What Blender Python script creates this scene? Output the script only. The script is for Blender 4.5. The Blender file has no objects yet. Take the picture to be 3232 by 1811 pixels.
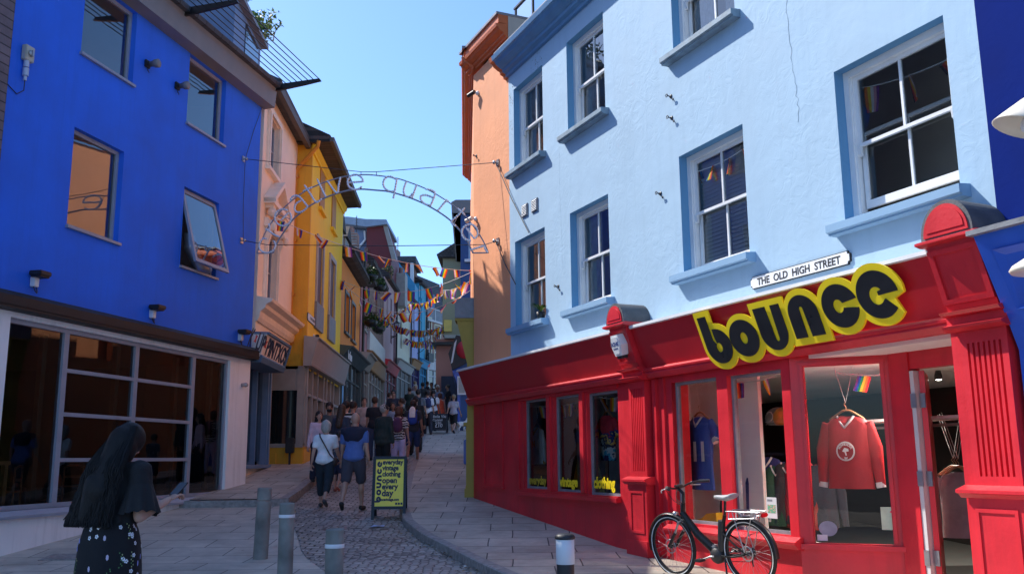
import bpy, bmesh, math, random
import numpy as np
from mathutils import Vector, Matrix
R=math.radians; PI=math.pi
random.seed(7)
SC=bpy.context.scene; COL=SC.collection
# ---------------------------------------------------------------- camera
FPX=2900.; PITCH=R(10.59); ROLL=R(-.53); EYE=1.5; KD=3232/2576.
def _rot(p,r):
    cp,sp=math.cos(p),math.sin(p); cr,sr=math.cos(r),math.sin(r)
    W=np.array([[1,0,0],[0,0,-1],[0,1,0]],float)
    return np.array([[cr,-sr,0],[sr,cr,0],[0,0,1]])@np.array([[1,0,0],[0,cp,sp],[0,-sp,cp]])@W
CM=_rot(PITCH,ROLL)
cam=bpy.data.cameras.new('camera'); co=bpy.data.objects.new('camera',cam); COL.objects.link(co)
cam.sensor_width=36; cam.lens=36*FPX/3232; cam.clip_end=3000; cam.clip_start=.05
m=Matrix([[CM[0][0],-CM[1][0],-CM[2][0],0],[CM[0][1],-CM[1][1],-CM[2][1],0],[CM[0][2],-CM[1][2],-CM[2][2],EYE],[0,0,0,1]])
co.matrix_world=m; SC.camera=co
# ---------------------------------------------------------------- world + sun
SUN_AZ=R(-57); SUN_EL=R(46.8)       # azimuth measured from +Y towards +X
w=bpy.data.worlds.new('World'); SC.world=w; w.use_nodes=True
nt=w.node_tree; bg=nt.nodes['Background']; sky=nt.nodes.new('ShaderNodeTexSky')
sky.sky_type='NISHITA'; sky.sun_disc=False; sky.sun_elevation=SUN_EL; sky.sun_rotation=SUN_AZ
sky.air_density=1.; sky.dust_density=.8; sky.ozone_density=10.
nt.links.new(sky.outputs[0],bg.inputs[0]); bg.inputs[1].default_value=.115
sl=bpy.data.lights.new('sun','SUN'); sl.energy=3.05; sl.angle=R(.5); sl.color=(1,.95,.87)
so=bpy.data.objects.new('sun',sl); COL.objects.link(so)
sd=Vector((math.sin(SUN_AZ)*math.cos(SUN_EL),math.cos(SUN_AZ)*math.cos(SUN_EL),math.sin(SUN_EL)))
so.rotation_euler=sd.to_track_quat('Z','Y').to_euler(); so.location=(-20,20,40)
SC.view_settings.view_transform='Standard'; SC.view_settings.look='None'; SC.view_settings.gamma=1
SC.cycles.diffuse_bounces=6; SC.view_settings.use_curve_mapping=False; SC.view_settings.exposure=1.24
# ---------------------------------------------------------------- picture ray -> point on a real plane
def ray(x,y): return CM.T@np.array([x*KD-1616,y*KD-905.5,FPX])
def atY(x,y,Y): d=ray(x,y); return Vector(np.array([0,0,EYE])+d*Y/d[1])
def crop(x0,y0,s): return lambda x,y:((x0+x/s)/KD,(y0+y/s)/KD)
cA=crop(800,650,2.404); cB=crop(750,0,1.603); c5=crop(1450,0,1.603); c6=crop(1450,900,1.584); c7=crop(2100,0,1.603); c8=crop(2100,800,1.4276); c4=crop(950,1100,2.405)
GP=[(-400,0),(6,0),(9,.06),(13,.2),(16.7,.57),(22,1.12),(28,1.6),(35,2.4),(45,3.4),(55,4.5),(70,6),(120,9),(900,60)]
def G(Y): return float(np.interp(Y,[a for a,b in GP],[b for a,b in GP]))
class Frame:
    """wall frame: x runs p0->p1, y is the outward normal, z up"""
    def __init__(s,p0,p1):
        s.p0=Vector((p0[0],p0[1],0)); d=Vector((p1[0]-p0[0],p1[1]-p0[1],0)); s.L=d.length; s.x=d.normalized(); s.n=Vector((-s.x.y,s.x.x,0)); s.rz=math.atan2(s.x.y,s.x.x)
    def at(s,px,py,off=0):
        d=Vector(ray(px,py)); o=Vector((0,0,EYE)); q=s.p0+s.n*off; t=(q-o).dot(s.n)/d.dot(s.n); h=o+d*t
        return (h-s.p0).dot(s.x),h.z
    def w(s,x,z,off=0): v=s.p0+s.x*x+s.n*off; return Vector((v.x,v.y,z))
# ---------------------------------------------------------------- tagging
def tag(o,label=None,cat=None,group=None,kind=None):
    if label: o['label']=label
    if cat: o['category']=cat
    if group: o['group']=group
    if kind: o['kind']=kind
    return o
def empty(name,loc,rz=0,label=None,cat=None,group=None):
    o=bpy.data.objects.new(name,None); COL.objects.link(o); o.location=loc; o.rotation_euler=(0,0,rz); o.empty_display_size=.2
    return tag(o,label,cat,group)
def fempty(name,fr,x=0,z=0,off=0,label=None,cat=None,group=None): return empty(name,fr.w(x,z,off),fr.rz,label,cat,group)
def copy_tree(o,parent=None):
    c=o.copy(); COL.objects.link(c); c.parent=parent
    for ch in list(o.children): copy_tree(ch,c)
    return c
# ---------------------------------------------------------------- mesh builder
def icos(sub=2):
    bm=bmesh.new(); bmesh.ops.create_icosphere(bm,subdivisions=sub,radius=1); v=[tuple(x.co) for x in bm.verts]; f=[[y.index for y in x.verts] for x in bm.faces]; bm.free(); return v,f
ICO={k:icos(k) for k in (1,2,3)}
class MB:
    def __init__(s): s.v=[]; s.f=[]; s.m=[]; s.sm=[]
    def add(s,vs,fs,m=0,smooth=False):
        b=len(s.v); s.v+= [tuple(v) for v in vs]
        for f in fs: s.f.append([b+i for i in f]); s.m.append(m); s.sm.append(smooth)
        return s
    def box(s,x0,x1,y0,y1,z0,z1,m=0):
        if x0>x1:x0,x1=x1,x0
        if y0>y1:y0,y1=y1,y0
        if z0>z1:z0,z1=z1,z0
        return s.add([(x0,y0,z0),(x1,y0,z0),(x1,y1,z0),(x0,y1,z0),(x0,y0,z1),(x1,y0,z1),(x1,y1,z1),(x0,y1,z1)],[(0,3,2,1),(4,5,6,7),(0,1,5,4),(1,2,6,5),(2,3,7,6),(3,0,4,7)],m)
    def bbox(s,x0,x1,y0,y1,z0,z1,r=.01,m=0):
        """box with chamfered edges"""
        bm=bmesh.new(); bmesh.ops.create_cube(bm,size=1)
        for v in bm.verts: v.co=Vector(((x0+x1)/2+v.co.x*(x1-x0),(y0+y1)/2+v.co.y*(y1-y0),(z0+z1)/2+v.co.z*(z1-z0)))
        bmesh.ops.bevel(bm,geom=bm.edges[:],offset=r,segments=2,affect='EDGES'); bm.normal_update()
        return s.bm(bm,m)
    def bm(s,bm,m=0,smooth=False):
        bm.verts.index_update(); s.add([v.co[:] for v in bm.verts],[[v.index for v in f.verts] for f in bm.faces],m,smooth); bm.free(); return s
    def quad(s,a,b,c,d,m=0): return s.add([a,b,c,d],[(0,1,2,3)],m)
    def prof_x(s,prof,x0,x1,m=0,smooth=False):
        """closed (y,z) outline swept along x"""
        n=len(prof); vs=[(x0,y,z) for y,z in prof]+[(x1,y,z) for y,z in prof]
        fs=[(i,(i+1)%n,n+(i+1)%n,n+i) for i in range(n)]
        s.add(vs,fs,m,smooth); s.add(vs,[tuple(range(n))[::-1],tuple(range(n,2*n))],m); return s
    def prof_y(s,prof,y0,y1,m=0,shear=None,smooth=False):
        """closed (x,z) outline swept along y; shear(z)->y shift"""
        n=len(prof); sh=shear or (lambda z:0)
        vs=[(x,y0+sh(z),z) for x,z in prof]+[(x,y1+sh(z),z) for x,z in prof]
        fs=[(i,(i+1)%n,n+(i+1)%n,n+i) for i in range(n)]
        s.add(vs,fs,m,smooth); s.add(vs,[tuple(range(n)),tuple(range(n,2*n))[::-1]],m); return s
    def prof_z(s,prof,z0,z1,m=0):
        n=len(prof); vs=[(x,y,z0) for x,y in prof]+[(x,y,z1) for x,y in prof]
        s.add(vs,[(i,(i+1)%n,n+(i+1)%n,n+i) for i in range(n)]+[tuple(range(n))[::-1],tuple(range(n,2*n))],m); return s
    def tube(s,pts,r,seg=8,m=0,caps=True,closed=False):
        pts=[Vector(p) for p in pts]; n=len(pts); rs=r if isinstance(r,(list,tuple)) else [r]*n
        vs=[]; up=None
        for i,p in enumerate(pts):
            if closed: t=(pts[(i+1)%n]-pts[i-1])
            else: t=(pts[min(i+1,n-1)]-pts[max(i-1,0)])
            if t.length<1e-9: t=Vector((0,0,1))
            t.normalize()
            if up is None:
                up=Vector((0,0,1)) if abs(t.z)<.9 else Vector((1,0,0))
            a=t.cross(up); 
            if a.length<1e-6: a=t.orthogonal()
            a.normalize(); b=a.cross(t).normalized(); up=b
            for k in range(seg):
                c,sn=math.cos(2*PI*k/seg),math.sin(2*PI*k/seg); vs.append(p+a*(c*rs[i])+b*(sn*rs[i]))
        fs=[]
        for i in range(n if closed else n-1):
            j=(i+1)%n
            for k in range(seg):
                k2=(k+1)%seg; fs.append((i*seg+k,i*seg+k2,j*seg+k2,j*seg+k))
        s.add(vs,fs,m,True)
        if caps and not closed: s.add(vs[:seg],[tuple(range(seg))[::-1]],m); s.add(vs[-seg:],[tuple(range(seg))],m)
        return s
    def cyl(s,p0,p1,r,seg=12,m=0,r1=None): return s.tube([p0,p1],[r,r if r1 is None else r1],seg,m)
    def lathe(s,prof,c=(0,0,0),seg=24,m=0,axis='z',smooth=True):
        """(r,h) profile round an axis through c"""
        vs=[]
        for r,h in prof:
            for k in range(seg):
                a=2*PI*k/seg; u,v=r*math.cos(a),r*math.sin(a)
                p={'z':(u,v,h),'y':(u,h,v),'x':(h,u,v)}[axis]; vs.append((c[0]+p[0],c[1]+p[1],c[2]+p[2]))
        fs=[]
        for i in range(len(prof)-1):
            for k in range(seg):
                k2=(k+1)%seg; f=(i*seg+k,i*seg+k2,(i+1)*seg+k2,(i+1)*seg+k); fs.append(f if axis!='y' else f[::-1])
        return s.add(vs,fs,m,smooth)
    def ell(s,c,r,sub=2,m=0,rot=None):
        if not isinstance(r,(tuple,list)): r=(r,r,r)
        v,f=ICO[sub]; q=rot or Matrix.Identity(3)
        return s.add([Vector(c)+q@Vector((a*r[0],b*r[1],d*r[2])) for a,b,d in v],f,m,True)
    def cap(s,p0,r0,p1,r1,m=0):
        p0=Vector(p0);p1=Vector(p1); s.ell(p0,r0*.995,2,m); s.ell(p1,r1*.995,2,m); s.tube([p0,p1],[r0,r1],12,m,True); return s
    def build(s,name,mats,parent=None,loc=None,rz=0):
        me=bpy.data.meshes.new(name); me.from_pydata(s.v,[],s.f)
        for mt in (mats if isinstance(mats,(list,tuple)) else [mats]): me.materials.append(mt)
        me.polygons.foreach_set('material_index',s.m); me.polygons.foreach_set('use_smooth',s.sm); me.update()
        o=bpy.data.objects.new(name,me); COL.objects.link(o)
        if parent: o.parent=parent
        if loc is not None: o.location=loc; o.rotation_euler=(0,0,rz)
        return o
def fix_normals(o):
    bm=bmesh.new(); bm.from_mesh(o.data); bmesh.ops.remove_doubles(bm,verts=bm.verts[:],dist=1e-5); bmesh.ops.recalc_face_normals(bm,faces=bm.faces[:]); bm.to_mesh(o.data); bm.free(); return o
def remesh(mb,vox,smooth_it=3,fac=.5):
    """voxel union of the builder's primitives -> (verts, faces)"""
    me=bpy.data.meshes.new('tmp'); me.from_pydata(mb.v,[],mb.f); o=bpy.data.objects.new('tmp',me); COL.objects.link(o)
    md=o.modifiers.new('r','REMESH'); md.mode='VOXEL'; md.voxel_size=vox
    if smooth_it: sm=o.modifiers.new('s','SMOOTH'); sm.iterations=smooth_it; sm.factor=fac
    dg=bpy.context.evaluated_depsgraph_get(); e=o.evaluated_get(dg); em=e.to_mesh()
    v=[tuple(x.co) for x in em.vertices]; f=[list(p.vertices) for p in em.polygons]; e.to_mesh_clear()
    bpy.data.objects.remove(o); bpy.data.meshes.remove(me); return v,f
_tc={}
def text_geo(s,size=1,extrude=.0,bold=0,align='LEFT'):
    k=(s,size,extrude,bold,align)
    if k in _tc: return _tc[k]
    c=bpy.data.curves.new('t','FONT'); c.body=s; c.size=size; c.extrude=extrude; c.offset=bold; c.align_x=align; c.resolution_u=3; c.fill_mode='BOTH' if extrude else 'FRONT'
    o=bpy.data.objects.new('t',c); COL.objects.link(o); dg=bpy.context.evaluated_depsgraph_get(); e=o.evaluated_get(dg); me=e.to_mesh()
    v=[tuple(x.co) for x in me.vertices]; f=[list(p.vertices) for p in me.polygons]; e.to_mesh_clear(); bpy.data.objects.remove(o); bpy.data.curves.remove(c)
    _tc[k]=(v,f); return v,f
def wall_text(mb,s,x,y,z,size,m=0,bold=0,ext=.004,align='LEFT',sx=1,fn=None):
    """text read by someone facing the wall; starts at x and runs towards -x"""
    v,f=text_geo(s,size,ext,bold,align)
    vs=[(x-a*sx,y+c,z+b) for a,b,c in v]
    if fn: vs=[fn(*p) for p in vs]
    return mb.add(vs,f,m)
# ---------------------------------------------------------------- materials
def srgb(*c): return tuple(((x/255)/12.92 if x/255<=.04045 else ((x/255+.055)/1.055)**2.4) for x in c)
def newmat(name):
    m=bpy.data.materials.new(name); m.use_nodes=True; n=m.node_tree; return m,n,n.nodes['Principled BSDF']
def paint(name,col,rough=.6,var=.12,scale=3.,bump=.3,bscale=40.,metal=0,dirt=None,coat=0,streak=0,spec=.5):
    """painted or plain surface with procedural variation of colour, gloss and relief"""
    m,n,b=newmat(name); L=n.links.new; tc=n.nodes.new('ShaderNodeTexCoord')
    nz=n.nodes.new('ShaderNodeTexNoise'); nz.inputs['Scale'].default_value=scale; nz.inputs['Detail'].default_value=6; L(tc.outputs['Object'],nz.inputs['Vector'])
    cr=n.nodes.new('ShaderNodeValToRGB'); lo=[max(0,c*(1-var)) for c in col]; hi=[min(1,c*(1+var)) for c in col]
    cr.color_ramp.elements[0].position=.3; cr.color_ramp.elements[1].position=.7
    cr.color_ramp.elements[0].color=(*lo,1); cr.color_ramp.elements[1].color=(*hi,1); L(nz.outputs[0],cr.inputs[0]); out=cr.outputs[0]
    if dirt or streak:
        mp=n.nodes.new('ShaderNodeMapping'); mp.inputs['Scale'].default_value=(5,5,.35) if streak else (1,1,1); L(tc.outputs['Object'],mp.inputs[0])
        n2=n.nodes.new('ShaderNodeTexNoise'); n2.inputs['Scale'].default_value=1.3; n2.inputs['Detail'].default_value=8; n2.inputs['Roughness'].default_value=.65; L(mp.outputs[0],n2.inputs['Vector'])
        r2=n.nodes.new('ShaderNodeValToRGB'); r2.color_ramp.elements[0].position=.5; r2.color_ramp.elements[1].position=.8; r2.color_ramp.elements[1].color=(.5,.5,.5,1); L(n2.outputs[0],r2.inputs[0])
        mx=n.nodes.new('ShaderNodeMixRGB'); L(r2.outputs[0],mx.inputs[0]); L(out,mx.inputs[1]); dc=dirt or [c*.6 for c in col]; mx.inputs[2].default_value=(*dc,1); out=mx.outputs[0]
    L(out,b.inputs['Base Color']); b.inputs['Metallic'].default_value=metal; b.inputs['Coat Weight'].default_value=coat; b.inputs['Specular IOR Level'].default_value=spec
    mr=n.nodes.new('ShaderNodeMapRange'); mr.inputs[3].default_value=max(.03,rough-.12); mr.inputs[4].default_value=min(1,rough+.12); L(nz.outputs[0],mr.inputs[0]); L(mr.outputs[0],b.inputs['Roughness'])
    if bump:
        nb=n.nodes.new('ShaderNodeTexNoise'); nb.inputs['Scale'].default_value=bscale; nb.inputs['Detail'].default_value=5; L(tc.outputs['Object'],nb.inputs['Vector'])
        bp=n.nodes.new('ShaderNodeBump'); bp.inputs['Strength'].default_value=bump; bp.inputs['Distance'].default_value=.01; L(nb.outputs[0],bp.inputs['Height']); L(bp.outputs[0],b.inputs['Normal'])
    return m
def stucco(name,col,var=.08,strength=.6,dirt=None,rough=.75):
    """trowelled, painted render: broad swells, trowel ridges, fine grain, stains"""
    m=paint(name,col,rough,var,1.1,0,dirt=dirt,streak=1 if dirt else 0); n=m.node_tree; L=n.links.new; b=n.nodes['Principled BSDF']; tc=[x for x in n.nodes if x.type=='TEX_COORD'][0]
    def nz(s,d,dist=0,rg=.5):
        x=n.nodes.new('ShaderNodeTexNoise'); x.inputs['Scale'].default_value=s; x.inputs['Detail'].default_value=d; x.inputs['Distortion'].default_value=dist; x.inputs['Roughness'].default_value=rg; L(tc.outputs['Object'],x.inputs['Vector']); return x
    a=nz(1.4,3,.6); c=nz(5,4,2.2,.45); d=nz(60,3)
    r=n.nodes.new('ShaderNodeValToRGB'); r.color_ramp.elements[0].position=.46; r.color_ramp.elements[1].position=.54; L(c.outputs[0],r.inputs[0])
    def mul(o,k): x=n.nodes.new('ShaderNodeMath'); x.operation='MULTIPLY'; L(o,x.inputs[0]); x.inputs[1].default_value=k; return x.outputs[0]
    def add(p,q): x=n.nodes.new('ShaderNodeMath'); x.operation='ADD'; L(p,x.inputs[0]); L(q,x.inputs[1]); return x.outputs[0]
    e=nz(.55,3); re=n.nodes.new('ShaderNodeMapRange'); re.inputs[1].default_value=.42; re.inputs[2].default_value=.62; re.inputs[3].default_value=.15; L(e.outputs[0],re.inputs[0]); mm=n.nodes.new('ShaderNodeMath'); mm.operation='MULTIPLY'; L(mul(r.outputs[0],.13),mm.inputs[0]); L(re.outputs[0],mm.inputs[1]); m2=n.nodes.new('ShaderNodeMath'); m2.operation='MULTIPLY'; L(mul(c.outputs[0],.4),m2.inputs[0]); L(re.outputs[0],m2.inputs[1])
    h=add(add(mul(a.outputs[0],1.6),mm.outputs[0]),add(m2.outputs[0],mul(d.outputs[0],.10)))
    bp=n.nodes.new('ShaderNodeBump'); bp.inputs['Strength'].default_value=strength; bp.inputs['Distance'].default_value=.03; L(h,bp.inputs['Height']); L(bp.outputs[0],b.inputs['Normal'])
    return m
def brick(name,c1,c2,mortar,w=.22,h=.075,rough=.85,mort=.012,bump=.5,plane='xz',offs=.5,var=.5,distort=0,squash=None,msmooth=.1):
    m,n,b=newmat(name); L=n.links.new; tc=n.nodes.new('ShaderNodeTexCoord'); sp=n.nodes.new('ShaderNodeSeparateXYZ'); cb=n.nodes.new('ShaderNodeCombineXYZ')
    L(tc.outputs['Object'],sp.inputs[0]); L(sp.outputs[0 if plane[0]=='x' else 1],cb.inputs[0]); L(sp.outputs[{'x':0,'y':1,'z':2}[plane[1]]],cb.inputs[1]); vec=cb.outputs[0]
    if distort:
        nd=n.nodes.new('ShaderNodeTexNoise'); nd.inputs['Scale'].default_value=.7; L(vec,nd.inputs['Vector']); ml=n.nodes.new('ShaderNodeVectorMath'); ml.operation='SCALE'; ml.inputs['Scale'].default_value=distort; L(nd.outputs['Color'],ml.inputs[0])
        ad=n.nodes.new('ShaderNodeVectorMath'); ad.operation='ADD'; L(vec,ad.inputs[0]); L(ml.outputs[0],ad.inputs[1]); vec=ad.outputs[0]
    t=n.nodes.new('ShaderNodeTexBrick'); t.offset=offs; t.inputs['Scale'].default_value=1; t.inputs['Brick Width'].default_value=w; t.inputs['Row Height'].default_value=h; t.inputs['Mortar Size'].default_value=mort; t.inputs['Mortar Smooth'].default_value=msmooth
    t.inputs['Color1'].default_value=(*c1,1); t.inputs['Color2'].default_value=(*c2,1); t.inputs['Mortar'].default_value=(*mortar,1); L(vec,t.inputs['Vector'])
    nz=n.nodes.new('ShaderNodeTexNoise'); nz.inputs['Scale'].default_value=2.3; nz.inputs['Detail'].default_value=8; nz.inputs['Roughness'].default_value=.7; L(tc.outputs['Object'],nz.inputs['Vector'])
    mr=n.nodes.new('ShaderNodeMapRange'); mr.inputs[1].default_value=.25; mr.inputs[2].default_value=.75; mr.inputs[3].default_value=1-var; mr.inputs[4].default_value=1+var; L(nz.outputs[0],mr.inputs[0])
    mx=n.nodes.new('ShaderNodeMixRGB'); mx.blend_type='MULTIPLY'; mx.inputs[0].default_value=1; L(t.outputs[0],mx.inputs[1]); L(mr.outputs[0],mx.inputs[2]); cur=mx.outputs[0]
    if plane=='xy':
        vs=n.nodes.new('ShaderNodeTexVoronoi'); vs.inputs['Scale'].default_value=3.2; L(tc.outputs['Object'],vs.inputs['Vector']); lt=n.nodes.new('ShaderNodeMapRange'); lt.inputs[1].default_value=.05; lt.inputs[2].default_value=.09; lt.inputs[3].default_value=.62; lt.inputs[4].default_value=1; L(vs.outputs['Distance'],lt.inputs[0])
        n5=n.nodes.new('ShaderNodeTexNoise'); n5.inputs['Scale'].default_value=.45; n5.inputs['Detail'].default_value=7; n5.inputs['Roughness'].default_value=.7; L(tc.outputs['Object'],n5.inputs['Vector']); l5=n.nodes.new('ShaderNodeMapRange'); l5.inputs[1].default_value=.35; l5.inputs[2].default_value=.65; l5.inputs[3].default_value=.72; l5.inputs[4].default_value=1.12; L(n5.outputs[0],l5.inputs[0])
        for o_ in (lt.outputs[0],l5.outputs[0]): mz=n.nodes.new('ShaderNodeMixRGB'); mz.blend_type='MULTIPLY'; mz.inputs[0].default_value=1; L(cur,mz.inputs[1]); L(o_,mz.inputs[2]); cur=mz.outputs[0]
    L(cur,b.inputs['Base Color'])
    b.inputs['Roughness'].default_value=rough
    n3=n.nodes.new('ShaderNodeTexNoise'); n3.inputs['Scale'].default_value=30; n3.inputs['Detail'].default_value=4; L(tc.outputs['Object'],n3.inputs['Vector'])
    ms=n.nodes.new('ShaderNodeMath'); ms.operation='MULTIPLY_ADD'; L(t.outputs['Fac'],ms.inputs[0]); ms.inputs[1].default_value=-1; L(n3.outputs[0],ms.inputs[2])
    bp=n.nodes.new('ShaderNodeBump'); bp.inputs['Strength'].default_value=bump; bp.inputs['Distance'].default_value=.012; L(ms.outputs[0],bp.inputs['Height']); L(bp.outputs[0],b.inputs['Normal'])
    return m
def cobble(name,c1,c2,scale=9):
    m,n,b=newmat(name); L=n.links.new; tc=n.nodes.new('ShaderNodeTexCoord')
    vo=n.nodes.new('ShaderNodeTexVoronoi'); vo.inputs['Scale'].default_value=scale; vo.inputs['Randomness'].default_value=.55; L(tc.outputs['Object'],vo.inputs['Vector'])
    ve=n.nodes.new('ShaderNodeTexVoronoi'); ve.feature='DISTANCE_TO_EDGE'; ve.inputs['Scale'].default_value=scale; ve.inputs['Randomness'].default_value=.55; L(tc.outputs['Object'],ve.inputs['Vector'])
    sp=n.nodes.new('ShaderNodeSeparateColor'); L(vo.outputs['Color'],sp.inputs[0])
    mx=n.nodes.new('ShaderNodeMixRGB'); L(sp.outputs[0],mx.inputs[0]); mx.inputs[1].default_value=(*c1,1); mx.inputs[2].default_value=(*c2,1)
    r=n.nodes.new('ShaderNodeValToRGB'); r.color_ramp.elements[0].position=.02; r.color_ramp.elements[0].color=(.25,.23,.22,1); r.color_ramp.elements[1].position=.12; L(ve.outputs['Distance'],r.inputs[0])
    m2=n.nodes.new('ShaderNodeMixRGB'); m2.blend_type='MULTIPLY'; m2.inputs[0].default_value=1; L(mx.outputs[0],m2.inputs[1]); L(r.outputs[0],m2.inputs[2])
    nz=n.nodes.new('ShaderNodeTexNoise'); nz.inputs['Scale'].default_value=.8; nz.inputs['Detail'].default_value=6; L(tc.outputs['Object'],nz.inputs['Vector'])
    mr=n.nodes.new('ShaderNodeMapRange'); mr.inputs[1].default_value=.3; mr.inputs[2].default_value=.7; mr.inputs[3].default_value=.75; mr.inputs[4].default_value=1.25; L(nz.outputs[0],mr.inputs[0])
    m3=n.nodes.new('ShaderNodeMixRGB'); m3.blend_type='MULTIPLY'; m3.inputs[0].default_value=1; L(m2.outputs[0],m3.inputs[1]); L(mr.outputs[0],m3.inputs[2]); L(m3.outputs[0],b.inputs['Base Color']); b.inputs['Roughness'].default_value=.6
    sm=n.nodes.new('ShaderNodeMath'); sm.operation='MINIMUM'; L(ve.outputs['Distance'],sm.inputs[0]); sm.inputs[1].default_value=.25
    bp=n.nodes.new('ShaderNodeBump'); bp.inputs['Strength'].default_value=.9; bp.inputs['Distance'].default_value=.06; L(sm.outputs[0],bp.inputs['Height']); L(bp.outputs[0],b.inputs['Normal'])
    return m
def glass(name,tint=(.92,.95,.95),refl=1.,rough=.0,wave=.02,ior=1.5):
    """window pane: fresnel mirror over clear glass, very slightly uneven"""
    m=bpy.data.materials.new(name); m.use_nodes=True; n=m.node_tree; n.nodes.clear(); L=n.links.new
    o=n.nodes.new('ShaderNodeOutputMaterial'); mx=n.nodes.new('ShaderNodeMixShader'); t=n.nodes.new('ShaderNodeBsdfTransparent'); t.inputs[0].default_value=(*tint,1)
    g=n.nodes.new('ShaderNodeBsdfGlossy'); g.inputs['Roughness'].default_value=rough; f=n.nodes.new('ShaderNodeFresnel'); f.inputs[0].default_value=ior
    ml=n.nodes.new('ShaderNodeMath'); ml.operation='MULTIPLY'; ml.inputs[1].default_value=refl; ml.use_clamp=True; L(f.outputs[0],ml.inputs[0]); L(ml.outputs[0],mx.inputs[0]); L(t.outputs[0],mx.inputs[1]); L(g.outputs[0],mx.inputs[2]); L(mx.outputs[0],o.inputs[0])
    tc=n.nodes.new('ShaderNodeTexCoord'); nz=n.nodes.new('ShaderNodeTexNoise'); nz.inputs['Scale'].default_value=1.2; L(tc.outputs['Object'],nz.inputs['Vector']); bp=n.nodes.new('ShaderNodeBump'); bp.inputs['Strength'].default_value=wave*5; bp.inputs['Distance'].default_value=.02; L(nz.outputs[0],bp.inputs['Height']); L(bp.outputs[0],g.inputs['Normal']); 
    return m
def emis(name,col,s):
    m,n,b=newmat(name); b.inputs['Emission Color'].default_value=(*col,1); b.inputs['Emission Strength'].default_value=s; b.inputs['Base Color'].default_value=(*col,1); return m
# ================================================================ palette
M={}
M['blueL']=stucco('royal_blue_render',(.020,.155,.80),.12,.10,dirt=(.016,.12,.62),rough=.8)
M['whiteR']=stucco('white_render',(.88,.86,.84),.05,.25,dirt=(.45,.43,.40))
M['lblue']=stucco('light_blue_render',(.33,.49,.64),.05,.20,dirt=(.26,.40,.53))
M['orangeR']=stucco('orange_render',(.80,.33,.155),.06,.3,dirt=(.62,.25,.12))
M['orangeT']=paint('orange_cornice_paint',(.55,.13,.035),.5,.1,4,.2)
M['blueT']=paint('mid_blue_trim',(.09,.23,.42),.5,.1,4,.2)
M['leadsill']=paint('weathered_blue_sill',(.20,.29,.37),.6,.25,7,.3,dirt=(.25,.28,.3))
M['navy']=stucco('navy_render',(.003,.016,.15),.15,.12,rough=.95); M['navy'].node_tree.nodes['Principled BSDF'].inputs['Specular IOR Level'].default_value=.08
M['blueshop']=paint('blue_shop_gloss',(.02,.09,.50),.35,.08,3,.1,coat=.3)
M['red']=paint('red_gloss_paint',(.62,.018,.030),.42,.20,1.6,.25,25,coat=.10,dirt=(.36,.012,.018),streak=1)
M['redfascia']=paint('dark_red_fascia',(.46,.010,.018),.38,.10,2,.10,18,coat=.08)
M['leadd']=paint('dark_lead',(.085,.09,.10),.6,.25,6,.3,dirt=(.17,.17,.17))
M['lead']=paint('grey_lead',(.20,.21,.23),.5,.2,6,.3,dirt=(.3,.3,.3))
M['white']=paint('white_paint',(.74,.75,.76),.4,.05,4,.1)
M['greyframe']=paint('grey_metal_frame',(.31,.33,.38),.4,.08,4,.05)
M['greysoff']=paint('grey_fascia_metal',(.21,.20,.20),.6,.08,3,.05)
M['darkband']=paint('dark_bronze_band',(.03,.028,.028),.5,.2,3,.03,spec=.25)
M['black']=paint('black_metal',(.012,.012,.014),.38,.2,6,.05)
M['blackpl']=paint('black_plastic',(.02,.02,.022),.5,.2,8,.1)
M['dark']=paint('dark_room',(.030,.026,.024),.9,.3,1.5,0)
M['roomm']=paint('dim_room',(.82,.78,.70),.9,.1,1.5,0)
M['room']=paint('pale_shop_wall',(.82,.80,.78),.9,.05,1.5,0)
M['wood']=paint('varnished_timber',(.34,.18,.08),.5,.25,9,.15)
M['cladding']=brick('grey_timber_boards',(.16,.12,.13),(.20,.15,.16),(.05,.04,.04),3.1,.14,.8,.01,.5,var=.25)
M['peach']=stucco('peach_render',(.93,.76,.58),.06,.3,dirt=(.8,.58,.48))
M['peachT']=paint('peach_trim',(.92,.77,.60),.6,.08,5,.2)
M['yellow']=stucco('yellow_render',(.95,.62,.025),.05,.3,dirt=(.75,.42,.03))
M['ochre']=stucco('ochre_shade_render',(.78,.40,.03),.08,.3,dirt=(.5,.27,.05))
M['greyshop']=paint('warm_grey_shop_paint',(.36,.32,.28),.5,.1,3,.15,dirt=(.42,.38,.34))
M['greystone']=paint('grey_window_surround',(.42,.40,.36),.7,.1,5,.2)
M['orangeS']=stucco('orange_house_render',(.86,.26,.035),.06,.3)
M['teald']=paint('dark_green_shop_paint',(.055,.075,.075),.45,.1,3,.1)
M['mauve']=stucco('mauve_render',(.42,.17,.19),.08,.3)
M['brickd']=brick('red_brown_brick',(.27,.115,.075),(.18,.075,.05),(.25,.22,.19),.22,.075)
M['brickr']=brick('orange_brick',(.42,.17,.11),(.33,.13,.085),(.35,.30,.27),.22,.075)
M['tile']=brick('brown_roof_tiles',(.085,.062,.055),(.055,.043,.04),(.02,.018,.018),.2,.12,.8,.015,.9,var=.4)
M['slate']=brick('grey_slates',(.085,.09,.10),(.06,.065,.075),(.03,.03,.03),.3,.16,.7,.01,.6,var=.3)
M['redpan']=paint('dark_red_gable_panel',(.17,.022,.025),.6,.1,3,.1)
M['bluegrey']=paint('blue_grey_cladding',(.15,.22,.36),.6,.1,3,.1)
M['cyan']=stucco('cyan_render',(.08,.40,.55),.06,.2)
M['cyanroof']=paint('cyan_gable_paint',(.055,.32,.52),.6,.08,3,.1)
M['pink']=stucco('pale_pink_render',(.62,.44,.44),.06,.2)
M['cream']=stucco('cream_render',(.70,.66,.47),.06,.2)
M['lav']=stucco('lavender_render',(.46,.48,.72),.06,.2)
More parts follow.
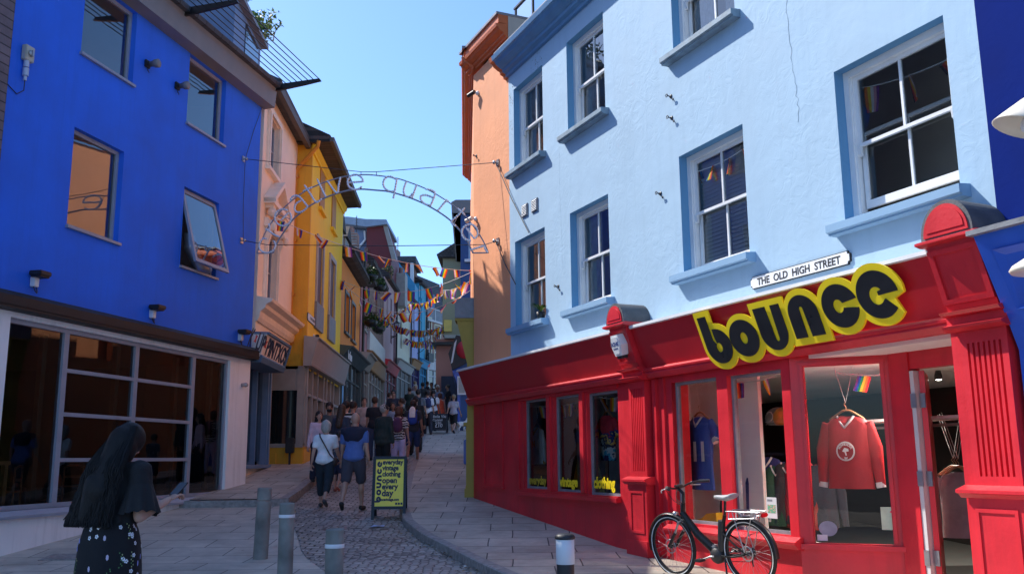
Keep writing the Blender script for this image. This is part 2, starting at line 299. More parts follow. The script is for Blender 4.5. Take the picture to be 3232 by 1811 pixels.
M['purple']=paint('purple_shop_paint',(.06,.035,.16),.5,.1,3,.1)
M['stonegr']=stucco('olive_cream_render',(.34,.31,.20),.08,.2)
M['pinkR']=stucco('salmon_render',(.60,.25,.19),.06,.2)
M['shadeblue']=stucco('shaded_blue_render',(.045,.10,.25),.08,.2)  # side wall of the light blue lane house, its shade put into the colour
M['mustard']=stucco('mustard_render',(.42,.29,.055),.12,.3,dirt=(.3,.23,.07))
M['gutter']=paint('brown_grey_gutter',(.10,.085,.075),.6,.2,6,.1)
M['shopwhite']=paint('white_fascia_board',(.62,.61,.60),.5,.06,3,.1)
M['ochrewood']=paint('ochre_fascia_board',(.34,.17,.06),.55,.2,6,.15)
M['steel']=paint('galvanised_steel',(.42,.43,.45),.38,.1,12,.05,metal=.85)
M['wire']=paint('dark_steel_wire',(.05,.05,.055),.5,.2,9,0,metal=.3)
M['curtain']=paint('net_curtain',(.55,.57,.60),.9,.15,12,.3)
M['glassL']=glass('clear_shop_glass',(.60,.64,.62),1.5,0,.01)
M['glassU']=glass('upper_window_glass',(.62,.66,.68),3.6,0,.03)
M['glassR']=glass('window_glass_right',(.84,.86,.86),1.1,0,.02); M['glassW']=glass('old_sash_glass',(.80,.83,.84),2.4,0,.05)
M['glassD']=paint('dark_window_glass',(.012,.014,.017),.05,.2,2,.0,coat=.6,spec=.7)
M['led']=emis('lit_lamp',(1,.95,.85),9)
M['redled']=emis('red_neon_tube',(1,.03,.02),1.6)
M['leafm']=paint('leaf_green',(.055,.13,.02),.55,.5,20,.2)
M['leafd']=paint('dark_leaf_green',(.022,.055,.014),.6,.5,20,.2)
M['leafy']=paint('yellow_green_leaf',(.28,.34,.06),.5,.4,20,.2)
M['paving']=brick('stone_flag_paving',(.53,.465,.375),(.43,.375,.305),(.09,.08,.07),.85,.6,.75,.010,.5,plane='xy',offs=.4,var=.28,distort=.05,msmooth=.3)
M['pavingL']=brick('plaza_slab_paving',(.56,.505,.415),(.48,.435,.36),(.15,.14,.125),.9,.6,.75,.009,.4,plane='xy',offs=.5,var=.22,distort=.0)
M['kerb']=paint('granite_kerb',(.30,.28,.26),.75,.3,14,.4,dirt=(.14,.13,.11))
M['cobfan']=cobble('granite_sett_fan',(.30,.26,.23),(.46,.41,.36),9)
M['cobrow']=brick('granite_sett_rows',(.50,.44,.37),(.34,.30,.26),(.08,.07,.06),.22,.13,.7,.014,.9,plane='xy',offs=.5,var=.4,distort=.12,msmooth=.5)
M['earth']=paint('far_ground',(.14,.14,.13),.9,.2,.5,.2)
# ================================================================ ground
def ribbon(name,La,Lb,off,mat,kind='structure',nx=6):
    """surface between two polylines (x as function of Y), following the rising street"""
    mb=MB(); Ys=sorted(set([y for y in np.arange(max(La[0][1],Lb[0][1]),min(La[-1][1],Lb[-1][1])+.01,.5)]+[min(La[-1][1],Lb[-1][1])]))
    fx=lambda P,Y:float(np.interp(Y,[p[1] for p in P],[p[0] for p in P]))
    for Y in Ys:
        a,b=fx(La,Y),fx(Lb,Y)
        for i in range(nx+1): mb.v.append((a+(b-a)*i/nx,Y,G(Y)+off))
    for j in range(len(Ys)-1):
        for i in range(nx):
            k=j*(nx+1)+i; mb.f.append([k,k+1,k+nx+2,k+nx+1]); mb.m.append(0); mb.sm.append(True)
    o=mb.build(name,mat); tag(o,kind=kind); return o
g=MB(); Ys=[-400,-50,0,6,9,13,16.7,22,28,35,45,55,70,120,900]; 
for Y in Ys:
    for X in (-900,-40,-12,0,12,40,900): g.v.append((X,Y,G(Y)-.05))
for j in range(len(Ys)-1):
    for i in range(6): k=j*7+i; g.f.append([k,k+1,k+8,k+7]); g.m.append(0); g.sm.append(False)
tag(g.build('ground',M['earth']),kind='structure')
RK=[(3.2,2),(1.6,6),(.62,9),(.2,10.2),(-.11,10.82),(-.47,11.86),(-.9,13.14),(-1.39,14.22),(-1.81,15.5),(-2.1,17.2),(-2.25,19.1),(-2.6,23.5),(-2.93,27.9),(-3.19,31.6),(-3.6,37.9),(-4.1,45.1),(-4.3,52),(-4.0,60),(-3.2,70)]
LK=[(3.2,2),(1,6),(-.9,9),(-1.7,10.5),(-2.27,11.6),(-3.0,13.4),(-3.48,15.08),(-3.95,16.4),(-4.15,17.4),(-4.21,17.86),(-4.29,18.94),(-4.4,20.5),(-4.45,24.6),(-4.6,27.9),(-4.85,35),(-5.1,45),(-5.2,52),(-4.9,60),(-4.2,70)]
ribbon('plaza_paving',[(-30,-6),(-30,17.7)],[(3.2,-6),(3.2,2)]+LK[1:10],.0,M['pavingL'],nx=14)
near=[p for p in RK if p[1]<=17.2]; ribbon('cobbled_road',[p for p in LK if p[1]<=17.4],near,-.02,M['cobfan'],nx=8)
ribbon('street_setts',[(-4.14,17.2)]+[p for p in LK if p[1]>17.4],[(-2.1,17.2)]+[p for p in RK if p[1]>17.2],-.02,M['cobrow'],nx=8)
sg=[(x+.02,y) for x,y in LK if 9<=y<=16.4]; ribbon('sett_gutter_band',sg,[(x+.42,y) for x,y in sg],-.012,M['cobrow'],nx=3)
rp=[(x+.14,y) for x,y in RK]; ribbon('pavement',rp,[(9,2),(7,6),(5,10),(2.6,12.2),(.6,17),(.0,19.5),(-.8,30),(-1.2,40),(-1.5,52),(0,70)],.10,M['paving'],nx=8)
ribbon('raised_pavement',[(-9,17.80),(-9,21),(-8,40),(-8,70)],[(-4.36,17.80),(-4.43,18.94),(-4.54,20.5),(-4.58,24.6),(-4.72,27.9),(-4.98,35),(-5.22,45),(-5.32,52),(-5.0,60),(-4.3,70)],.12,M['paving'],nx=8)
def kerb(name,pts,off,w,lab=None):
    mb=MB(); P=[]
    for (x0,y0),(x1,y1) in zip(pts,pts[1:]):
        n=max(1,int(math.hypot(x1-x0,y1-y0)/.9))
        for i in range(n): P.append((x0+(x1-x0)*i/n,y0+(y1-y0)*i/n))
    P.append(pts[-1])
    for (x0,y0),(x1,y1) in zip(P,P[1:]):
        d=Vector((x1-x0,y1-y0,0)); l=d.length; d.normalize(); n=Vector((d.y,-d.x,0))*w; g0,g1=G(y0),G(y1); a=Vector((x0,y0,0))+d*.004; b=Vector((x1,y1,0))-d*.004
        vs=[(a.x,a.y,g0-.12),(b.x,b.y,g1-.12),(b.x+n.x,b.y+n.y,g1-.12),(a.x+n.x,a.y+n.y,g0-.12),(a.x,a.y,g0+off-.012),(b.x,b.y,g1+off-.012),(b.x+n.x,b.y+n.y,g1+off),(a.x+n.x,a.y+n.y,g0+off),(a.x+n.x*.12,a.y+n.y*.12,g0+off),(b.x+n.x*.12,b.y+n.y*.12,g1+off)]
        mb.add(vs,[(3,2,1,0),(0,1,5,4),(4,5,9,8),(8,9,6,7),(2,3,7,6),(1,2,6,9,5),(3,0,4,8,7)])
    o=mb.build(name,M['kerb']); return tag(o,kind='structure')
kerb('kerb',RK[1:],.104,.15)
kerb('raised_kerb',[(-5.0,17.62),(-4.55,17.66),(-4.27,17.86),(-4.29,18.94),(-4.4,20.5),(-4.45,24.6),(-4.6,27.9),(-4.85,35),(-5.1,45),(-5.2,52)][::-1],.124,-.15) if 0 else None
mbk=MB()
LP=[(-6.6,17.58),(-5.15,17.60),(-4.55,17.64),(-4.27,17.86),(-4.29,18.94),(-4.4,20.5),(-4.45,24.6),(-4.6,27.9),(-4.85,35),(-5.1,45),(-5.2,52),(-4.9,60)]
for (x0,y0),(x1,y1) in zip(LP,LP[1:]):
    d=Vector((x1-x0,y1-y0,0)).normalized(); n=Vector((-d.y,d.x,0))*.17; g0,g1=G(y0),G(y1)
    mbk.add([(x0,y0,g0-.1),(x1,y1,g1-.1),(x1,y1,g1+.128),(x0,y0,g0+.128),(x0+n.x,y0+n.y,g0+.124),(x1+n.x,y1+n.y,g1+.124)],[(0,1,2,3),(3,2,5,4)])
tag(mbk.build('raised_kerb',M['kerb']),kind='structure')
# litter of dry leaves and grit in the gutters
lf=MB()
def gpos(t,P): i=t*(len(P)-1); k=min(int(i),len(P)-2); f=i-k; return P[k][0]+(P[k+1][0]-P[k][0])*f,P[k][1]+(P[k+1][1]-P[k][1])*f
for i in range(520):
    if i<330: x,y=gpos(random.random(),[p for p in RK if 9<p[1]<18]); x-=abs(random.gauss(.03,.14)); 
    else: x,y=gpos(random.random(),[p for p in LK if 10<p[1]<18.5]); x+=abs(random.gauss(.02,.12))
    y+=random.gauss(0,.05); s=random.uniform(.008,.035); a=random.random()*6.3; z=G(y)-.002+random.random()*.01
    c,sn=math.cos(a)*s,math.sin(a)*s; t=random.uniform(-.3,.3)*s
    lf.add([(x+c,y+sn,z+t),(x-sn*.6,y+c*.6,z+.006),(x-c,y-sn,z-t+.004),(x+sn*.6,y-c*.6,z+.002)],[(0,1,2,3)],random.choice((0,0,1,2)))
tag(lf.build('leaf_litter',[paint('dry_leaf',(.32,.24,.13),.8,.3,30,0),paint('pale_litter',(.6,.58,.52),.8,.2,30,0),paint('brown_leaf',(.14,.09,.05),.8,.3,30,0)]),'dry leaves and scraps lying along the kerb of the cobbled lane','litter',kind='stuff')
mc=MB(); mc.box(-.3,.3,-.22,.22,-.01,.006)
for i in range(7): mc.box(-.26+i*.08,-.22+i*.08,-.19,.19,.006,.010)
p=Vector((-6.2,13.2,G(13.2)+.004)); o=mc.build('drain_cover',M['kerb'],loc=p,rz=R(-12)); o.rotation_euler=(R(5.3),0,R(0)); tag(o,'grey rectangular drain cover set in the paving left of the woman','drain cover')
# ================================================================ wall helpers
def wallgrid(mb,x0,x1,z0,z1,ops,dep,m=0,mr=0,y=0,mtop=None):
    xs=sorted(set([x0,x1]+[a for o in ops for a in o[:2] if x0<a<x1])); zs=sorted(set([z0,z1]+[a for o in ops for a in o[2:4] if z0<a<z1]))
    inop=lambda x,z:any(o[0]<x<o[1] and o[2]<z<o[3] for o in ops)
    for i in range(len(xs)-1):
        for j in range(len(zs)-1):
            if not inop((xs[i]+xs[i+1])/2,(zs[j]+zs[j+1])/2):
                mb.quad((xs[i],y,zs[j]),(xs[i],y,zs[j+1]),(xs[i+1],y,zs[j+1]),(xs[i+1],y,zs[j]),m)
    for o in ops:
        a,b,c,d=o[:4]; e=y-dep
        mb.quad((a,y,c),(a,e,c),(a,e,d),(a,y,d),mr); mb.quad((b,y,c),(b,y,d),(b,e,d),(b,e,c),mr)
        mb.quad((a,y,d),(a,e,d),(b,e,d),(b,y,d),mr); mb.quad((a,y,c),(b,y,c),(b,e,c),(a,e,c),mr)
def hull(mb,x0,x1,z0,z1,D,m=0,top=True):
    mb.quad((x0,0,z0),(x0,0,z1),(x0,-D,z1),(x0,-D,z0),m); mb.quad((x1,0,z0),(x1,-D,z0),(x1,-D,z1),(x1,0,z1),m); mb.quad((x0,-D,z0),(x0,-D,z1),(x1,-D,z1),(x1,-D,z0),m)
    if top: mb.quad((x0,0,z1),(x1,0,z1),(x1,-D,z1),(x0,-D,z1),m)
def room(par,x0,x1,z0,z1,y0,D,mat,name='room',front=False):
    mb=MB(); e=.03; x0+=e;x1-=e
    mb.quad((x0,y0,z0),(x0,-D,z0),(x0,-D,z1),(x0,y0,z1)); mb.quad((x1,y0,z0),(x1,y0,z1),(x1,-D,z1),(x1,-D,z0)); mb.quad((x0,-D,z0),(x1,-D,z0),(x1,-D,z1),(x0,-D,z1)); mb.quad((x0,y0,z1),(x1,y0,z1),(x1,-D,z1),(x0,-D,z1)); mb.quad((x0,y0,z0),(x0,-D,z0),(x1,-D,z0),(x1,y0,z0))
    return mb.build(name,mat,par)
def fixed_window(par,x0,x1,z0,z1,yd,fm,gm,vb=(),hb=(),fw=.06,dp=.07,name='window'):
    mb=MB(); y0,y1=yd-dp,yd
    mb.box(x0,x0+fw,y0,y1,z0,z1); mb.box(x1-fw,x1,y0,y1,z0,z1); mb.box(x0+fw,x1-fw,y0,y1,z0,z0+fw); mb.box(x0+fw,x1-fw,y0,y1,z1-fw,z1)
    for v in vb: mb.box(v-fw*.45,v+fw*.45,y0+.005,y1-.005,z0+fw,z1-fw)
    for h in hb: mb.box(x0+fw,x1-fw,y0+.008,y1-.008,h-fw*.4,h+fw*.4)
    f=mb.build(name,fm,par); g=MB(); yg=(y0+y1)/2; g.quad((x0+fw*.8,yg,z0+fw*.8),(x0+fw*.8,yg,z1-fw*.8),(x1-fw*.8,yg,z1-fw*.8),(x1-fw*.8,yg,z0+fw*.8)); g.build('pane',gm,f); return f
def sash(par,x0,x1,z0,z1,yd,fm,gm,up=0,curtain=None):
    """box sash, two lights over two; 'up' raises the lower sash"""
    mb=MB(); zm=z0+(z1-z0)*.5; xm=(x0+x1)/2; w=.05
    mb.box(x0,x0+.07,yd-.12,yd,z0,z1); mb.box(x1-.07,x1,yd-.12,yd,z0,z1); mb.box(x0+.07,x1-.07,yd-.12,yd,z1-.07,z1); mb.box(x0+.07,x1-.07,yd-.12,yd+.02,z0,z0+.04)
    mb.box(x0+.07,x0+.085,yd-.05,yd-.02,z0+.04,z1-.07); mb.box(x1-.085,x1-.07,yd-.05,yd-.02,z0+.04,z1-.07)
    a,b=x0+.085,x1-.085; panes=[]
    for k,(lo,hi,yy) in enumerate(((zm-.02,z1-.07,yd-.045),(z0+.04+up,zm+.03+up,yd-.09))):
        bt=.035 if k==0 else .08; tp=.045 if k==0 else .035
        mb.box(a,a+w,yy-.035,yy,lo,hi); mb.box(b-w,b,yy-.035,yy,lo,hi); mb.box(a+w,b-w,yy-.035,yy,lo,lo+bt); mb.box(a+w,b-w,yy-.035,yy,hi-tp,hi); mb.box(xm-.014,xm+.014,yy-.03,yy-.004,lo+bt,hi-tp)
        panes.append((a+w,b-w,lo+bt,hi-tp,yy-.02))
    for s in (a-.0,b-.05): mb.prof_x([(yd-.055,zm-.02),(yd-.02,zm-.02),(yd-.03,zm-.10),(yd-.055,zm-.12)],s,s+.05)
    f=mb.build('window',fm,par)
    for p in panes: g=MB(); g.quad((p[0],p[4],p[2]),(p[0],p[4],p[3]),(p[1],p[4],p[3]),(p[1],p[4],p[2])); g.build('pane',gm,f)
    if curtain=='net':
        for (c0,c1) in ((x0+.1,x0+.1+(x1-x0)*.34),(x1-.1-(x1-x0)*.34,x1-.1)):
            g=MB(); n=26
            for i in range(n+1):
                x=c0+(c1-c0)*i/n; y=yd-.17+.02*math.sin(i*1.9); g.v+= [(x,y,z0+.05),(x,y,z1-.05)]
            for i in range(n): g.f.append([2*i,2*i+1,2*i+3,2*i+2]); g.m.append(0); g.sm.append(True)
            g.build('curtain',M['curtain'],f)
    if curtain=='blind':
        g=MB(); z=z0+.1
        while z<z1-.1: g.quad((x0+.1,yd-.16,z),(x0+.1,yd-.135,z+.034),(x1-.1,yd-.135,z+.034),(x1-.1,yd-.16,z)); z+=.05
        g.build('blind',M['white'],f)
    return f
def sill(par,x0,x1,z,mat,h=.11,d=.13,y=0,name='sill'):
    mb=MB(); mb.prof_x([(y-.16,z-h),(y+d-.03,z-h),(y+d-.03,z-h+.02),(y+d,z-h+.03),(y+d,z-.015),(y-.16,z+.01)],x0,x1); return mb.build(name,mat,par)
# ================================================================ blue building on the left (upper floors, cafe below)
uL=Vector((math.sin(R(12.34)),math.cos(R(12.34)),0)); LWp=Vector((-5.72,20,0))
LW=Frame(LWp,LWp-uL*8)
bl=fempty('blue_building',LW,label='royal blue rendered building with a glazed cafe front at street level',cat='building')
XE=7.66
ops=[(4.70,6.08,8.10,9.48),(1.57,2.97,8.04,9.48),(4.79,6.08,5.19,6.82),(1.60,2.90,5.19,6.76)]
mb=MB(); wallgrid(mb,0,XE,3.66,9.80,ops,.22); hull(mb,0,XE,3.66,9.80,9); mb.build('wall',M['blueL'],bl)
mb=MB(); SH=(.85,7.07,.84,3.58); wallgrid(mb,0,XE,-.6,3.66,[SH],.25); hull(mb,0,XE,-.6,3.66,9,top=False); mb.build('lower_wall',M['whiteR'],bl)
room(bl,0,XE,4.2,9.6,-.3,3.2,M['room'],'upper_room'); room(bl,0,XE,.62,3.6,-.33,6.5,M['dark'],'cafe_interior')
mb=MB(); mb.prof_x([(.002,3.66),(.17,3.68),(.17,3.86),(.10,3.93),(.002,3.93)],-.06,XE); mb.box(-.06,XE,.172,.185,3.72,3.74); mb.build('canopy_band',M['darkband'],bl)
mb=MB(); mb.prof_x([(.002,9.48),(.27,9.50),(.30,9.86),(.32,9.95),(-.3,10.02),(-.3,9.9),(.002,9.9)],-.12,XE); mb.build('eaves_fascia',M['greysoff'],bl)
mb=MB(); mb.prof_x([(.30,9.94),(.42,9.95),(.44,10.04),(-3,10.5),(-8.8,10.2),(-8.8,10.0)],-.12,XE); mb.build('roof',M['slate'],bl)
for i,(a,b,c,d) in enumerate(ops):
    if i==3: continue
    fixed_window(bl,a,b,c,d,-.10,M['greyframe'],M['glassU'],fw=.065)
    
for (a,b,c,d) in ops:
    mb=MB(); mb.box(a-.03,b+.03,-.2,.055,c-.045,c); mb.build('sill',M['greyframe'],bl)
# open top-hung light in the lower right window
a,b,c,d=ops[3]; mb=MB(); mb.box(a,a+.05,-.2,-.1,c,d); mb.box(b-.05,b,-.2,-.1,c,d); mb.box(a+.05,b-.05,-.2,-.1,c,c+.05); mb.box(a+.05,b-.05,-.2,-.1,d-.05,d); mb.build('window_frame',M['greyframe'],bl)
th=R(15); sn,cs=math.sin(th),math.cos(th); H=d-c-.06
def tilt(x,y,z): return (x,-.07+y*cs+z*sn+.0,d-.03-z*cs+y*sn)
mb=MB(); S=[(a+.03,a+.10,0,H),(b-.10,b-.03,0,H),(a+.10,b-.10,0,.07),(a+.10,b-.10,H-.07,H)]
for x0,x1,z0,z1 in S:
    q=MB(); q.box(x0,x1,-.05,.0,z0,z1); mb.add([tilt(*v) for v in q.v],q.f)
ow=mb.build('open_window',M['greyframe'],bl); fix_normals(ow)
g=MB(); g.add([tilt(x,-.02,z) for x,z in ((a+.09,.06),(b-.09,.06),(b-.09,H-.06),(a+.09,H-.06))],[(0,1,2,3)]); g.build('pane',M['glassU'],ow)
# folded cloth pushed through the open window
mb=MB(); mb.tube([(2.62,-.02,5.9),(2.60,.03,5.62),(2.50,.08,5.42),(2.38,.12,5.28),(2.22,.17,5.24)],[.10,.15,.13,.12,.08],10); mb.tube([(2.3,-.05,5.35),(2.05,.06,5.27),(1.86,.02,5.3)],[.1,.1,.06],10)
v,f=remesh(mb,.03,4); mb=MB().add(v,f,0,True); o=mb.build('rolled_duct',M['steel'],loc=LW.w(0,0),rz=LW.rz); tag(o,'grey crumpled cloth or hose stuffed in the open blue-wall window','cloth')
# cafe window
fx=[.85,2.12,3.95,5.78,7.07]; mb=MB(); z0,z1=.84,3.58; fw=.055
for x in fx: mb.box(x-(0 if x==.85 else fw),x+(fw if x<7 else 0),-.15,-.06,z0,z1)
mb.box(.85,7.07,-.149,-.061,z0,z0+.07); mb.box(.85,7.07,-.149,-.061,z1-.07,z1)
for z in (2.93,2.25,1.55): mb.box(2.12,5.78,-.148,-.062,z-.03,z+.03)
sf=mb.build('shop_window',M['greyframe'],bl)
rows=[.90,1.55,2.25,2.93,3.52]
for x0,x1 in zip(fx,fx[1:]):
    for r0,r1 in (zip(rows,rows[1:]) if 2<x0<5 else [(.9,3.52)]):
        g=MB(); e=.04; g.quad((x0+e,-.105,r0),(x0+e,-.105,r1),(x1-e,-.105,r1),(x1-e,-.105,r0)); g.build('pane',M['glassL'],sf)
mb=MB(); mb.prof_x([(-.1,.74),(.09,.73),(.09,.77),(.02,.84),(-.1,.84)],.72,XE); mb.build('shop_sill',M['greyframe'],bl)
mb=MB(); 
for x in (2.2,4.03,5.86): mb.box(x+.0,x+.10,-.42,-.34,.7,3.5)
mb.box(.95,1.03,-.42,-.34,.7,3.5); mb.build('inner_post',paint('olive_post',(.06,.055,.03),.7,.2,5,0),bl)
mb=MB(); mb.tube([(6.95,-1.4,2.62),(5.95,-1.4,2.62)],.012,6); mb.build('neon_tube',M['redled'],bl)
# floodlights, domes, switch box, fixings on the blue wall
def floodlight(px,py,lab):
    x,z=LW.at(px,py); t=fempty('wall_floodlight',LW,x,z,0,lab,'floodlight',"security lights on the blue building")
    mb=MB(); mb.bbox(-.05,.05,.005,.09,-.06,.09,.008); mb.build('mounting_box',M['white'],t)
    mb=MB(); mb.bbox(-.12,.12,.03,.24,.10,.17,.012); mb.bbox(-.10,.10,.05,.22,.075,.10,.006); mb.build('lamp_head',M['blackpl'],t)
    mb=MB(); mb.tube([(.03,.06,-.06),(.02,.08,-.12),(-.04,.07,-.15),(-.09,.03,-.12),(-.09,.01,-.02)],.008,6); mb.build('cable',M['blackpl'],t)
floodlight(80,712,'black floodlight with white box, leftmost above the cafe windows'); floodlight(378,792,'black floodlight with white box, middle one above the cafe windows'); floodlight(600,850,'black floodlight with white box, nearest the corner of the blue building')
def domelight(px,py,lab):
    x,z=LW.at(px,py); t=fempty('bulkhead_lamp',LW,x,z,0,lab,'lamp','grey spotlights on the blue wall')
    mb=MB(); mb.bbox(-.02,.12,.004,.05,-.07,.07,.01); mb.build('back_plate',M['blackpl'],t)
    mb=MB(); mb.lathe([(0,.05),(.05,.05),(.055,.12),(.075,.14),(.08,.22),(.06,.235),(0,.235)],(0,0,.02),16,axis='y'); mb.build('lamp_head',M['greysoff'],t)
    mb=MB(); mb.tube([(.05,.03,-.06),(.06,.05,-.14),(.02,.05,-.16),(.02,.02,-.1)],.007,6); mb.build('cable',M['blackpl'],t)
domelight(372,165,'grey round spotlight beside the top left window of the blue wall'); domelight(447,220,'grey round spotlight left of the upper right window of the blue wall')
x,z=LW.at(64,137); t=fempty('isolator_switch',LW,x,z,0,'cream switch box with rotary knob and hanging blue plug high on the blue wall','switch box')
mb=MB(); mb.bbox(-.09,.09,.004,.09,-.12,.12,.01); mb.build('box',paint('cream_plastic',(.5,.47,.38),.5,.1,5,0),t)
mb=MB(); mb.lathe([(0,.09),(.05,.09),(.045,.12),(0,.12)],(0,0,.0),14,axis='y'); mb.box(-.012,.012,.12,.14,-.05,.05); mb.build('knob',M['steel'],t)
mb=MB(); mb.cyl((.02,.05,-.12),(.02,.05,-.22),.04); mb.cyl((.02,.05,-.24),(.02,.05,-.36),.045); mb.cyl((.02,.05,-.36),(.02,.05,-.43),.025); mb.build('plug',[paint('blue_plug',(.45,.5,.62),.5,.1,5,0)],t)
mb=MB(); mb.tube([(.02,.05,-.43),(.0,.03,-.58),(.12,.02,-.68),(.3,.01,-.6),(.42,.01,-.42)],.007,6); mb.build('cable',M['blackpl'],t)
for (px,py,lab) in ((608,968,'small chrome lamp on the white pier beside the cafe'),):
    x,z=LW.at(px,py); mb=MB(); mb.lathe([(0,0),(.04,0),(.04,.04),(.05,.1),(.03,.14),(0,.14)],(0,0,0),12,axis='y'); o=mb.build('wall_hook',M['steel'],loc=LW.w(x,z),rz=LW.rz); tag(o,lab,'wall light')
# pergola louvre on the roof edge
t=fempty('roof_louvre',LW,0,9.98,.0,'black steel louvre of thin rods jutting from the eaves of the blue building','louvre')
for xa in (-.08,3.69):
    mb=MB(); mb.prof_x([(.30,-.10),(.30,.06),(1.38,.10),(1.42,.04),(1.0,-.02)],xa-.03,xa+.03); mb.build('arm',M['black'],t)
mb=MB()
mb.box(-.16,7.5,.42,.50,.045,.06) if 0 else None
rods=[.42+i*.135 for i in range(8)]
for y in rods:
    r=MB(); r.tube([(-.05,y,.055+(y-.42)*.045),(7.6,y,.055+(y-.42)*.045)],.011,6); r.build('rod',M['black'],t)
# cafe furniture seen through the glass
t=fempty('cafe_table',LW,6.55,.62,-1.0,'pale wooden table inside the cafe window, far left','table')
mb=MB(); mb.bbox(-.5,.5,-.35,.35,.86,.92,.006); mb.build('table_top',M['wood'],t)
for sx in (-1,1):
    for sy in (-1,1): mb=MB(); mb.box(sx*.44-.035,sx*.44+.035,sy*.29-.035,sy*.29+.035,0,.86); mb.build('leg',M['wood'],t)
def cafe_chair(x,y,rz,lab):
    t=fempty('cafe_chair',LW,x,.62,y,lab,'chair','wooden chairs inside the cafe'); t.rotation_euler.z+=rz
    mb=MB(); mb.bbox(-.2,.2,-.2,.2,.43,.46,.008); mb.build('seat',M['wood'],t)
    for sx in (-1,1):
        for sy in (-1,1): mb=MB(); mb.cyl((sx*.17,sy*.17,0),(sx*.17,sy*.17,.43 if sy<0 else .82),.016,8); mb.build('leg',M['wood'],t)
    mb=MB(); mb.tube([(-.17,.17,.8),(-.08,.20,.84),(.08,.20,.84),(.17,.17,.8)],.02,8); mb.box(-.15,.15,.165,.18,.6,.65); mb.build('backrest',M['wood'],t)
cafe_chair(5.6,-1.1,.4,'wooden chair beside the table in the left cafe window'); cafe_chair(3.1,-1.3,-.5,'wooden chair behind the middle cafe panes'); cafe_chair(2.6,-2.2,2.2,'wooden chair at the back of the cafe')
# timber clad building at the far left edge
cl=fempty('clad_building',LW,XE+.02,0,.0,'weathered grey timber-clad building at the far left edge','building')
mb=MB(); mb.box(0,7,-9,.12,3.7,14); mb.build('cladding',M['cladding'],cl)
mb=MB(); mb.box(0.0,7,-9,.10,-.6,3.69); mb.build('lower_wall',M['whiteR'],cl)
# ================================================================ light blue / orange building with the red shop
uR=Vector((-math.sin(R(24.3)),math.cos(R(24.3)),0)); RWp=Vector((1.76,12.22,0)); RW=Frame(RWp,RWp+uR*8)
rb=fempty('corner_building',RW,label='light blue and orange rendered building with a red shop front',cat='building')
XR=-5.40; XS=4.35; XO=6.10
W3=[(-2.27,-.98),( .83,2.03),(2.93,4.13)]
upw=[(a,b,6.60,8.18) for a,b in W3[1:]]+[(-2.25,-.96,6.70,8.20)]
low=[(a,b,3.76,5.30) for a,b in W3]+[(-5.08,-3.74,3.76,5.34)]
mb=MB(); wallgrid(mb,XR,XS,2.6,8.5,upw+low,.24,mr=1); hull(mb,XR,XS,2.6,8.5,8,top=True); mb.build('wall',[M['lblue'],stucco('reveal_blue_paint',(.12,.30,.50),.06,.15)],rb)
mb=MB(); wallgrid(mb,XS,XO,2.6,9.25,[],.2); hull(mb,XS,XO,2.6,9.25,8); mb.build('orange_wall',M['orangeR'],rb)
# side wall of the orange end, running up the street
mb=MB(); wallgrid(mb,-6,XO+.001,-.5,2.6,[(XO-.02,XO,0,0)],.1) if 0 else None
for a,b,c,d in upw+low:
    up=.0
    sash(rb,a,b,c,d,-.12,M['white'],M['glassW'],up=(.10 if (a==-5.08) else .0),curtain=('blind' if (a==-2.27 and c<5) else ('net' if c>5 or a==.83 else None)))
for a,b,c,d in upw: sill(rb,a-.10,b+.13,c,M['leadsill'],.11,.14)
for a,b,c,d in low: sill(rb,a-.10,b+.13,c,M['blueT'] if 0 else stucco('lower_sill_blue',(.22,.38,.56),.06,.15) if a==low[0][0] else bpy.data.materials['lower_sill_blue'],.12,.14)
room(rb,XR,XS,3.5,8.4,-.3,1.7,M['roomm'],'upper_room')
# wavy net / bunting line behind the two right-hand lower windows
def cornice(par,x0,x1,z0,mat,k=1.,ret=None,name='cornice'):
    P=[(.002,z0),(.05*k,z0+.01),(.06*k,z0+.06*k),(.12*k,z0+.09*k),(.13*k,z0+.14*k),(.17*k,z0+.155*k),(.25*k,z0+.21*k),(.29*k,z0+.27*k),(.33*k,z0+.28*k),(.35*k,z0+.36*k),(.002,z0+.40*k)]
    mb=MB(); mb.prof_x(P,x0,x1); return mb.build(name,mat,par)
cornice(rb,XR,XS,8.50,M['blueT']); cornice(rb,XS+.001,XS+.12,8.50,M['orangeT'],name='cornice_end')
mb=MB(); mb.box(XR,XS,-.45,.30,8.905,8.94); mb.build('parapet_capping',M['lead'],rb)
cornice(rb,XS+.0,XO+.20,9.30,M['orangeT'],.72,name='orange_cornice')
mb=MB(); mb.box(XS,XO+.1,-.3,.20,9.585,9.75); mb.build('orange_parapet',M['orangeT'],rb)
mb=MB(); mb.box(XS-.004,XO+.22,-1.2,.24,9.75,9.80); mb.build('orange_capping',M['lead'],rb)
mb=MB(); mb.box(XS-.012,XS-.002,-2.5,.0,8.9,9.74); mb.build('parapet_side',M['greystone'],rb)
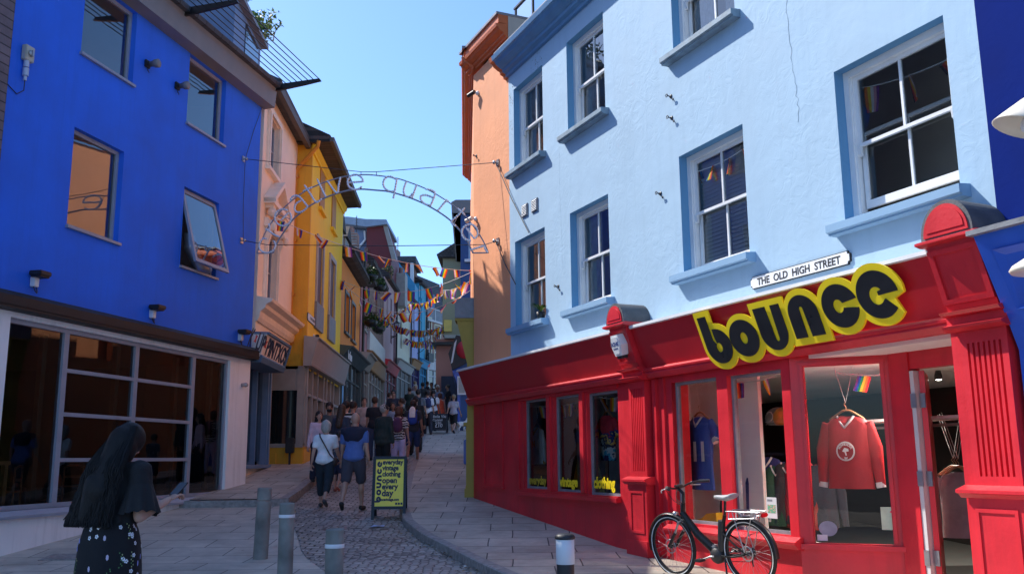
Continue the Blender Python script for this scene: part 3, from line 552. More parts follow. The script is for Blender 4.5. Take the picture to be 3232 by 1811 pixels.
# attic storey, glass balustrade, roof
mb=MB(); mb.box(1.2,4.0,-3.5,-.9,8.6,11.4); mb.box(-4.5,-1.0,-3.5,-.9,8.6,11.2); mb.build('dormer',M['greystone'],rb)
mb=MB(); mb.box(1.5,2.4,-.9,-.88,9.2,10.9); mb.box(2.7,3.7,-.9,-.88,9.2,10.9); mb.build('dormer_window',M['glassD'],rb)
mb=MB(); mb.box(1.1,4.1,-3.6,-.7,11.4,11.5); mb.build('dormer_roof',M['lead'],rb)
mb=MB()
for x in (4.45,5.25): mb.box(x-.02,x+.02,-.60,-.56,9.8,10.45)
mb.box(4.4,5.3,-.61,-.55,10.43,10.47); mb.build('roof_railing',M['black'],rb)
g=MB(); g.quad((4.5,-.58,9.9),(4.5,-.58,10.40),(5.2,-.58,10.40),(5.2,-.58,9.9)); g.build('balustrade_glass',M['glassU'],rb)
mb=MB()
for x in (1.2,2.2,3.2): mb.box(x-.015,x+.015,-.62,-.59,8.94,9.6)
mb.box(1.1,3.3,-.63,-.58,9.58,9.62); mb.build('terrace_rail',M['black'],rb)
# cracks and rust marks in the render: thin dark lines 1.5 mm proud
def crack(pts,w=.006,j=.02,seed=1):
    rnd=random.Random(seed); P=[]
    for (x0,z0),(x1,z1) in zip(pts,pts[1:]):
        n=max(2,int(math.hypot(x1-x0,z1-z0)/.05))
        for i in range(n): P.append((x0+(x1-x0)*i/n+rnd.gauss(0,j*.5),z0+(z1-z0)*i/n,w*rnd.uniform(.3,1.2)))
    mb=MB()
    for (x0,z0,w0),(x1,z1,w1) in zip(P,P[1:]): mb.quad((x0-w0/2,.0018,z0),(x0+w0/2,.0018,z0),(x1+w1/2,.0018,z1),(x1-w1/2,.0018,z1))
    return mb
ck=crack([(-3.18,6.62),(-3.12,6.3),(-3.15,5.75),(-3.2,5.2),(-3.18,4.95)],.006,.018,3)
for pts,s in (([(2.35,6.4),(2.36,5.9),(2.33,5.3),(2.3,4.4)],5),):
    k=crack(pts,.0035,.012,s); ck.add(k.v,k.f)
ck.build('wall_crack',paint('crack_line',(.10,.16,.24),.9,.2,9,0),rb)
pk=MB(); rnd=random.Random(4)
for (px,py,n,s) in ((4.25,8.05,60,.12),(3.1,8.32,50,.14),(4.2,7.5,25,.08)):
    for i in range(n):
        x=px+rnd.gauss(0,s); z=py+rnd.gauss(0,s*.9); r=rnd.uniform(.004,.016); k=rnd.randint(4,6)
        if x>4.33 or (2.9<x<4.16 and z<8.2): continue
        pk.add([(x+r*math.cos(a*2*PI/k)*rnd.uniform(.5,1.2),.0015,z+r*1.2*math.sin(a*2*PI/k)*rnd.uniform(.5,1.2)) for a in range(k)],[tuple(range(k))])
pk.build('flaking_patch',paint('bare_patch',(.22,.24,.26),.9,.3,9,0),rb)
for (x,z,nm) in ((3.68,5.77,'left'),(3.28,5.76,'right')):
    mb=MB(); mb.box(x-.115,x+.115,.003,.02,z-.11,z+.11,0)
    for i in range(7): mb.prof_x([(.02,z-.09+i*.028),(.035,z-.09+i*.028),(.022,z-.07+i*.028)],x-.09,x+.09,1)
    o=mb.build('vent_grille',[M['lead'],M['white']],loc=RW.w(0,0),rz=RW.rz); tag(o,'louvred vent grille on the light blue wall, %s of the pair'%nm,'vent','vent grilles below the top windows')
# ---- shop front. x positive = up the street
def redpart(name,mat='red'):
    class Q: pass
    return MB()
PL=(-.15,.24); PRr=(-5.46,-5.02)
# masonry / stall risers / framing of left window
mb=MB(); ops1=[(2.99,3.86,1.02,2.47),(1.87,2.73,1.0,2.46),(.73,1.64,.98,2.44)]
wallgrid(mb,.30,XO+.02,-.4,2.62,ops1,.12)
mb.build('shop_wall',M['red'],rb)
mb=MB(); mb.box(.70,4.12,.002,.09,.90,.965); mb.box(.72,4.10,.002,.05,.965,.985); mb.build('window_sill',M['red'],rb)
mb=MB()
for x in (2.73,2.86,1.64,1.755): pass
for xc in (2.86,1.755): mb.box(xc-.055,xc+.055,.001,.035,1.0,2.47)
mb.box(4.0,4.06,.001,.03,1.0,2.52); mb.box(.70,4.06,.001,.03,2.47,2.52); mb.build('window_moulding',M['red'],rb)
mb=MB(); pf=lambda a,b,c,d,w:(mb.box(a,b,.001,.025,c,c+w),mb.box(a,b,.001,.025,d-w,d),mb.box(a,a+w,.001,.025,c+w,d-w),mb.box(b-w,b,.001,.025,c+w,d-w))
pf(4.70,5.60,1.02,2.55,.05); mb.box(4.66,5.64,.001,.04,.985,1.015); mb.build('wall_panel',M['red'],rb)
for i,(a,b,c,d) in enumerate(ops1):
    m2=MB(); w=.035; m2.box(a,a+w,-.115,-.06,c,d); m2.box(b-w,b,-.115,-.06,c,d); m2.box(a+w,b-w,-.115,-.06,c,c+w); m2.box(a+w,b-w,-.115,-.06,d-w,d); f=m2.build('shop_window',M['lead'],rb)
    g=MB(); g.quad((a+w,-.09,c+w),(a+w,-.09,d-w),(b-w,-.09,d-w),(b-w,-.09,c+w)); g.build('pane',M['glassR'],f)
# fascia boards, canted forward
ZB,ZT=2.60,3.16
fn_y=lambda z:.12+.20*(z-2.63)/.54
def fascia(x0,x1):
    mb=MB(); mb.prof_x([(.0,ZB),(.10,ZB),(.11,ZB+.03),(fn_y(ZT),ZT),(.0,ZT)],x0,x1); mb.build('fascia',M['redfascia'],rb)
    mb=MB(); mb.prof_x([(.06,ZB-.09),(.10,ZB-.085),(.15,ZB-.03),(.145,ZB-.01),(.165,ZB),(.17,ZB+.02),(.14,ZB+.045),(.12,ZB+.05),(.06,ZB+.05)],x0,x1); mb.build('fascia_moulding',M['red'],rb)
    mb=MB(); mb.prof_x([(-.0,ZT),(fn_y(ZT)+.015,ZT-.01),(fn_y(ZT)+.03,ZT+.0),(fn_y(ZT)+.03,ZT+.035),(.0,ZT+.09)],x0,x1); mb.build('gutter_trim',M['white'],rb)
fascia(.27,6.14); fascia(-4.98,-.19)
# pilasters with fluting, plinth, console and lead-capped scroll
def pilaster(x0,x1,zg,right=False):
    xc=(x0+x1)/2; w=x1-x0
    mb=MB(); n=7; fl=[]; y0=.12; 
    # shaft with real flutes
    P=[(x0,0),(x0,y0)]; m_=w*.13; fw=(w-2*m_)/(n+ (n-1)*.55)
    zt,zb=2.40,1.33; x=x0+m_; cells=[]
    for i in range(n): cells.append((x,x+fw*.72)); x+=fw*1.55
    ops=[(a,b,zb,zt) for a,b in cells]; wallgrid(mb,x0,x1,1.21,2.50,ops,.022,y=y0)
    for a,b in cells: mb.quad((a,y0-.022,zb),(a,y0-.022,zt),(b,y0-.022,zt),(b,y0-.022,zb))
    mb.quad((x0,-.3,1.21),(x0,-.3,2.5),(x0,y0,2.5),(x0,y0,1.21)); mb.quad((x1,-.3,1.21),(x1,y0,1.21),(x1,y0,2.5),(x1,-.3,2.5)); p=mb.build('pilaster_shaft',M['red'],rb)
    mb=MB(); mb.prof_x([(-.2,1.16),(.17,1.16),(.20,1.19),(.23,1.20),(.23,1.225),(.15,1.25),(.12,1.26),(-.2,1.26)],x0-.09,x1+.09)
    mb.box(x0-.03,x1+.03,-.2,.16,.46,1.16); mb.box(x0-.055,x1+.055,-.2,.19,zg-.4,.46)
    a,b=x0+.03,x1-.03
    mb.box(a,a+.03,.16,.172,.55,1.08); mb.box(b-.03,b,.16,.172,.55,1.08); mb.box(a+.03,b-.03,.16,.172,.55,.58); mb.box(a+.03,b-.03,.16,.172,1.05,1.08); mb.build('plinth',M['red'],rb)
    mb=MB(); mb.prof_x([(-.1,2.50),(.18,2.50),(.24,2.52),(.25,2.54),(.18,2.56),(.18,2.62),(.24,2.63),(.27,2.655),(.2,2.67),(-.1,2.67)],x0-.06,x1+.06); mb.build('capital',M['red'],rb)
    # console: tapering box leaning out
    mb=MB(); mb.prof_x([(-.1,2.67),(.20,2.67),(.38,3.20),(-.1,3.20)],x0-.02,x1+.02)
    fy=lambda z:.20+.18*(z-2.67)/.53
    for (a,b,c,d) in ((x0-.02,x0+.03,2.72,3.16),(x1-.03,x1+.02,2.72,3.16),(x0+.03,x1-.03,2.72,2.76),(x0+.03,x1-.03,3.12,3.16)):
        mb.add([(a,fy(c)+.001,c),(b,fy(c)+.001,c),(b,fy(d)+.001,d),(a,fy(d)+.001,d),(a,fy(c)+.022,c),(b,fy(c)+.022,c),(b,fy(d)+.022,d),(a,fy(d)+.022,d)],[(4,7,6,5),(0,4,5,1),(1,5,6,2),(2,6,7,3),(3,7,4,0)])
    mb.build('console',M['red'],rb)
    mb=MB(); mb.prof_x([(-.05,3.20),(.40,3.20),(.46,3.215),(.46,3.235),(.42,3.25),(-.05,3.25)],x0-.07,x1+.07); mb.build('console_shelf',M['red'],rb)
    # barrel
    r=w/2+.03; arc=[(xc+r*math.cos(PI*k/20),3.25+.02+ (r*1.12)*math.sin(PI*k/20)) for k in range(21)]; arc=[(xc+r,3.25)]+arc+[(xc-r,3.25)]
    mb=MB(); mb.prof_y(arc,-.02,.42); o=mb.build('barrel_cap',M['leadd'],rb)
    r2=r-.035; a2=[(xc+r2,3.265)]+[(xc+r2*math.cos(PI*k/20),3.27+(r*1.12-.035)*math.sin(PI*k/20)) for k in range(21)]+[(xc-r2,3.265)]
    mb=MB(); mb.prof_y(a2,.42,.432); r3=r2-.035; a3=[(xc+r3,3.30)]+[(xc+r3*math.cos(PI*k/20),3.305+(r*1.12-.07-.035)*math.sin(PI*k/20)) for k in range(21)]+[(xc-r3,3.30)]
    mb.prof_y(a3,.432,.440); mb.build('barrel_face',M['red'],rb)
pilaster(PL[0],PL[1],.25); pilaster(PRr[0],PRr[1],.1)
mb=MB(); mb.box(-.60,-.18,-.25,.0,-.3,2.6); mb.box(-.30,-.22,-.001,.05,.3,2.5); mb.box(-.46,-.40,.001,.03,.3,2.55); mb.build('shop_jamb',M['red'],rb)
# right-hand display window, lobby glazing and doorway
mb=MB(); ops2=[(-1.53,-.60,.72,2.43),(-2.66,-1.73,.70,2.42)]
wallgrid(mb,-2.80,-.60,-.4,2.60,ops2,.12); mb.box(-2.80,-2.79,-.12,-.0,.7,2.5); mb.build('shop_wall',M['red'],rb)
mb=MB(); mb.prof_x([(.002,.56),(.06,.57),(.11,.62),(.115,.645),(.03,.69),(.002,.69)],-2.84,-.45); mb.prof_x([(.002,-.4),(.035,-.4),(.035,.20),(.002,.22)],-2.8,-.45); mb.build('window_sill',M['red'],rb)
for a,b,c,d in ops2:
    m2=MB(); w=.035; m2.box(a,a+w,-.115,-.06,c,d); m2.box(b-w,b,-.115,-.06,c,d); m2.box(a+w,b-w,-.115,-.06,c,c+w); m2.box(a+w,b-w,-.115,-.06,d-w,d); f=m2.build('shop_window',M['lead'],rb)
    g=MB(); g.quad((a+w,-.09,c+w),(a+w,-.09,d-w),(b-w,-.09,d-w),(b-w,-.09,c+w)); g.build('pane',M['glassR'],f)
# canted lobby window : from (-2.80,0) inwards to the door jamb
LB0=Vector((-2.80,0,0)); LB1=Vector((-3.58,-.66,0))
lbd=(LB1-LB0); lbl=lbd.length; lbd.normalize(); lbn=Vector((lbd.y,-lbd.x,0)); lbn=lbn if lbn.y>0 else -lbn
def LB(s,y,z): v=LB0+lbd*s+lbn*y; return (v.x,v.y,z)
def lbox(mb,s0,s1,y0,y1,z0,z1,m=0): q=MB().box(s0,s1,y0,y1,z0,z1); mb.add([LB(*v) for v in q.v],q.f,m)
mb=MB()
for s0,s1,z0,z1 in ((0,.14,-.4,2.60),(lbl-.14,lbl,-.4,2.6),(.14,lbl-.14,-.4,.64),(.14,lbl-.14,2.42,2.6)): lbox(mb,s0,s1,-.08,0,z0,z1)
lbox(mb,-.01,lbl,.001,.05,.58,.63); lbox(mb,.10,lbl-.1,.001,.02,2.43,2.46); lbox(mb,.10,.13,.001,.02,.66,2.43); lbox(mb,lbl-.13,lbl-.1,.001,.02,.66,2.43)
o=mb.build('lobby_window',M['red'],rb); fix_normals(o)
g=MB(); g.add([LB(.14,-.05,.64),LB(lbl-.14,-.05,.64),LB(lbl-.14,-.05,2.42),LB(.14,-.05,2.42)],[(0,1,2,3)]); g.build('pane',M['glassR'],o)
mb=MB(); mb.box(-4.96,-2.8,-1.2,.05,2.55,2.60); mb.build('lobby_soffit',M['red'],rb)
mb=MB(); mb.box(-3.80,-3.56,-.76,-.60,-.3,2.55); mb.box(-4.9,-3.80,-.74,-.62,2.33,2.55); mb.build('door_frame',M['red'],rb)
# reveal of the right pilaster facing the lobby (carries the poster)
mb=MB(); mb.box(-5.02,-4.92,-1.0,.10,-.3,2.55); mb.build('lobby_side_wall',M['red'],rb)
mb=MB(); mb.box(-3.85,-3.802,-.70,-.61,.0,2.31,0); mb.build('door_edge',M['shopwhite'],rb)
dv=Vector((.63,-.776,0)); dn_=Vector((-.776,-.63,0)); dr=MB(); q=MB().box(0,.85,0,.05,.02,2.31); dr.add([tuple(Vector((-3.87,-.66,0))+dv*a+dn_*b+Vector((0,0,c_))) for a,b,c_ in q.v],q.f); d0=fix_normals(dr.build('door',M['red'],rb))
for z in (.55,1.28,2.02): 
    mb=MB(); mb.box(-3.86,-3.80,-.615,-.598,z-.07,z+.07); mb.box(-3.93,-3.865,-.66,-.648,z-.07,z+.07); mb.build('hinge',M['steel'],d0)
# floor & interior of shop
sh=MB(); x0,x1=-5.0,XO; z0,z1,D=.12,2.62,5.0
sh.quad((x0,-.13,z0),(x0,-D,z0),(x1,-D,z0),(x1,-.13,z0)); sh.quad((x0,-D,z0),(x0,-D,z1),(x1,-D,z1),(x1,-D,z0)); sh.quad((x0,-.13,z0),(x0,-.13,z1),(x0,-D,z1),(x0,-D,z0)); sh.quad((x1,-.13,z0),(x1,-D,z0),(x1,-D,z1),(x1,-.13,z1))
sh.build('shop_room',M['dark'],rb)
mb=MB(); mb.box(x0,x1,-D,-.13,2.50,2.58); mb.build('shop_ceiling',M['room'],rb)
mb=MB(); mb.box(-1.16,.33,-.95,-.90,.3,2.5); mb.box(.28,.33,-.9,-.13,.3,2.5); mb.build('display_partition',M['room'],rb)
mb=MB(); mb.box(.3,4.2,-1.1,-.13,.80,.88); mb.build('display_shelf',M['room'],rb)
mb=MB(); mb.box(-2.75,-.5,-.9,-.13,.45,.55); mb.build('display_deck',M['room'],rb)
mb=MB(); mb.box(1.9,2.75,-1.05,-1.0,.9,2.5); mb.box(3.3,4.3,-1.3,-1.25,.9,2.5); mb.build('display_partition',paint('display_cloth',(.16,.18,.19),.9,.2,5,0),rb)
mb=MB(); mb.box(-4.2,-2.1,-1.6,-1.15,1.86,1.89); mb.build('wall_shelf',M['shopwhite'],rb)
# ---- deep blue neighbour at right edge
nb=fempty('navy_building',RW,XR-.005,label='deep blue building with a bright blue shop front at the far right edge',cat='building')
mb=MB(); mb.box(-8,0,-8,.006,3.28,11); mb.build('wall',M['navy'],nb)
mb=MB(); mb.prof_x([(.006,3.18),(.50,3.18),(.50,3.22),(.006,3.30)],-8,-.08); mb.build('lead_ledge',M['lead'],nb)
mb=MB(); mb.prof_x([(-.3,-.4),(.06,-.4),(.06,2.3),(.14,2.5),(.44,3.18),(-.3,3.18)],-8,-.10); 
for (a,b) in ((-1.9,-.22),(-3.8,-2.1)): mb.add([(a,.2,2.6),(b,.2,2.6),(b,.40,3.05),(a,.40,3.05),(a+.08,.19,2.67),(b-.08,.19,2.67),(b-.08,.36,3.0),(a+.08,.36,3.0)],[(0,4,7,3),(0,1,5,4),(1,2,6,5),(2,3,7,6)])
mb.build('shop_front',M['blueshop'],nb)
def shade_lamp(px,py,off,lab,s=1):
    x,z=RW.at(px,py,off); t=fempty('cone_lamp',RW,x,z,off,lab,'lamp','white enamel lamps on the navy building'); t.rotation_euler.x=0
    mb=MB(); mb.lathe([(0,.30),(.05,.30),(.055,.24),(.09,.20),(.20,.05),(.235,0),(.228,-.004),(.19,.05),(.08,.18),(0,.19)],(0,0,0),32); o=mb.build('lamp_shade',paint('cream_enamel',(.72,.66,.55),.4,.08,6,.05),t)
    for a in (.6,2.6,4.7): q=MB(); q.ell((.205*math.cos(a),.205*math.sin(a),.045),.008); q.build('rivet',M['gutter'],t)
    mb=MB(); mb.ell((0,0,.03),(.05,.05,.07)); mb.build('bulb',M['white'],t)
    mb=MB(); mb.tube([(0,0,.3),(0,0,.42),(0,-.06,.5),(0,-off+.02,.52)],.014,8); mb.lathe([(0,-off+.01),(.06,-off+.01),(.05,-off+.04),(0,-off+.05)],(0,0,.52),14,axis='y'); mb.build('bracket',M['white'],t)
    t.scale=(s,s,s); return t
t=shade_lamp(2583,322,.55,'cream cone-shaped lamp shade poking in at the right edge'); t.rotation_euler=(R(14),R(-14),RW.rz)
x,z=RW.at(2592,672,.62); t=fempty('canopy_lamp',RW,x,z,.62,'white ribbed lamp shade low on the blue shop front at the right edge','lamp')
mb=MB(); mb.lathe([(0,.10),(.06,.10),(.10,.06),(.12,.05),(.20,.0),(.22,-.03),(.21,-.05),(0,-.03)],(-.1,0,0),28); mb.build('lamp_shade',paint('cream_enamel2',(.72,.66,.55),.4,.08,6,.05),t)
mb=MB(); mb.tube([(-.1,0,.1),(-.1,0,.2),(-.1,-.3,.25)],.015,8); mb.build('bracket',M['white'],t)
# ---- street name plate
def nameplate(fr,x0,x1,z0,z1,off,txt,lab,size,m_=.0,tilt=0):
    t=fempty('street_sign',fr,(x0+x1)/2,(z0+z1)/2,off,lab,'street sign'); w,h=(x1-x0)/2,(z1-z0)/2; c=h*.42
    def outl(k): a,b=w-k,h-k; return [(-a+c,-b),(a-c,-b),(a-c*.8,-b+c*.8),(a,-b+c),(a,b-c),(a-c*.8,b-c*.8),(a-c,b),(-a+c,b),(-a+c*.8,b-c*.8),(-a,b-c),(-a,-b+c),(-a+c*.8,-b+c*.8)]
    mb=MB(); mb.prof_y(outl(0),.0,.022); mb.build('border',M['blackpl'],t); mb=MB(); mb.prof_y(outl(h*.13),.022,.028); pl=mb.build('plate',M['white'],t)
    mb=MB(); wall_text(mb,txt,0,.030,-size*.36,size,bold=size*.018,align='CENTER',ext=.001)
    # serifs
    mb.build('lettering',M['blackpl'],t); t.rotation_euler=(0,tilt,fr.rz); return t
t=nameplate(RW,-3.79,-2.28,3.335,3.475,.0,'THE  OLD  HIGH  STREET','white street name plate reading THE OLD HIGH STREET above the red shop',.112)
# ---- bounce lettering on fascia
def sgn(s,z,k=0.): return (-s,fn_y(z)+.085+k,z)
def letter_layer(shapes,mb,y0,y1):
    for i,P in enumerate(shapes):
        P=P[::-1]; n=len(P); e=i*.0012
        vs=[sgn(a,b,y0) for a,b in P]+[sgn(a,b,y1+e) for a,b in P]
        mb.add(vs,[(j,(j+1)%n,n+(j+1)%n,n+j) for j in range(n)]+[tuple(range(n))[::-1],tuple(range(n,2*n))])
def arc(cx,cy,rx,ry,a0,a1,n=28): return [(cx+rx*math.cos(R(a0+(a1-a0)*i/n)),cy+ry*math.sin(R(a0+(a1-a0)*i/n))) for i in range(n+1)]
BK=[]
# b: stem + bowl with key-hole counter
BK.append([(1.73,3.07),(1.73,2.73)]+arc(1.955,2.73,.225,.19,180,450)[0:]+[(1.925,2.92),(1.925,2.82)]+[(1.925,2.82)]+arc(1.96,2.715,.052,.052,110,-235,20)+[(1.885,2.80),(1.885,3.07)])
o1=arc(2.42,2.765,.235,.195,90,450,40); o2=arc(2.42,2.765,.058,.062,450,90,24); BK.append(o1+o2)
BK.append([(2.70,3.03),(2.70,2.77)]+arc(2.905,2.77,.205,.185,180,360)+[(3.11,3.03),(2.975,3.03)]+arc(2.935,2.70,.028,.028,0,-180,10)+[(2.895,3.03)])
BK.append([(3.20,2.66),(3.20,2.88)]+arc(3.405,2.88,.205,.185,180,0)+[(3.61,2.66),(3.43,2.66)]+arc(3.395,2.93,.026,.026,0,180,10)+[(3.365,2.66)])
BK.append(arc(3.905,2.885,.225,.20,12,348,44)+arc(3.885,2.885,.062,.062,-20,-340,24))
BK.append(arc(4.375,2.915,.235,.21,0,318,48)+[(4.452,2.868)]+arc(4.365,2.905,.082,.078,-40,-325,20)+[(4.385,2.94),(4.385,2.905)])
YL=[]
YL.append([(1.665,3.135),(1.665,2.73)]+arc(1.955,2.73,.29,.255,180,450)+[(1.95,2.985),(1.95,3.135)]); YL.append(arc(2.42,2.765,.30,.26,0,354,40))
YL.append([(2.635,3.095),(2.635,2.77)]+arc(2.905,2.77,.27,.25,180,360)+[(3.175,3.095)]); YL.append([(3.135,2.595),(3.135,2.88)]+arc(3.405,2.88,.27,.25,180,0)+[(3.675,2.595)])
YL.append(arc(3.905,2.885,.29,.265,0,354,44)); YL.append(arc(4.375,2.915,.30,.275,10,318,44)+[(4.55,2.86),(4.665,2.90)][:2])
t=fempty('shop_sign',RW,0,0,0,'black and yellow bounce lettering on the red fascia','sign')
mb=MB(); letter_layer(YL,mb,-.02,.0); o=mb.build('yellow_outline',paint('sign_yellow',(.98,.72,.015),.4,.06,4,.03),t)
for P,nm in zip(BK,'bounce'):
    mb=MB(); letter_layer([P],mb,.009,.014); o=mb.build('letter',paint('sign_black',(.012,.012,.014),.3,.3,4,.02,coat=.3) if nm=='b' else bpy.data.materials['sign_black'],t)
# ---- alarm box
t=fempty('alarm_box',RW,-.0+.045,2.97,.36,'white hexagonal alarm box with blue lettering on the left pilaster','alarm')
mb=MB(); hx=[(-.075,-.14),(.075,-.14),(.125,0),(.085,.14),(-.085,.14),(-.125,0)]; mb.prof_y(hx[::-1] if 0 else hx,-.06,.05); mb.prof_y([(x*.75,z*.8) for x,z in hx],.05,.065); mb.build('case',M['white'],t)
mb=MB(); mb.box(-.06,.06,-.05,.04,-.18,-.14); mb.build('strobe_lens',M['blackpl'],t)
mb=MB(); wall_text(mb,'ASHE',0,.067,-.005,.078,bold=.001,align='CENTER',ext=.001); wall_text(mb,'ALARMS',0,.067,-.05,.032,align='CENTER',ext=.001); mb.build('lettering',paint('alarm_blue',(.02,.04,.22),.5,.1,5,0),t); t.rotation_euler=(R(-14),0,RW.rz)
# ---- iron hooks and eyes on the light wall
def wallhook(px,py,lab,L=.085,fr=RW,grp='rusty iron fixings on the light blue wall'):
    x,z=fr.at(px,py); mb=MB(); mb.lathe([(0,0),(.03,0),(.025,.01),(0,.012)],(0,0,0),10,axis='y')
    mb.tube([(0,.0,0),(0,.06,.0)],.007,6); mb.tube([(0.02*math.cos(a),.07,.02*math.sin(a)) for a in np.linspace(0,6.0,12)],.006,5); mb.tube([(-.02,.07,0),(-L,.03,-L*.9)],.006,5); mb.ell((-L,.03,-L*.9),(.014,.01,.02))
    o=mb.build('wall_hook',M['wire'],loc=fr.w(x,z),rz=fr.rz); tag(o,lab,'hook',grp)
for px,py,lab in ((1688,243,'iron eye hook on the light blue wall, topmost of three'),(1690,297,'iron eye hook on the light blue wall, middle of three'),(1662,487,'iron eye hook with a bolt left of the blind window'),(1405,720,'iron bolt on the light blue wall right of the lower left window'),(1199,392,'small hook near the left edge of the orange wall')): wallhook(px,py,lab)
# street-wall of the orange end (hidden face up the lane) and its cornice
p0=RW.w(XO,0); p1=p0+Vector((math.sin(R(-3)),math.cos(R(-3)),0))*12
OW=Frame(p0,p1); ow=fempty('orange_side_house',OW,label='orange side house beyond the corner with deep red-orange cornice',cat='building')
mb=MB(); wallgrid(mb,.02,10,-.5,9.25,[(2,3,4,5.4),(4.5,5.5,4,5.4),(7,8,4,5.4)],.2); hull(mb,.02,10,-.5,9.25,.3); mb.box(.3,9.7,-.28,-.27,0,9); mb.build('wall',M['orangeR'],ow)
cornice(ow,-.20,7.6,9.30,M['orangeT'],.72)
mb=MB(); mb.box(-.1,7.6,-.3,.20,9.585,9.75); mb.build('parapet',M['orangeT'],ow)
mb=MB(); mb.box(-.22,7.6,-.5,.24,9.75,9.80); mb.build('capping',M['lead'],ow)
# camera and pipe stub on the orange wall
def wallcam(px,py,lab,col,fr=RW):
    x,z=fr.at(px,py); t=fempty('security_camera',fr,x,z,0,lab,'camera')
    mb=MB(); mb.lathe([(0,0),(.05,0),(.045,.03),(.02,.035),(.018,.10),(0,.10)],(0,0,0),14,axis='y'); mb.build('mount',M['white'],t)
    mb=MB(); mb.tube([(-.02,.09,.01),(.16,.15,-.02)],[.042,.045],14); mb.build('camera_body',col,t); return t
wallcam(1203,235,'black bullet camera high on the orange wall',M['blackpl']); wallcam(1198,551,'pinkish bullet camera lower on the orange wall',M['peachT'])
# ================================================================ houses up the lane (left side): frames run far -> near
def LF(pn,pf): return Frame(pf,pn)
def rect(fr,pts,off=0):
    q=[fr.at(x,y,off) for x,y in pts]; xs=[a for a,b in q]; zs=[b for a,b in q]; return min(xs),max(xs),min(zs),max(zs)
def house(name,lab,fr,z0,z1,mat,D=6,ops=(),x0=0,x1=None,dep=.15,wmat=None,surround=None,win='bars',low=None):
    x1=fr.L if x1 is None else x1; t=fempty(name,fr,label=lab,cat='building'); ops=list(ops)
    mb=MB(); wallgrid(mb,x0,x1,z0,z1,ops,dep); hull(mb,x0,x1,z0,z1,D); mb.build('wall',mat,t)
    for o in ops:
        a,b,c,d=o[:4]
        if win=='plain': w=MB(); w.quad((a,-dep+.01,c),(a,-dep+.01,d),(b,-dep+.01,d),(b,-dep+.01,c)); w.build('window',M['glassD'],t)
        else:
            m2=MB(); w=.06; y0,y1=-dep+.005,-dep+.06; m2.box(a,a+w,y0,y1,c,d); m2.box(b-w,b,y0,y1,c,d); m2.box(a+w,b-w,y0,y1,c,c+w); m2.box(a+w,b-w,y0,y1,d-w,d); m2.box(a+w,b-w,y0,y1,(c+d)/2-.03,(c+d)/2+.03)
            if win=='bars': m2.box((a+b)/2-.015,(a+b)/2+.015,y0,y1-.01,c+w,(c+d)/2-.03); m2.box((a+b)/2-.015,(a+b)/2+.015,y0,y1-.01,(c+d)/2+.03,d-w)
            f=m2.build('window',wmat or M['white'],t); g=MB(); g.quad((a+w,y0+.005,c+w),(a+w,y0+.005,d-w),(b-w,y0+.005,d-w),(b-w,y0+.005,c+w)); g.build('pane',M['glassD'],f)
        if surround:
            s=MB(); e=.11; s.box(a-e,a,.002,.035,c-.02,d+e); s.box(b,b+e,.002,.035,c-.02,d+e); s.box(a,b,.002,.035,d,d+e); s.box(a-e-.03,b+e+.03,.002,.09,c-.10,c-.02); s.build('window_surround',surround,t)
    return t
def shopfront(t,fr,x0,x1,zg,zf0,zf1,mat,fmat=None,cant=.12,n=3,stall=.5,trans=True,proj=.06,inner=None):
    """timber shopfront: corner posts, stallriser, glazing bars, panes, fascia"""
    w=(x1-x0); pw=min(.22,w*.06); mb=MB()
    for a,b in ((x0,x0+pw),(x1-pw,x1)): mb.box(a,b,.002,proj+.05,zg-.6,zf0)
    mb.box(x0+pw,x1-pw,.002,proj,zg-.6,zg+stall); mb.box(x0+pw,x1-pw,.002,proj+.05,zg+stall,zg+stall+.05)
    xs=[x0+pw+(w-2*pw)*i/n for i in range(n+1)]
    for x in xs[1:-1]: mb.box(x-.04,x+.04,.002,proj+.01,zg+stall+.05,zf0)
    zt=zf0-(zf0-zg)*.2
    if trans: mb.box(x0+pw,x1-pw,.003,proj,zt-.03,zt+.03)
    mb.build('shop_front',mat,t)
    g=MB(); g.quad((x0+pw,.02,zg+stall),(x0+pw,.02,zf0),(x1-pw,.02,zf0),(x1-pw,.02,zg+stall)); g.build('shop_pane',inner or M['glassD'],t)
    mb=MB(); mb.prof_x([(.002,zf0),(proj+.06,zf0),(proj+.09,zf0+.04),(proj+.07,zf0+.05),(proj+.07+cant,zf1-.06),(proj+.16+cant,zf1-.04),(proj+.18+cant,zf1),(.002,zf1+.06)],x0-.03,x1+.03); mb.build('fascia',fmat or mat,t)
# ---- peach house
PH=LF((-5.72,20.25),(-5.92,24.42)); L=PH.L
e1=rect(PH,[cB(165,575),cB(205,600),cB(160,860),cB(200,905)])
ph=fempty('peach_house',PH,label='peach rendered house with classical window surround next to the blue building',cat='building')
wu=(e1[0],e1[1]+.25,7.35,9.15); wl=(L-3.05,L-2.05,4.85,6.6)
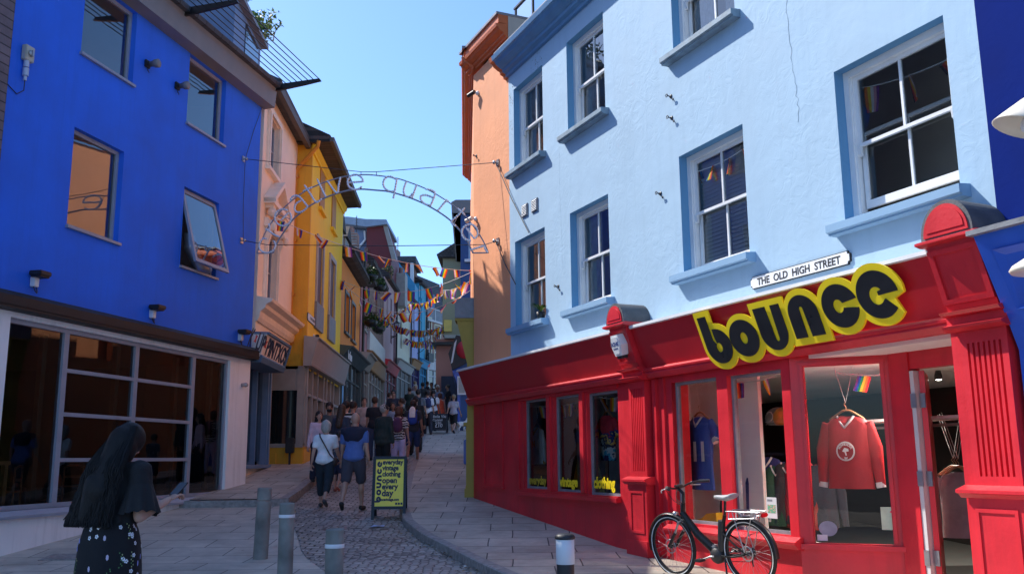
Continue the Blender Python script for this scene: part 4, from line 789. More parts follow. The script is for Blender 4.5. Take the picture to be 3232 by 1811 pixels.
# positions measured from the picture
a,_=PH.at(*cB(210,600)); b,_=PH.at(*cB(160,580)); c0=PH.at(*cB(165,860))[1]; d0=PH.at(*cB(170,590))[1]; wu=(a,b,c0,d0)
a,_=PH.at(*cA(165,500)); b,_=PH.at(*cA(85,500)); c0=PH.at(*cA(90,740))[1]; d0=PH.at(*cA(120,200))[1]; wl=(a,b,c0,d0)
mb=MB(); wallgrid(mb,0,L,4.3,10.25,[wu,wl],.2); hull(mb,0,L,4.3,10.25,7); mb.build('wall',M['peach'],ph)
for k,(a,b,c,d) in enumerate((wu,wl)):
    fixed_window(ph,a,b,c,d,-.1,M['greyframe'],M['glassD'],hb=((c+d)/2,),fw=.05)
    mb=MB(); e=.16
    for s0,s1 in ((a-e,a),(b,b+e)): mb.box(s0,s1,.002,.05,c-.05,d+.02); mb.box(s0+.03,s1-.03,.05,.09,c,d)
    mb.box(a-e-.05,b+e+.05,.002,.12,c-.14,c-.05)
    if k==0: mb.box(a-e,b+e,.002,.07,d+.02,d+.16); 
    else:
        mb.box(a-e-.1,b+e+.1,.002,.10,d+.02,d+.22)
        # scroll brackets, festoon and open pediment
        for s in (a-e+.05,b+e-.05):
            mb.lathe([(0,-.12),(.10,-.12),(.10,.12),(0,.12)],(s,.16,d+.36),16,axis='x'); mb.lathe([(0,-.10),(.075,-.10),(.075,.10),(0,.10)],(s,.13,d+.10),16,axis='x')
            mb.lathe([(0,-.14),(.045,-.14),(.045,.14),(0,.14)],(s,.16,d+.36),12,axis='x'); mb.box(s-.12,s+.12,.002,.20,d+.46,d+.56); mb.prof_x([(.002,d-.5),(.07,d-.45),(.16,d-.1),(.12,d+.02),(.002,d+.05)],s-.07,s+.07)
        xc=(a+b)/2; W=(b-a)/2+e+.22; zb=d+.56; H=.62
        for sg_ in (-1,1):
            mb.add([(xc+sg_*W,.002,zb),(xc+sg_*W,.28,zb),(xc+sg_*W,.28,zb+.13),(xc+sg_*W,.002,zb+.13),(xc,.002,zb+H),(xc,.28,zb+H),(xc,.28,zb+H+.13),(xc,.002,zb+H+.13)],[(0,1,2,3),(4,7,6,5),(1,5,6,2),(3,2,6,7),(0,4,5,1)])
            mb.ell((xc+sg_*W*.8,.2,zb-.55),(.07,.07,.12))
        mb.box(xc-W,xc+W,.002,.24,zb-.02,zb+.10); mb.prof_y([(xc-W*.6,zb+.16),(xc+W*.6,zb+.16),(xc,zb+H*.75)],.002,.09)
        for i in range(7): mb.ell((xc+(i-3)*.13,.10,d+.38+.03*abs(i-3)),(.07,.06,.06))
    mb.build('window_surround',M['peachT'],ph)
mb=MB(); mb.prof_x([(.002,4.86),(.04,4.86),(.08,4.95),(.10,5.08),(.20,5.16),(.22,5.24),(.34,5.30),(.36,5.36),(.002,5.42)][0:] ,-.25,L); 
o=mb.build('cornice',M['peachT'],ph); o.location.z=-.28
SG=[PH.at(*cA(270,1060),.28),PH.at(*cA(265,1225),.28),PH.at(*cA(5,910),.28),PH.at(*cA(5,1085),.28)]
mb=MB(); mb.prof_x([(.002,10.15),(.26,10.14),(.34,10.16),(.38,10.24),(.34,10.28),(-3.2,11.9),(-6.8,10.3)],-.12,L+.05); mb.build('roof',M['slate'],ph)
mb=MB(); mb.prof_x([(.24,10.0),(.36,10.0),(.38,10.13),(.24,10.13)],-.12,L); mb.build('eaves_gutter',M['gutter'],ph)
xd,zd=PH.at(657,86,-.62); zd=min(zd,12.1); mb=MB(); mb.box(xd,xd+2.6,-3.0,-.62,10.2,zd-.1); mb.build('dormer',M['bluegrey'],ph)
mb=MB(); mb.prof_x([(-.45,zd-.1),(-.45,zd),(-3.2,zd+.12),(-3.2,zd-.1)],xd-.15,xd+2.75); mb.build('dormer_roof',M['lead'],ph)
mb=MB(); mb.box(xd+.3,xd+1.6,-.62,-.60,zd-1.0,zd-.25); mb.build('dormer_window',M['glassD'],ph)
# lower peach wall and blue shop front
PLW=LF((-6.05,20.2),(-6.22,23.78)); l2=PLW.L; mb=MB()
zz=lambda px,py,off=0:PLW.at(px,py,off)
q=rect(PLW,[cA(20,1190),cA(140,1200)]); 
pl=fempty('blue_shop_front',PLW,label='pale blue timber shop front below the UP PINTXOS sign board',cat='shop front')
mb=MB(); wallgrid(mb,0,l2+.3,-.2,4.6,[(.30,l2+.2,1.42,3.95)],.2); mb.build('wall',M['peach'],pl)
mb=MB()
for x0,x1,y1 in ((.30,.42,.06),(.46,.56,.03),(l2-.9,l2-.80,.03),(l2-.76,l2-.64,.06),(1.6,1.66,.0)): mb.box(x0,x1,-.19,y1,1.42,3.95)
mb.box(.2,l2,.002,.1,1.34,1.42); mb.box(.30,l2,-.19,.02,3.85,3.95); mb.build('shop_frame',paint('powder_blue_paint',(.13,.23,.38),.5,.1,4,.1),pl)
g=MB(); g.quad((.42,-.12,1.5),(.42,-.12,3.85),(l2,-.12,3.85),(l2,-.12,1.5)); g.build('pane',M['glassL'],pl); room(pl,0,l2,1.0,4,-.2,2,M['dark'])
# sign board
x0=min(p[0] for p in SG); x1=L+.1; zt=(SG[0][1]+SG[2][1])/2; zb=(SG[1][1]+SG[3][1])/2
sb=fempty('shop_sign',PH,0,0,.0,'peach sign board reading UP and PINTXOS in dark letters with pale blue frame','sign')
def slv(z): return .16+.14*(z-zb)/(zt-zb)
mb=MB(); mb.prof_x([(-.1,zb-.02),(.15,zb-.02),(.29,zt),(-.1,zt)],x0,x1); mb.build('board',paint('sign_peach',(.92,.78,.66),.5,.05,4,.05),sb)
mb=MB(); mb.prof_x([(-.4,zb-.14),(.17,zb-.14),(.21,zb-.02),(.19,zb+.02),(.14,zb+.02),(-.4,zb-.02)],x0-.03,x1); mb.add([(x0-.03,-.1,zb),(x0-.03,.2,zb),(x0-.03,.34,zt),(x0-.03,-.1,zt),(x0+.04,-.1,zb),(x0+.04,.2,zb),(x0+.04,.34,zt),(x0+.04,-.1,zt)],[(0,1,2,3),(4,7,6,5),(1,5,6,2),(0,4,5,1),(3,2,6,7)]); mb.prof_x([(.0,zt-.03),(.33,zt-.03),(.34,zt+.02),(.0,zt+.03)],x0-.03,x1); mb.build('frame',paint('sign_blue_frame',(.10,.18,.28),.5,.1,4,.1),sb)
S=(zt-zb)*.92; LM=[paint('sign_navy',(.012,.015,.04),.5,.2,5,0),paint('sign_red',(.55,.06,.04),.5,.1,5,0)]; wf=lambda x,y,z:(x,slv(z)+y,z)
def tw(s,p0,p1,mat_=0,size=S*1.12,zo=0,bold=.012):
    xa,_=PH.at(*p0,.25); xb,_=PH.at(*p1,.25); v,f=text_geo(s,size,.003,bold,'LEFT'); w0=min(q[0] for q in v); w1=max(q[0] for q in v); k=(xa-xb)/(w1-w0)
    mb=MB(); mb.add([wf(xa-(q[0]-w0)*k,.004+q[2],zb+(zt-zb)*.13+zo+q[1]) for q in v],f); mb.build('lettering',LM[mat_],sb)
tw('UP',cA(38,1000),cA(96,1030)); tw('PINTXOS',cA(112,1050),cA(262,1130)); tw('x',cA(15,990),cA(32,1000),1,S*.6,.14); tw('x',cA(92,1030),cA(106,1040),1,S*.6,.14)
x_,_=PH.at(*cA(8,950),.25); v,f=text_geo('K',S*1.12,.003,.012,'LEFT'); mb=MB(); mb.add([wf(x_+.30-q[0]*.8,.004+q[2],zb+(zt-zb)*.13+q[1]) for q in v],f); mb.build('lettering',LM[0],sb)
# ---- yellow house : flank (towards us) and street front
YC=(-5.50,24.40); YF=LF(YC,(-5.83,30.85)); L=YF.L
yo=[]
def op(fr,f,pts,off=0): r=rect(fr,[f(*p) for p in pts],off); return r
cS=crop(780,350,1.698)
for pts in ([(372,690),(405,730),(365,1020),(398,1060)],[(442,780),(468,830),(435,1090),(462,1125)],[(390,290),(412,330),(388,520),(410,545)],[(455,420),(472,450),(452,600),(470,625)]):
    yo.append(op(YF,cS,pts))
yo=[(a,b,c,d) for a,b,c,d in yo]
yo=[(a,b,(c+ c)/2+.0,d) for a,b,c,d in yo]
zlo=YF.at(*cS(382,1040))[1]; zhi=YF.at(*cS(388,710))[1]; xs=[(YF.at(*cS(400,900))[0],YF.at(*cS(370,900))[0]),(YF.at(*cS(466,900))[0],YF.at(*cS(440,900))[0])]
zl2=YF.at(*cS(400,535))[1]; zh2=YF.at(*cS(400,300))[1]; xs2=[(YF.at(*cS(413,420))[0],YF.at(*cS(388,420))[0]),(YF.at(*cS(473,520))[0],YF.at(*cS(452,520))[0])]
yo=[(a,b,zlo,zhi) for a,b in xs]+[(a,b,zl2,zh2) for a,b in xs2]
yh=house('yellow_house','bright yellow rendered house with grey window surrounds and a flank coloured darker as shade',YF,3.9,10.2,M['yellow'],7,yo[:2],surround=None,wmat=M['greystone'],win='plain')
for a,b,c,d in yo[:2]:
    s=MB(); e=.16; s.box(a-e,a,.002,.05,c,d+e); s.box(b,b+e,.002,.05,c,d+e); s.box(a,b,.002,.05,d,d+e); s.build('window_surround',M['greystone'],yh)
    s=MB(); s.box(a-e,b+e,.002,.07,c-.75,c); s.build('window_apron',M['lead'],yh); s=MB(); s.box(a,b,-.10,-.02,c,d); s.build('shutter',paint('brown_shutter',(.14,.09,.085),.6,.1,5,.1),yh)
for a,b,c,d in yo[2:]:
    s=MB(); s.box(a,b,.002,.03,c,d); s.build('blind_window',paint('shutter_ochre',(.45,.20,.02),.6,.1,5,.1),yh)
    s=MB(); s.box(a-.08,b+.08,.002,.10,c-.12,c-.02); s.build('sill',M['yellow'],yh)
mb=MB(); FW_=-7.0-YC[0]
# flank wall, faces the camera; its shade is put into the ochre colour
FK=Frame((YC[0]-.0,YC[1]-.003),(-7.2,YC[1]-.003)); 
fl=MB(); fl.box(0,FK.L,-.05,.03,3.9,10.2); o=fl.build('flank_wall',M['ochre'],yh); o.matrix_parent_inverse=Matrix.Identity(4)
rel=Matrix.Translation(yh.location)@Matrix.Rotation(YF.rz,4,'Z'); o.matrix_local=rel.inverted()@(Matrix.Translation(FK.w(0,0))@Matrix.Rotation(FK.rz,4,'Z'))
def flank(mb,name,mat,par=yh,fr=FK,pfr=YF):
    o=mb.build(name,mat,par); rel=Matrix.Translation(par.location)@Matrix.Rotation(par.rotation_euler.z,4,'Z'); o.matrix_local=rel.inverted()@(Matrix.Translation(fr.w(0,0))@Matrix.Rotation(fr.rz,4,'Z')); return o
mb=MB(); mb.prof_x([(.002,9.88),(.05,9.88),(.06,9.95),(.12,10.0),(.14,10.1),(.002,10.15)],0,L+.1); mb.build('cornice',M['yellow'],yh)
mb=MB(); mb.prof_x([(.002,10.12),(.52,10.15),(.56,10.25),(.50,10.34),(-3.5,12.2),(-7,10.3),(-7,10.1)],-.1,L+.25); mb.build('roof',M['tile'],yh)
mb=MB(); mb.prof_x([(.50,10.14),(.60,10.14),(.62,10.26),(.50,10.26)],-.12,L+.28); mb.build('eaves_gutter',M['gutter'],yh)
dp=fempty('drainpipe',FK,label='orange downpipe on the shade-toned flank of the yellow house',cat='drainpipe')
xp=FK.at(*cS(245,900))[0]; mb=MB(); mb.tube([(-.25,.42,10.1),(-.22,.40,9.95),(xp-.18,.14,9.55),(xp,.10,9.35),(xp,.10,4.5)],.055,10)
for z in (9.2,7.4,5.9,4.6): mb.cyl((xp,.10,z-.06),(xp,.10,z+.06),.075,10); mb.box(xp-.1,xp+.1,.03,.07,z-.02,z+.02)
mb.build('pipe',paint('orange_pipe',(.62,.24,.02),.5,.1,5,.1),dp)
t=nameplate(YF,*(lambda r:(r[0],r[1],r[2],r[2]+.22))(rect(YF,[cS(378,1170),cS(320,1120)])),0,'THE OLD HIGH STREET','small white street name plate on the yellow house',.105)
# grey shopfront wrapping the corner
gs=fempty('grey_shop_front',YF,label='warm grey corner shop front with blank fascia below the yellow house',cat='shop front')
zf0=YF.at(*cS(312,1330),.3)[1]; zf1=YF.at(*cS(318,1170),.3)[1]; zg=1.15
mb=MB(); mb.prof_x([(-.02,zf0),(.20,zf0),(.22,zf0+.05),(.20,zf0+.07),(.34,zf1-.05),(.40,zf1-.03),(.40,zf1),(-.02,zf1+.05)],.0,L+.32); mb.build('fascia',M['greyshop'],gs)
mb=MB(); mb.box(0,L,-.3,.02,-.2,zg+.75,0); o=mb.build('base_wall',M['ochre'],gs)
mb=MB(); pw=.16
for x in (.0,1.4,2.1,2.9,3.5,4.6,5.5,L-pw): mb.box(x,x+(.1 if 0<x<L-.5 else pw),-.2,.05,zg+.75,zf0)
mb.box(0,L,-.2,.06,zg+.72,zg+.80); mb.box(0,L,-.19,.03,zf0-.75,zf0-.68); mb.box(1.5,2.1,-.19,.02,zg+.4,zf0-.75) if 0 else None; mb.box(2.1,2.9,-.18,.0,zg-.1,zf0-.75); mb.build('shop_frame',M['greyshop'],gs)
g=MB(); g.quad((.1,-.1,zg+.75),(.1,-.1,zf0),(L-.1,-.1,zf0),(L-.1,-.1,zg+.75)); g.build('shop_pane',M['glassD'],gs)
LF_=FK.L
mb=MB(); mb.box(.03,LF_,-.25,.02,zf0+.02,zf1); flank(mb,'fascia',M['greyshop'],gs)
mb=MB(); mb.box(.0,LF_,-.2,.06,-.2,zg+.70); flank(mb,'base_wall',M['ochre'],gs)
mb=MB(); mb.box(.0,.2,-.2,.05,zg+.75,zf0+.02); mb.box(LF_-.1,LF_,-.2,.05,zg+.7,zf0); mb.box(.2,LF_,-.2,.03,zf0-.62,zf0+.02); mb.box(0,LF_,-.2,.09,zg+.70,zg+.80); mb.box(.25,LF_-.15,.03,.045,zf0-.55,zf0-.08); flank(mb,'shop_frame',M['greyshop'],gs)
g=MB(); g.quad((.2,-.0,zg+.8),(.2,-.0,zf0-.6),(LF_,-.0,zf0-.6),(LF_,-.0,zg+.8)); flank(g,'shop_pane',M['glassD'],gs)
x,z=FK.at(*c4(0,0)) if 0 else (FK.at(734,1135)[0],1.55)
t=fempty('bin_post',FK,x,1.2,.22,'black box on a short post against the ochre wall','post'); mb=MB(); mb.cyl((0,0,0),(0,0,.62),.03); mb.bbox(-.11,.11,-.07,.07,.5,.9,.02); mb.build('post_box',M['blackpl'],t)
mb=MB(); mb.tube([(x+.4,.09,.9),(x+.4,.09,1.7)],.02); o=mb.build('thin_pipe',M['ochre'],loc=FK.w(0,0),rz=FK.rz); tag(o,'thin ochre pipe low on the flank beside the black box','pipe')
wc=wallcam(788,845,'black security camera under the yellow house above the grey fascia',M['blackpl'],YF)
x,z=PLW.at(*crop(780,1000,2.887)(280,605)); 
# ---- orange house
OF=LF((-5.86,30.9),(-6.16,36.7)); L=OF.L
oo=[op(OF,cA,[(698,640),(718,700),(690,960),(715,990)]),op(OF,cA,[(745,720),(768,760),(740,1000),(765,1040)])]
oo=[]
for (xa,xb,ym,yt,yb) in ((693,722,800,655,950),(742,768,850,735,1010)): a,_=OF.at(*cA(xb,ym)); b,_=OF.at(*cA(xa,ym)); oo.append((a,b,OF.at(*cA(xa,yb))[1],OF.at(*cA(xa+3,yt))[1]))
oh=house('orange_house','orange rendered house with dark window surrounds up the lane',OF,4.9,8.55,M['orangeS'],5,oo,surround=M['teald'],wmat=M['teald'],win='plain')
mb=MB(); mb.prof_x([(.002,8.40),(.30,8.45),(.45,8.52),(.45,8.66),(.30,8.72),(-.6,8.95),(-.6,8.4)],0,L); mb.build('roof_edge',M['tile'],oh)
# mansard with dormers over the orange house
mb=MB(); mb.prof_x([(-.55,8.5),(-.75,8.6),(-1.5,11.0),(-3.5,12.4),(-5,12.4),(-5,8.5)],0,L+1.5); mb.build('mansard_roof',M['tile'],oh)
for i,xd in enumerate((L-1.6,L-3.4,L-5.2)):
    mb=MB(); mb.box(xd-.6,xd+.6,-2.4,-.5,8.8,10.25); mb.build('dormer',M['greyshop'],oh); mb=MB(); mb.box(xd-.4,xd-.02,-.51,-.485,9.1,10.1); mb.box(xd+.02,xd+.4,-.51,-.485,9.1,10.1); mb.build('dormer_window',M['white'] if i==0 else M['lead'],oh)
    mb=MB(); mb.prof_y([(xd-.75,10.2),(xd+.75,10.2),(xd+.6,10.35),(xd,10.8),(xd-.6,10.35)],-2.6,-.4); mb.build('dormer_roof',M['tile'],oh)
shopfront(oh,OF,0,L,1.95,OF.at(*cA(655,1110),.2)[1],OF.at(*cA(655,1000),.3)[1],M['teald'],cant=.25,n=4,stall=.4)
x,z=OF.at(*c4(345,75),.3); mb=MB(); wall_text(mb,'hifive' if 0 else 'le fine',x,.36,z,.42,bold=.01); mb.build('shop_lettering',M['white'],oh)
mb=MB(); q0=OF.at(*cA(668,1230))[0]; mb.quad((q0-.45,.03,3.0),(q0-.45,.03,4.1),(q0-.05,.03,4.1),(q0-.05,.03,3.0)); mb.build('window_poster',[paint('sky_blue_poster',(.25,.5,.75),.5,.2,5,0)],oh)
# ---- mauve house
MF=LF((-6.14,36.75),(-6.30,39.5)); L=MF.L; r=op(MF,cA,[(832,740),(850,740),(830,960),(850,980)])
mh=house('mauve_house','narrow mauve house between the orange house and the brick house',MF,4.9,9.0,M['mauve'],5,[(r[0],r[1],r[2]+.2,r[3]-.1)],surround=M['greyshop'],win='plain')
mb=MB(); mb.prof_x([(.002,8.9),(.40,8.92),(.42,9.06),(-1,9.4),(-4,9.4),(-4,8.9)],0,L); mb.build('roof',M['tile'],mh)
shopfront(mh,MF,0,L,2.5,5.15,5.75,M['greyshop'],cant=.25,n=2)
mb=MB(); mb.tube([(L-.05,.12,9.6),(L-.05,.12,3.6)],.06); o=mb.build('drainpipe',M['black'],mh)
# ---- brick house with hanging baskets, white and ochre fascias
BF=LF((-6.30,39.55),(-6.62,46.7)); L=BF.L
def win(px,py,w,h,fr,f=cA): x,z=fr.at(*f(px,py)); return (x-w/2,x+w/2,z-h/2,z+h/2)
bo=[win(872,440,.8,1.3,BF),win(935,530,.8,1.3,BF),win(868,660,.8,1.3,BF),win(933,760,.8,1.4,BF)]
bh=house('brick_house','red-brown brick house with hanging baskets above a white board',BF,5.9,BF.at(*cA(845,360))[1],M['brickd'],5,bo)
zt_=BF.at(*cA(845,360))[1]
mb=MB(); mb.prof_x([(.002,zt_-.1),(.22,zt_-.05),(.26,zt_+.1),(-.1,zt_+.35),(-2.5,zt_+1.6),(-5,zt_)],-.05,L+.02); mb.build('roof',M['tile'],bh)
zw1=BF.at(*cA(865,925),.1)[1]; zw0=BF.at(*cA(865,1080),.1)[1]
mb=MB(); mb.box(0,L,.002,.12,zw0,zw1); mb.build('white_board',M['shopwhite'],bh)
shopfront(bh,BF,0,L,2.9,zw0-.8,zw0-.02,M['greyshop'],M['ochrewood'],cant=.04,n=5,stall=.4)
def leafclump(mb,c,r,n,s,m=0,seed=0):
    rnd=random.Random(seed)
    for i in range(n):
        a=rnd.random()*2*PI; ph_=math.acos(rnd.uniform(-1,1)); q=rnd.random()**.4
        p=Vector((c[0]+r[0]*q*math.sin(ph_)*math.cos(a),c[1]+r[1]*q*math.sin(ph_)*math.sin(a),c[2]+r[2]*q*math.cos(ph_)))
        d=Vector((rnd.gauss(0,1),rnd.gauss(0,1),rnd.gauss(0,1))).normalized(); e=d.orthogonal().normalized()*s*rnd.uniform(.25,.5); d*=s*rnd.uniform(.7,1.3)
        mb.add([p-d*.5,p+e,p+d*.5,p-e],[(0,1,2,3)],m if m is not None else rnd.randint(0,1))
for i,(px,py) in enumerate(((893,525),(958,605),(890,870),(948,920))):
    x,z=BF.at(*cA(px,py),.5); t=fempty('hanging_basket',BF,x,z,.5,['upper left','upper right','lower left','lower right'][i]+' hanging basket of green plants on the brick house','plant','hanging baskets on the brick house')
    mb=MB(); mb.lathe([(0,-.28),(.15,-.24),(.26,-.12),(.28,0),(0,0)],(0,0,0),14); mb.build('basket',M['black'],t); mb=MB(); leafclump(mb,(0,0,.02),(.30,.30,.36),300,.09,None,i); mb.build('foliage',[M['leafd'],M['leafm']],t)
    mb=MB(); mb.tube([(0,-.5,.65),(0,-.05,.65),(0,0,.6),(0,0,0)],.015,6); mb.build('bracket',M['black'],t)
# ---- tall house behind: blue-grey walls, dark red gable panel
TF=Frame((-6.75+.0,49.5),(-12.5,49.5)); 
x0,z0_=TF.at(*cA(1045,370)); xa,za=TF.at(*cA(1000,150)); xb,zb_=TF.at(*cA(860,170)); xc,zc=TF.at(*cA(755,130))
th_=fempty('panelled_house',TF,label='tall house behind with a dark red panelled gable and blue-grey dormer',cat='building')
mb=MB(); mb.prof_y([(x0,4),(x0,z0_),(xa,za),(xb,zb_+.1),(xb,4)],-4,-.0); mb.build('gable_panel',M['redpan'],th_)
mb=MB(); mb.prof_y([(xb-.02,4),(xb-.02,zb_),(xc+1,zb_),(xc+1,4)],-4,-.3); mb.build('wall',M['bluegrey'],th_)
mb=MB(); mb.prof_y([(xa-.15,za+.02),(xa-.1,za+.28),(xb,zb_+.45),(xb+1,zb_+.6),(xc+1,zb_+.6),(xc+1,zb_+.3),(xb,zb_+.02)],-4.2,.3); mb.build('roof',paint('pale_blue_roof_edge',(.28,.36,.46),.5,.1,4,.1),th_)
mb=MB(); mb.add([(x0-.3,.06,z0_-.3),(x0-.05,.06,z0_-.3),(xa-.1,.06,za),(xa+.12,.06,za),(x0-.3,-.5,z0_-.3),(x0-.05,-.5,z0_-.3),(xa-.1,-.5,za),(xa+.12,-.5,za)][0:8],[(0,1,3,2),(0,2,6,4),(1,5,7,3)]); mb.build('verge',M['greyshop'],th_)
mb=MB(); mb.tube([(xb+.15,-.2,zb_-.1),(xb+.1,-.2,zb_-.6),(xb+.6,-.2,zb_-1.2),(xb+.6,-.2,zb_-2.4)],.07,8); mb.build('drainpipe',M['white'],th_)
# ---- pale pink, cream, lavender, cyan houses
def simple_house(name,lab,pn,pf,zg,zt,mat,shop,fmat,wins,f=cA,D=5,shopz=None,roof='tile',surround=None,rh=1.4,proj=.2,fz=None):
    fr=LF(pn,pf); t=house(name,lab,fr,fz or zg+2.9,zt,mat,D,[win(*w_,fr) for w_ in wins],surround=surround)
    mb=MB(); mb.prof_x([(.002,zt-.1),(proj,zt-.05),(proj+.03,zt+.1),(-.1,zt+.3),(-D/2,zt+rh),(-D,zt)],0,fr.L); mb.build('roof',M[roof],t)
    shopfront(t,fr,0,fr.L,zg,zg+2.45,zg+2.95,shop,fmat,cant=.15,n=3,stall=.45)
    mb=MB(); mb.tube([(.12,.10,zt),(.12,.10,zg)],.05,6); mb.build('drainpipe',M['black'],t); mb=MB(); mb.box(fr.L-.9,fr.L-.1,-2.2,-1.5,zt,zt+rh+.9); mb.build('chimney',M['brickr'],t); mb=MB(); mb.cyl((fr.L-.7,-1.85,zt+rh+.9),(fr.L-.7,-1.85,zt+rh+1.25),.12); mb.cyl((fr.L-.3,-1.85,zt+rh+.9),(fr.L-.3,-1.85,zt+rh+1.25),.12); mb.build('chimney_pot',M['brickr'],t)
    mb=MB(); mb.tube([(fr.L-.5,-1.6,zt+rh),(fr.L-.5,-1.6,zt+rh+1.9)],.02,5); [mb.tube([(fr.L-.5-.3,-1.6,zt+rh+1.3+.15*k_),(fr.L-.5+.3,-1.6,zt+rh+1.3+.15*k_)],.012,4) for k_ in range(4)]; mb.build('aerial',M['wire'],t); return fr,t
PF,pk_=simple_house('pink_house','pale pink rendered house up the lane beyond the brick house',(-6.6,46.75),(-6.66,51.8),3.6,LF((-6.6,46.75),(-6.66,51.8)).at(*cA(1020,560))[1],M['pink'],M['mauve'],M['red'],[(1015,730,.8,1.4),(1045,800,.8,1.4),(1045,960,.8,1.2)])
CF,cr_=simple_house('cream_house','cream rendered house with pale gable end up the lane',(-6.66,51.9),(-6.45,57.4),4.2,LF((-6.66,51.9),(-6.45,57.4)).at(*cA(1115,600))[1],M['cream'],M['greyshop'],M['greystone'],[(1120,660,.8,1.5),(1120,820,.8,1.5),(1150,790,.7,1.4),(1120,990,.8,1.4)])
VF,lv_=simple_house('lavender_house','lavender rendered house with dark purple shop up the lane',(-6.45,57.5),(-6.25,60.4),4.8,LF((-6.45,57.5),(-6.25,60.4)).at(*cA(1200,720))[1],M['lav'],M['purple'],M['ochrewood'],[(1215,800,.7,1.4),(1215,960,.7,1.4)])
YF2,cy_=simple_house('cyan_house','bright turquoise house with yellow lettering shop up the lane',(-6.22,60.5),(-6.0,63.0),5.1,LF((-6.22,60.5),(-6.0,63.0)).at(*cA(1240,560))[1],M['cyan'],M['cyanroof'],M['cyanroof'],[(1265,640,.7,1.5),(1270,780,.7,1.5),(1270,950,.7,1.4)],fz=8.2)
# cyan gable rising behind the pink / cream houses
GFm=Frame((-6.6,58.5),(-12.5,58.5)); pts=[GFm.at(*cA(x,y)) for x,y in ((1015,400),(1080,400),(1225,590),(1225,700),(1000,700))]
t=fempty('cyan_gable',GFm,label='large turquoise gable end with brick dormer behind the cream house',cat='building')
mb=MB(); mb.prof_y([(a,b) for a,b in pts][::-1],-4,0); fix_normals(mb.build('gable_wall',M['cyanroof'],t))
dd=[GFm.at(*cA(x,y)) for x,y in ((1090,430),(1200,430),(1200,560))]
mb=MB(); mb.box(dd[1][0],dd[0][0],-3.5,-.4,dd[2][1]-1,dd[0][1]); mb.build('dormer',M['brickd'],t); mb=MB(); mb.box(dd[1][0]-.25,dd[0][0]+.6,-3.6,-.1,dd[0][1],dd[0][1]+.45); mb.build('dormer_roof',M['slate'],t)
mb=MB(); mb.box(dd[1][0]-.1,dd[1][0]+.1,-.4,-.1,dd[2][1]-1,dd[0][1]); mb.build('dormer_trim',M['white'],t)
# cream gable end visible above the pink roof
CG=Frame((-6.66,51.86),(-9.5,51.86)); pts=[CG.at(*cA(x,y)) for x,y in ((1085,545),(1105,545),(1190,650))]
t=fempty('chimney_stack',CG,*CG.at(*cA(1085,560)),0,'rendered chimney and railing above the pink roof','chimney'); mb=MB(); mb.box(-.5,.5,-1.2,0,-1.5,.4); mb.build('stack',M['greystone'],t); mb=MB(); mb.cyl((-.2,-.5,.4),(-.2,-.5,.8),.12); mb.cyl((.2,-.5,.4),(.2,-.5,.8),.12); mb.build('chimney_pot',M['brickr'],t)
# ---- brick house with balconies closing the view
EF=LF((-5.95,63.1),(-4.55,66.9)); L=EF.L; zt_=EF.at(*cA(1330,870))[1]
eo=[win(1325,930,.9,1.5,EF),win(1395,990,.9,1.5,EF),win(1325,1080,.9,1.2,EF),win(1395,1110,.9,1.1,EF)]
eb=house('balcony_house','orange brick house with white windows and glass balconies closing the lane',EF,8.2,zt_,M['brickr'],6,eo,surround=M['cream'])
mb=MB(); mb.prof_x([(-.9,zt_-.3),(-1.6,zt_+3.6),(-6,zt_+4.6),(-6,zt_-.3)],-1.5,L+.5); mb.build('roof',M['slate'],eb)
mb=MB(); mb.box(0,L,-.02,.02,zt_+.15,zt_+.9); g_=mb.build('balcony_glass',M['lead'],eb); mb=MB(); mb.box(-.05,L,-.05,.05,zt_+.9,zt_+.98); mb.box(-.05,L,-1,.12,zt_-.02,zt_+.12)
for i in range(4): mb.box(i*L/3-.05,i*L/3+.05,-.05,.05,zt_+.1,zt_+.95)
mb.build('balcony_rail',M['shopwhite'],eb)
for xx in (.6,2.6): mb=MB(); mb.box(xx,xx+1.1,-1.2,-1.0,zt_+.2,zt_+2.4); mb.build('balcony_door',M['bluegrey'],eb)
shopfront(eb,EF,0,L,5.5,7.6,8.3,M['shopwhite'],M['shopwhite'],cant=.1,n=4)
mb=MB(); x,z=EF.at(*cA(1310,1195),.1); mb.box(x-.32,x+.32,.2,.24,z-.22,z+.22); o=mb.build('red_sign',paint('red_sign_panel',(.75,.05,.03),.5,.1,5,0),eb); 
mb=MB(); x,z=EF.at(*cA(1320,1150),.1); mb.box(x-.4,x+.4,.3,.4,z-.3,z+.3); mb.build('black_sign',M['black'],eb)
tf=Frame((-2,72),(-9,72)); t=fempty('slate_roof_house',tf,label='dark slate roofed block on the skyline at the top of the lane',cat='building')
a=tf.at(*cA(1435,615)); b=tf.at(*cA(1300,720)); mb=MB(); mb.box(a[0]-.5,b[0]+1,-6,0,4,a[1]); mb.build('wall',M['slate'],t)
# ================================================================ houses on the right of the lane
# mustard console pilaster at the corner
CP=Frame((-.72,17.90),(-1.6,17.90)); t=fempty('mustard_pilaster',CP,label='mustard shopfront pilaster with lead-capped bracket at the corner of the orange wall',cat='pilaster')
mb=MB(); mb.prof_y([(0,-.2),(.20,-.2),(.20,1.0),(.19,1.02),(.19,2.16),(.17,2.2),(.17,3.33),(.38,4.20),(0,4.20)],-.40,0); mb.build('bracket',M['mustard'],t)
for bx4 in ((-.01,.24,-.42,.03,2.14,2.2),(0,.22,-.42,.025,-.2,.95),(0,.41,-.43,.02,4.18,4.23)): MB().box(*bx4).build('moulding',M['mustard'],t)
mb=MB(); mb.prof_y([(-.02,4.23),(.41,4.23),(.41,4.52),(.37,4.60),(.30,4.63),(-.02,4.63)],-.44,.04); mb.build('lead_cap',M['lead'],t)
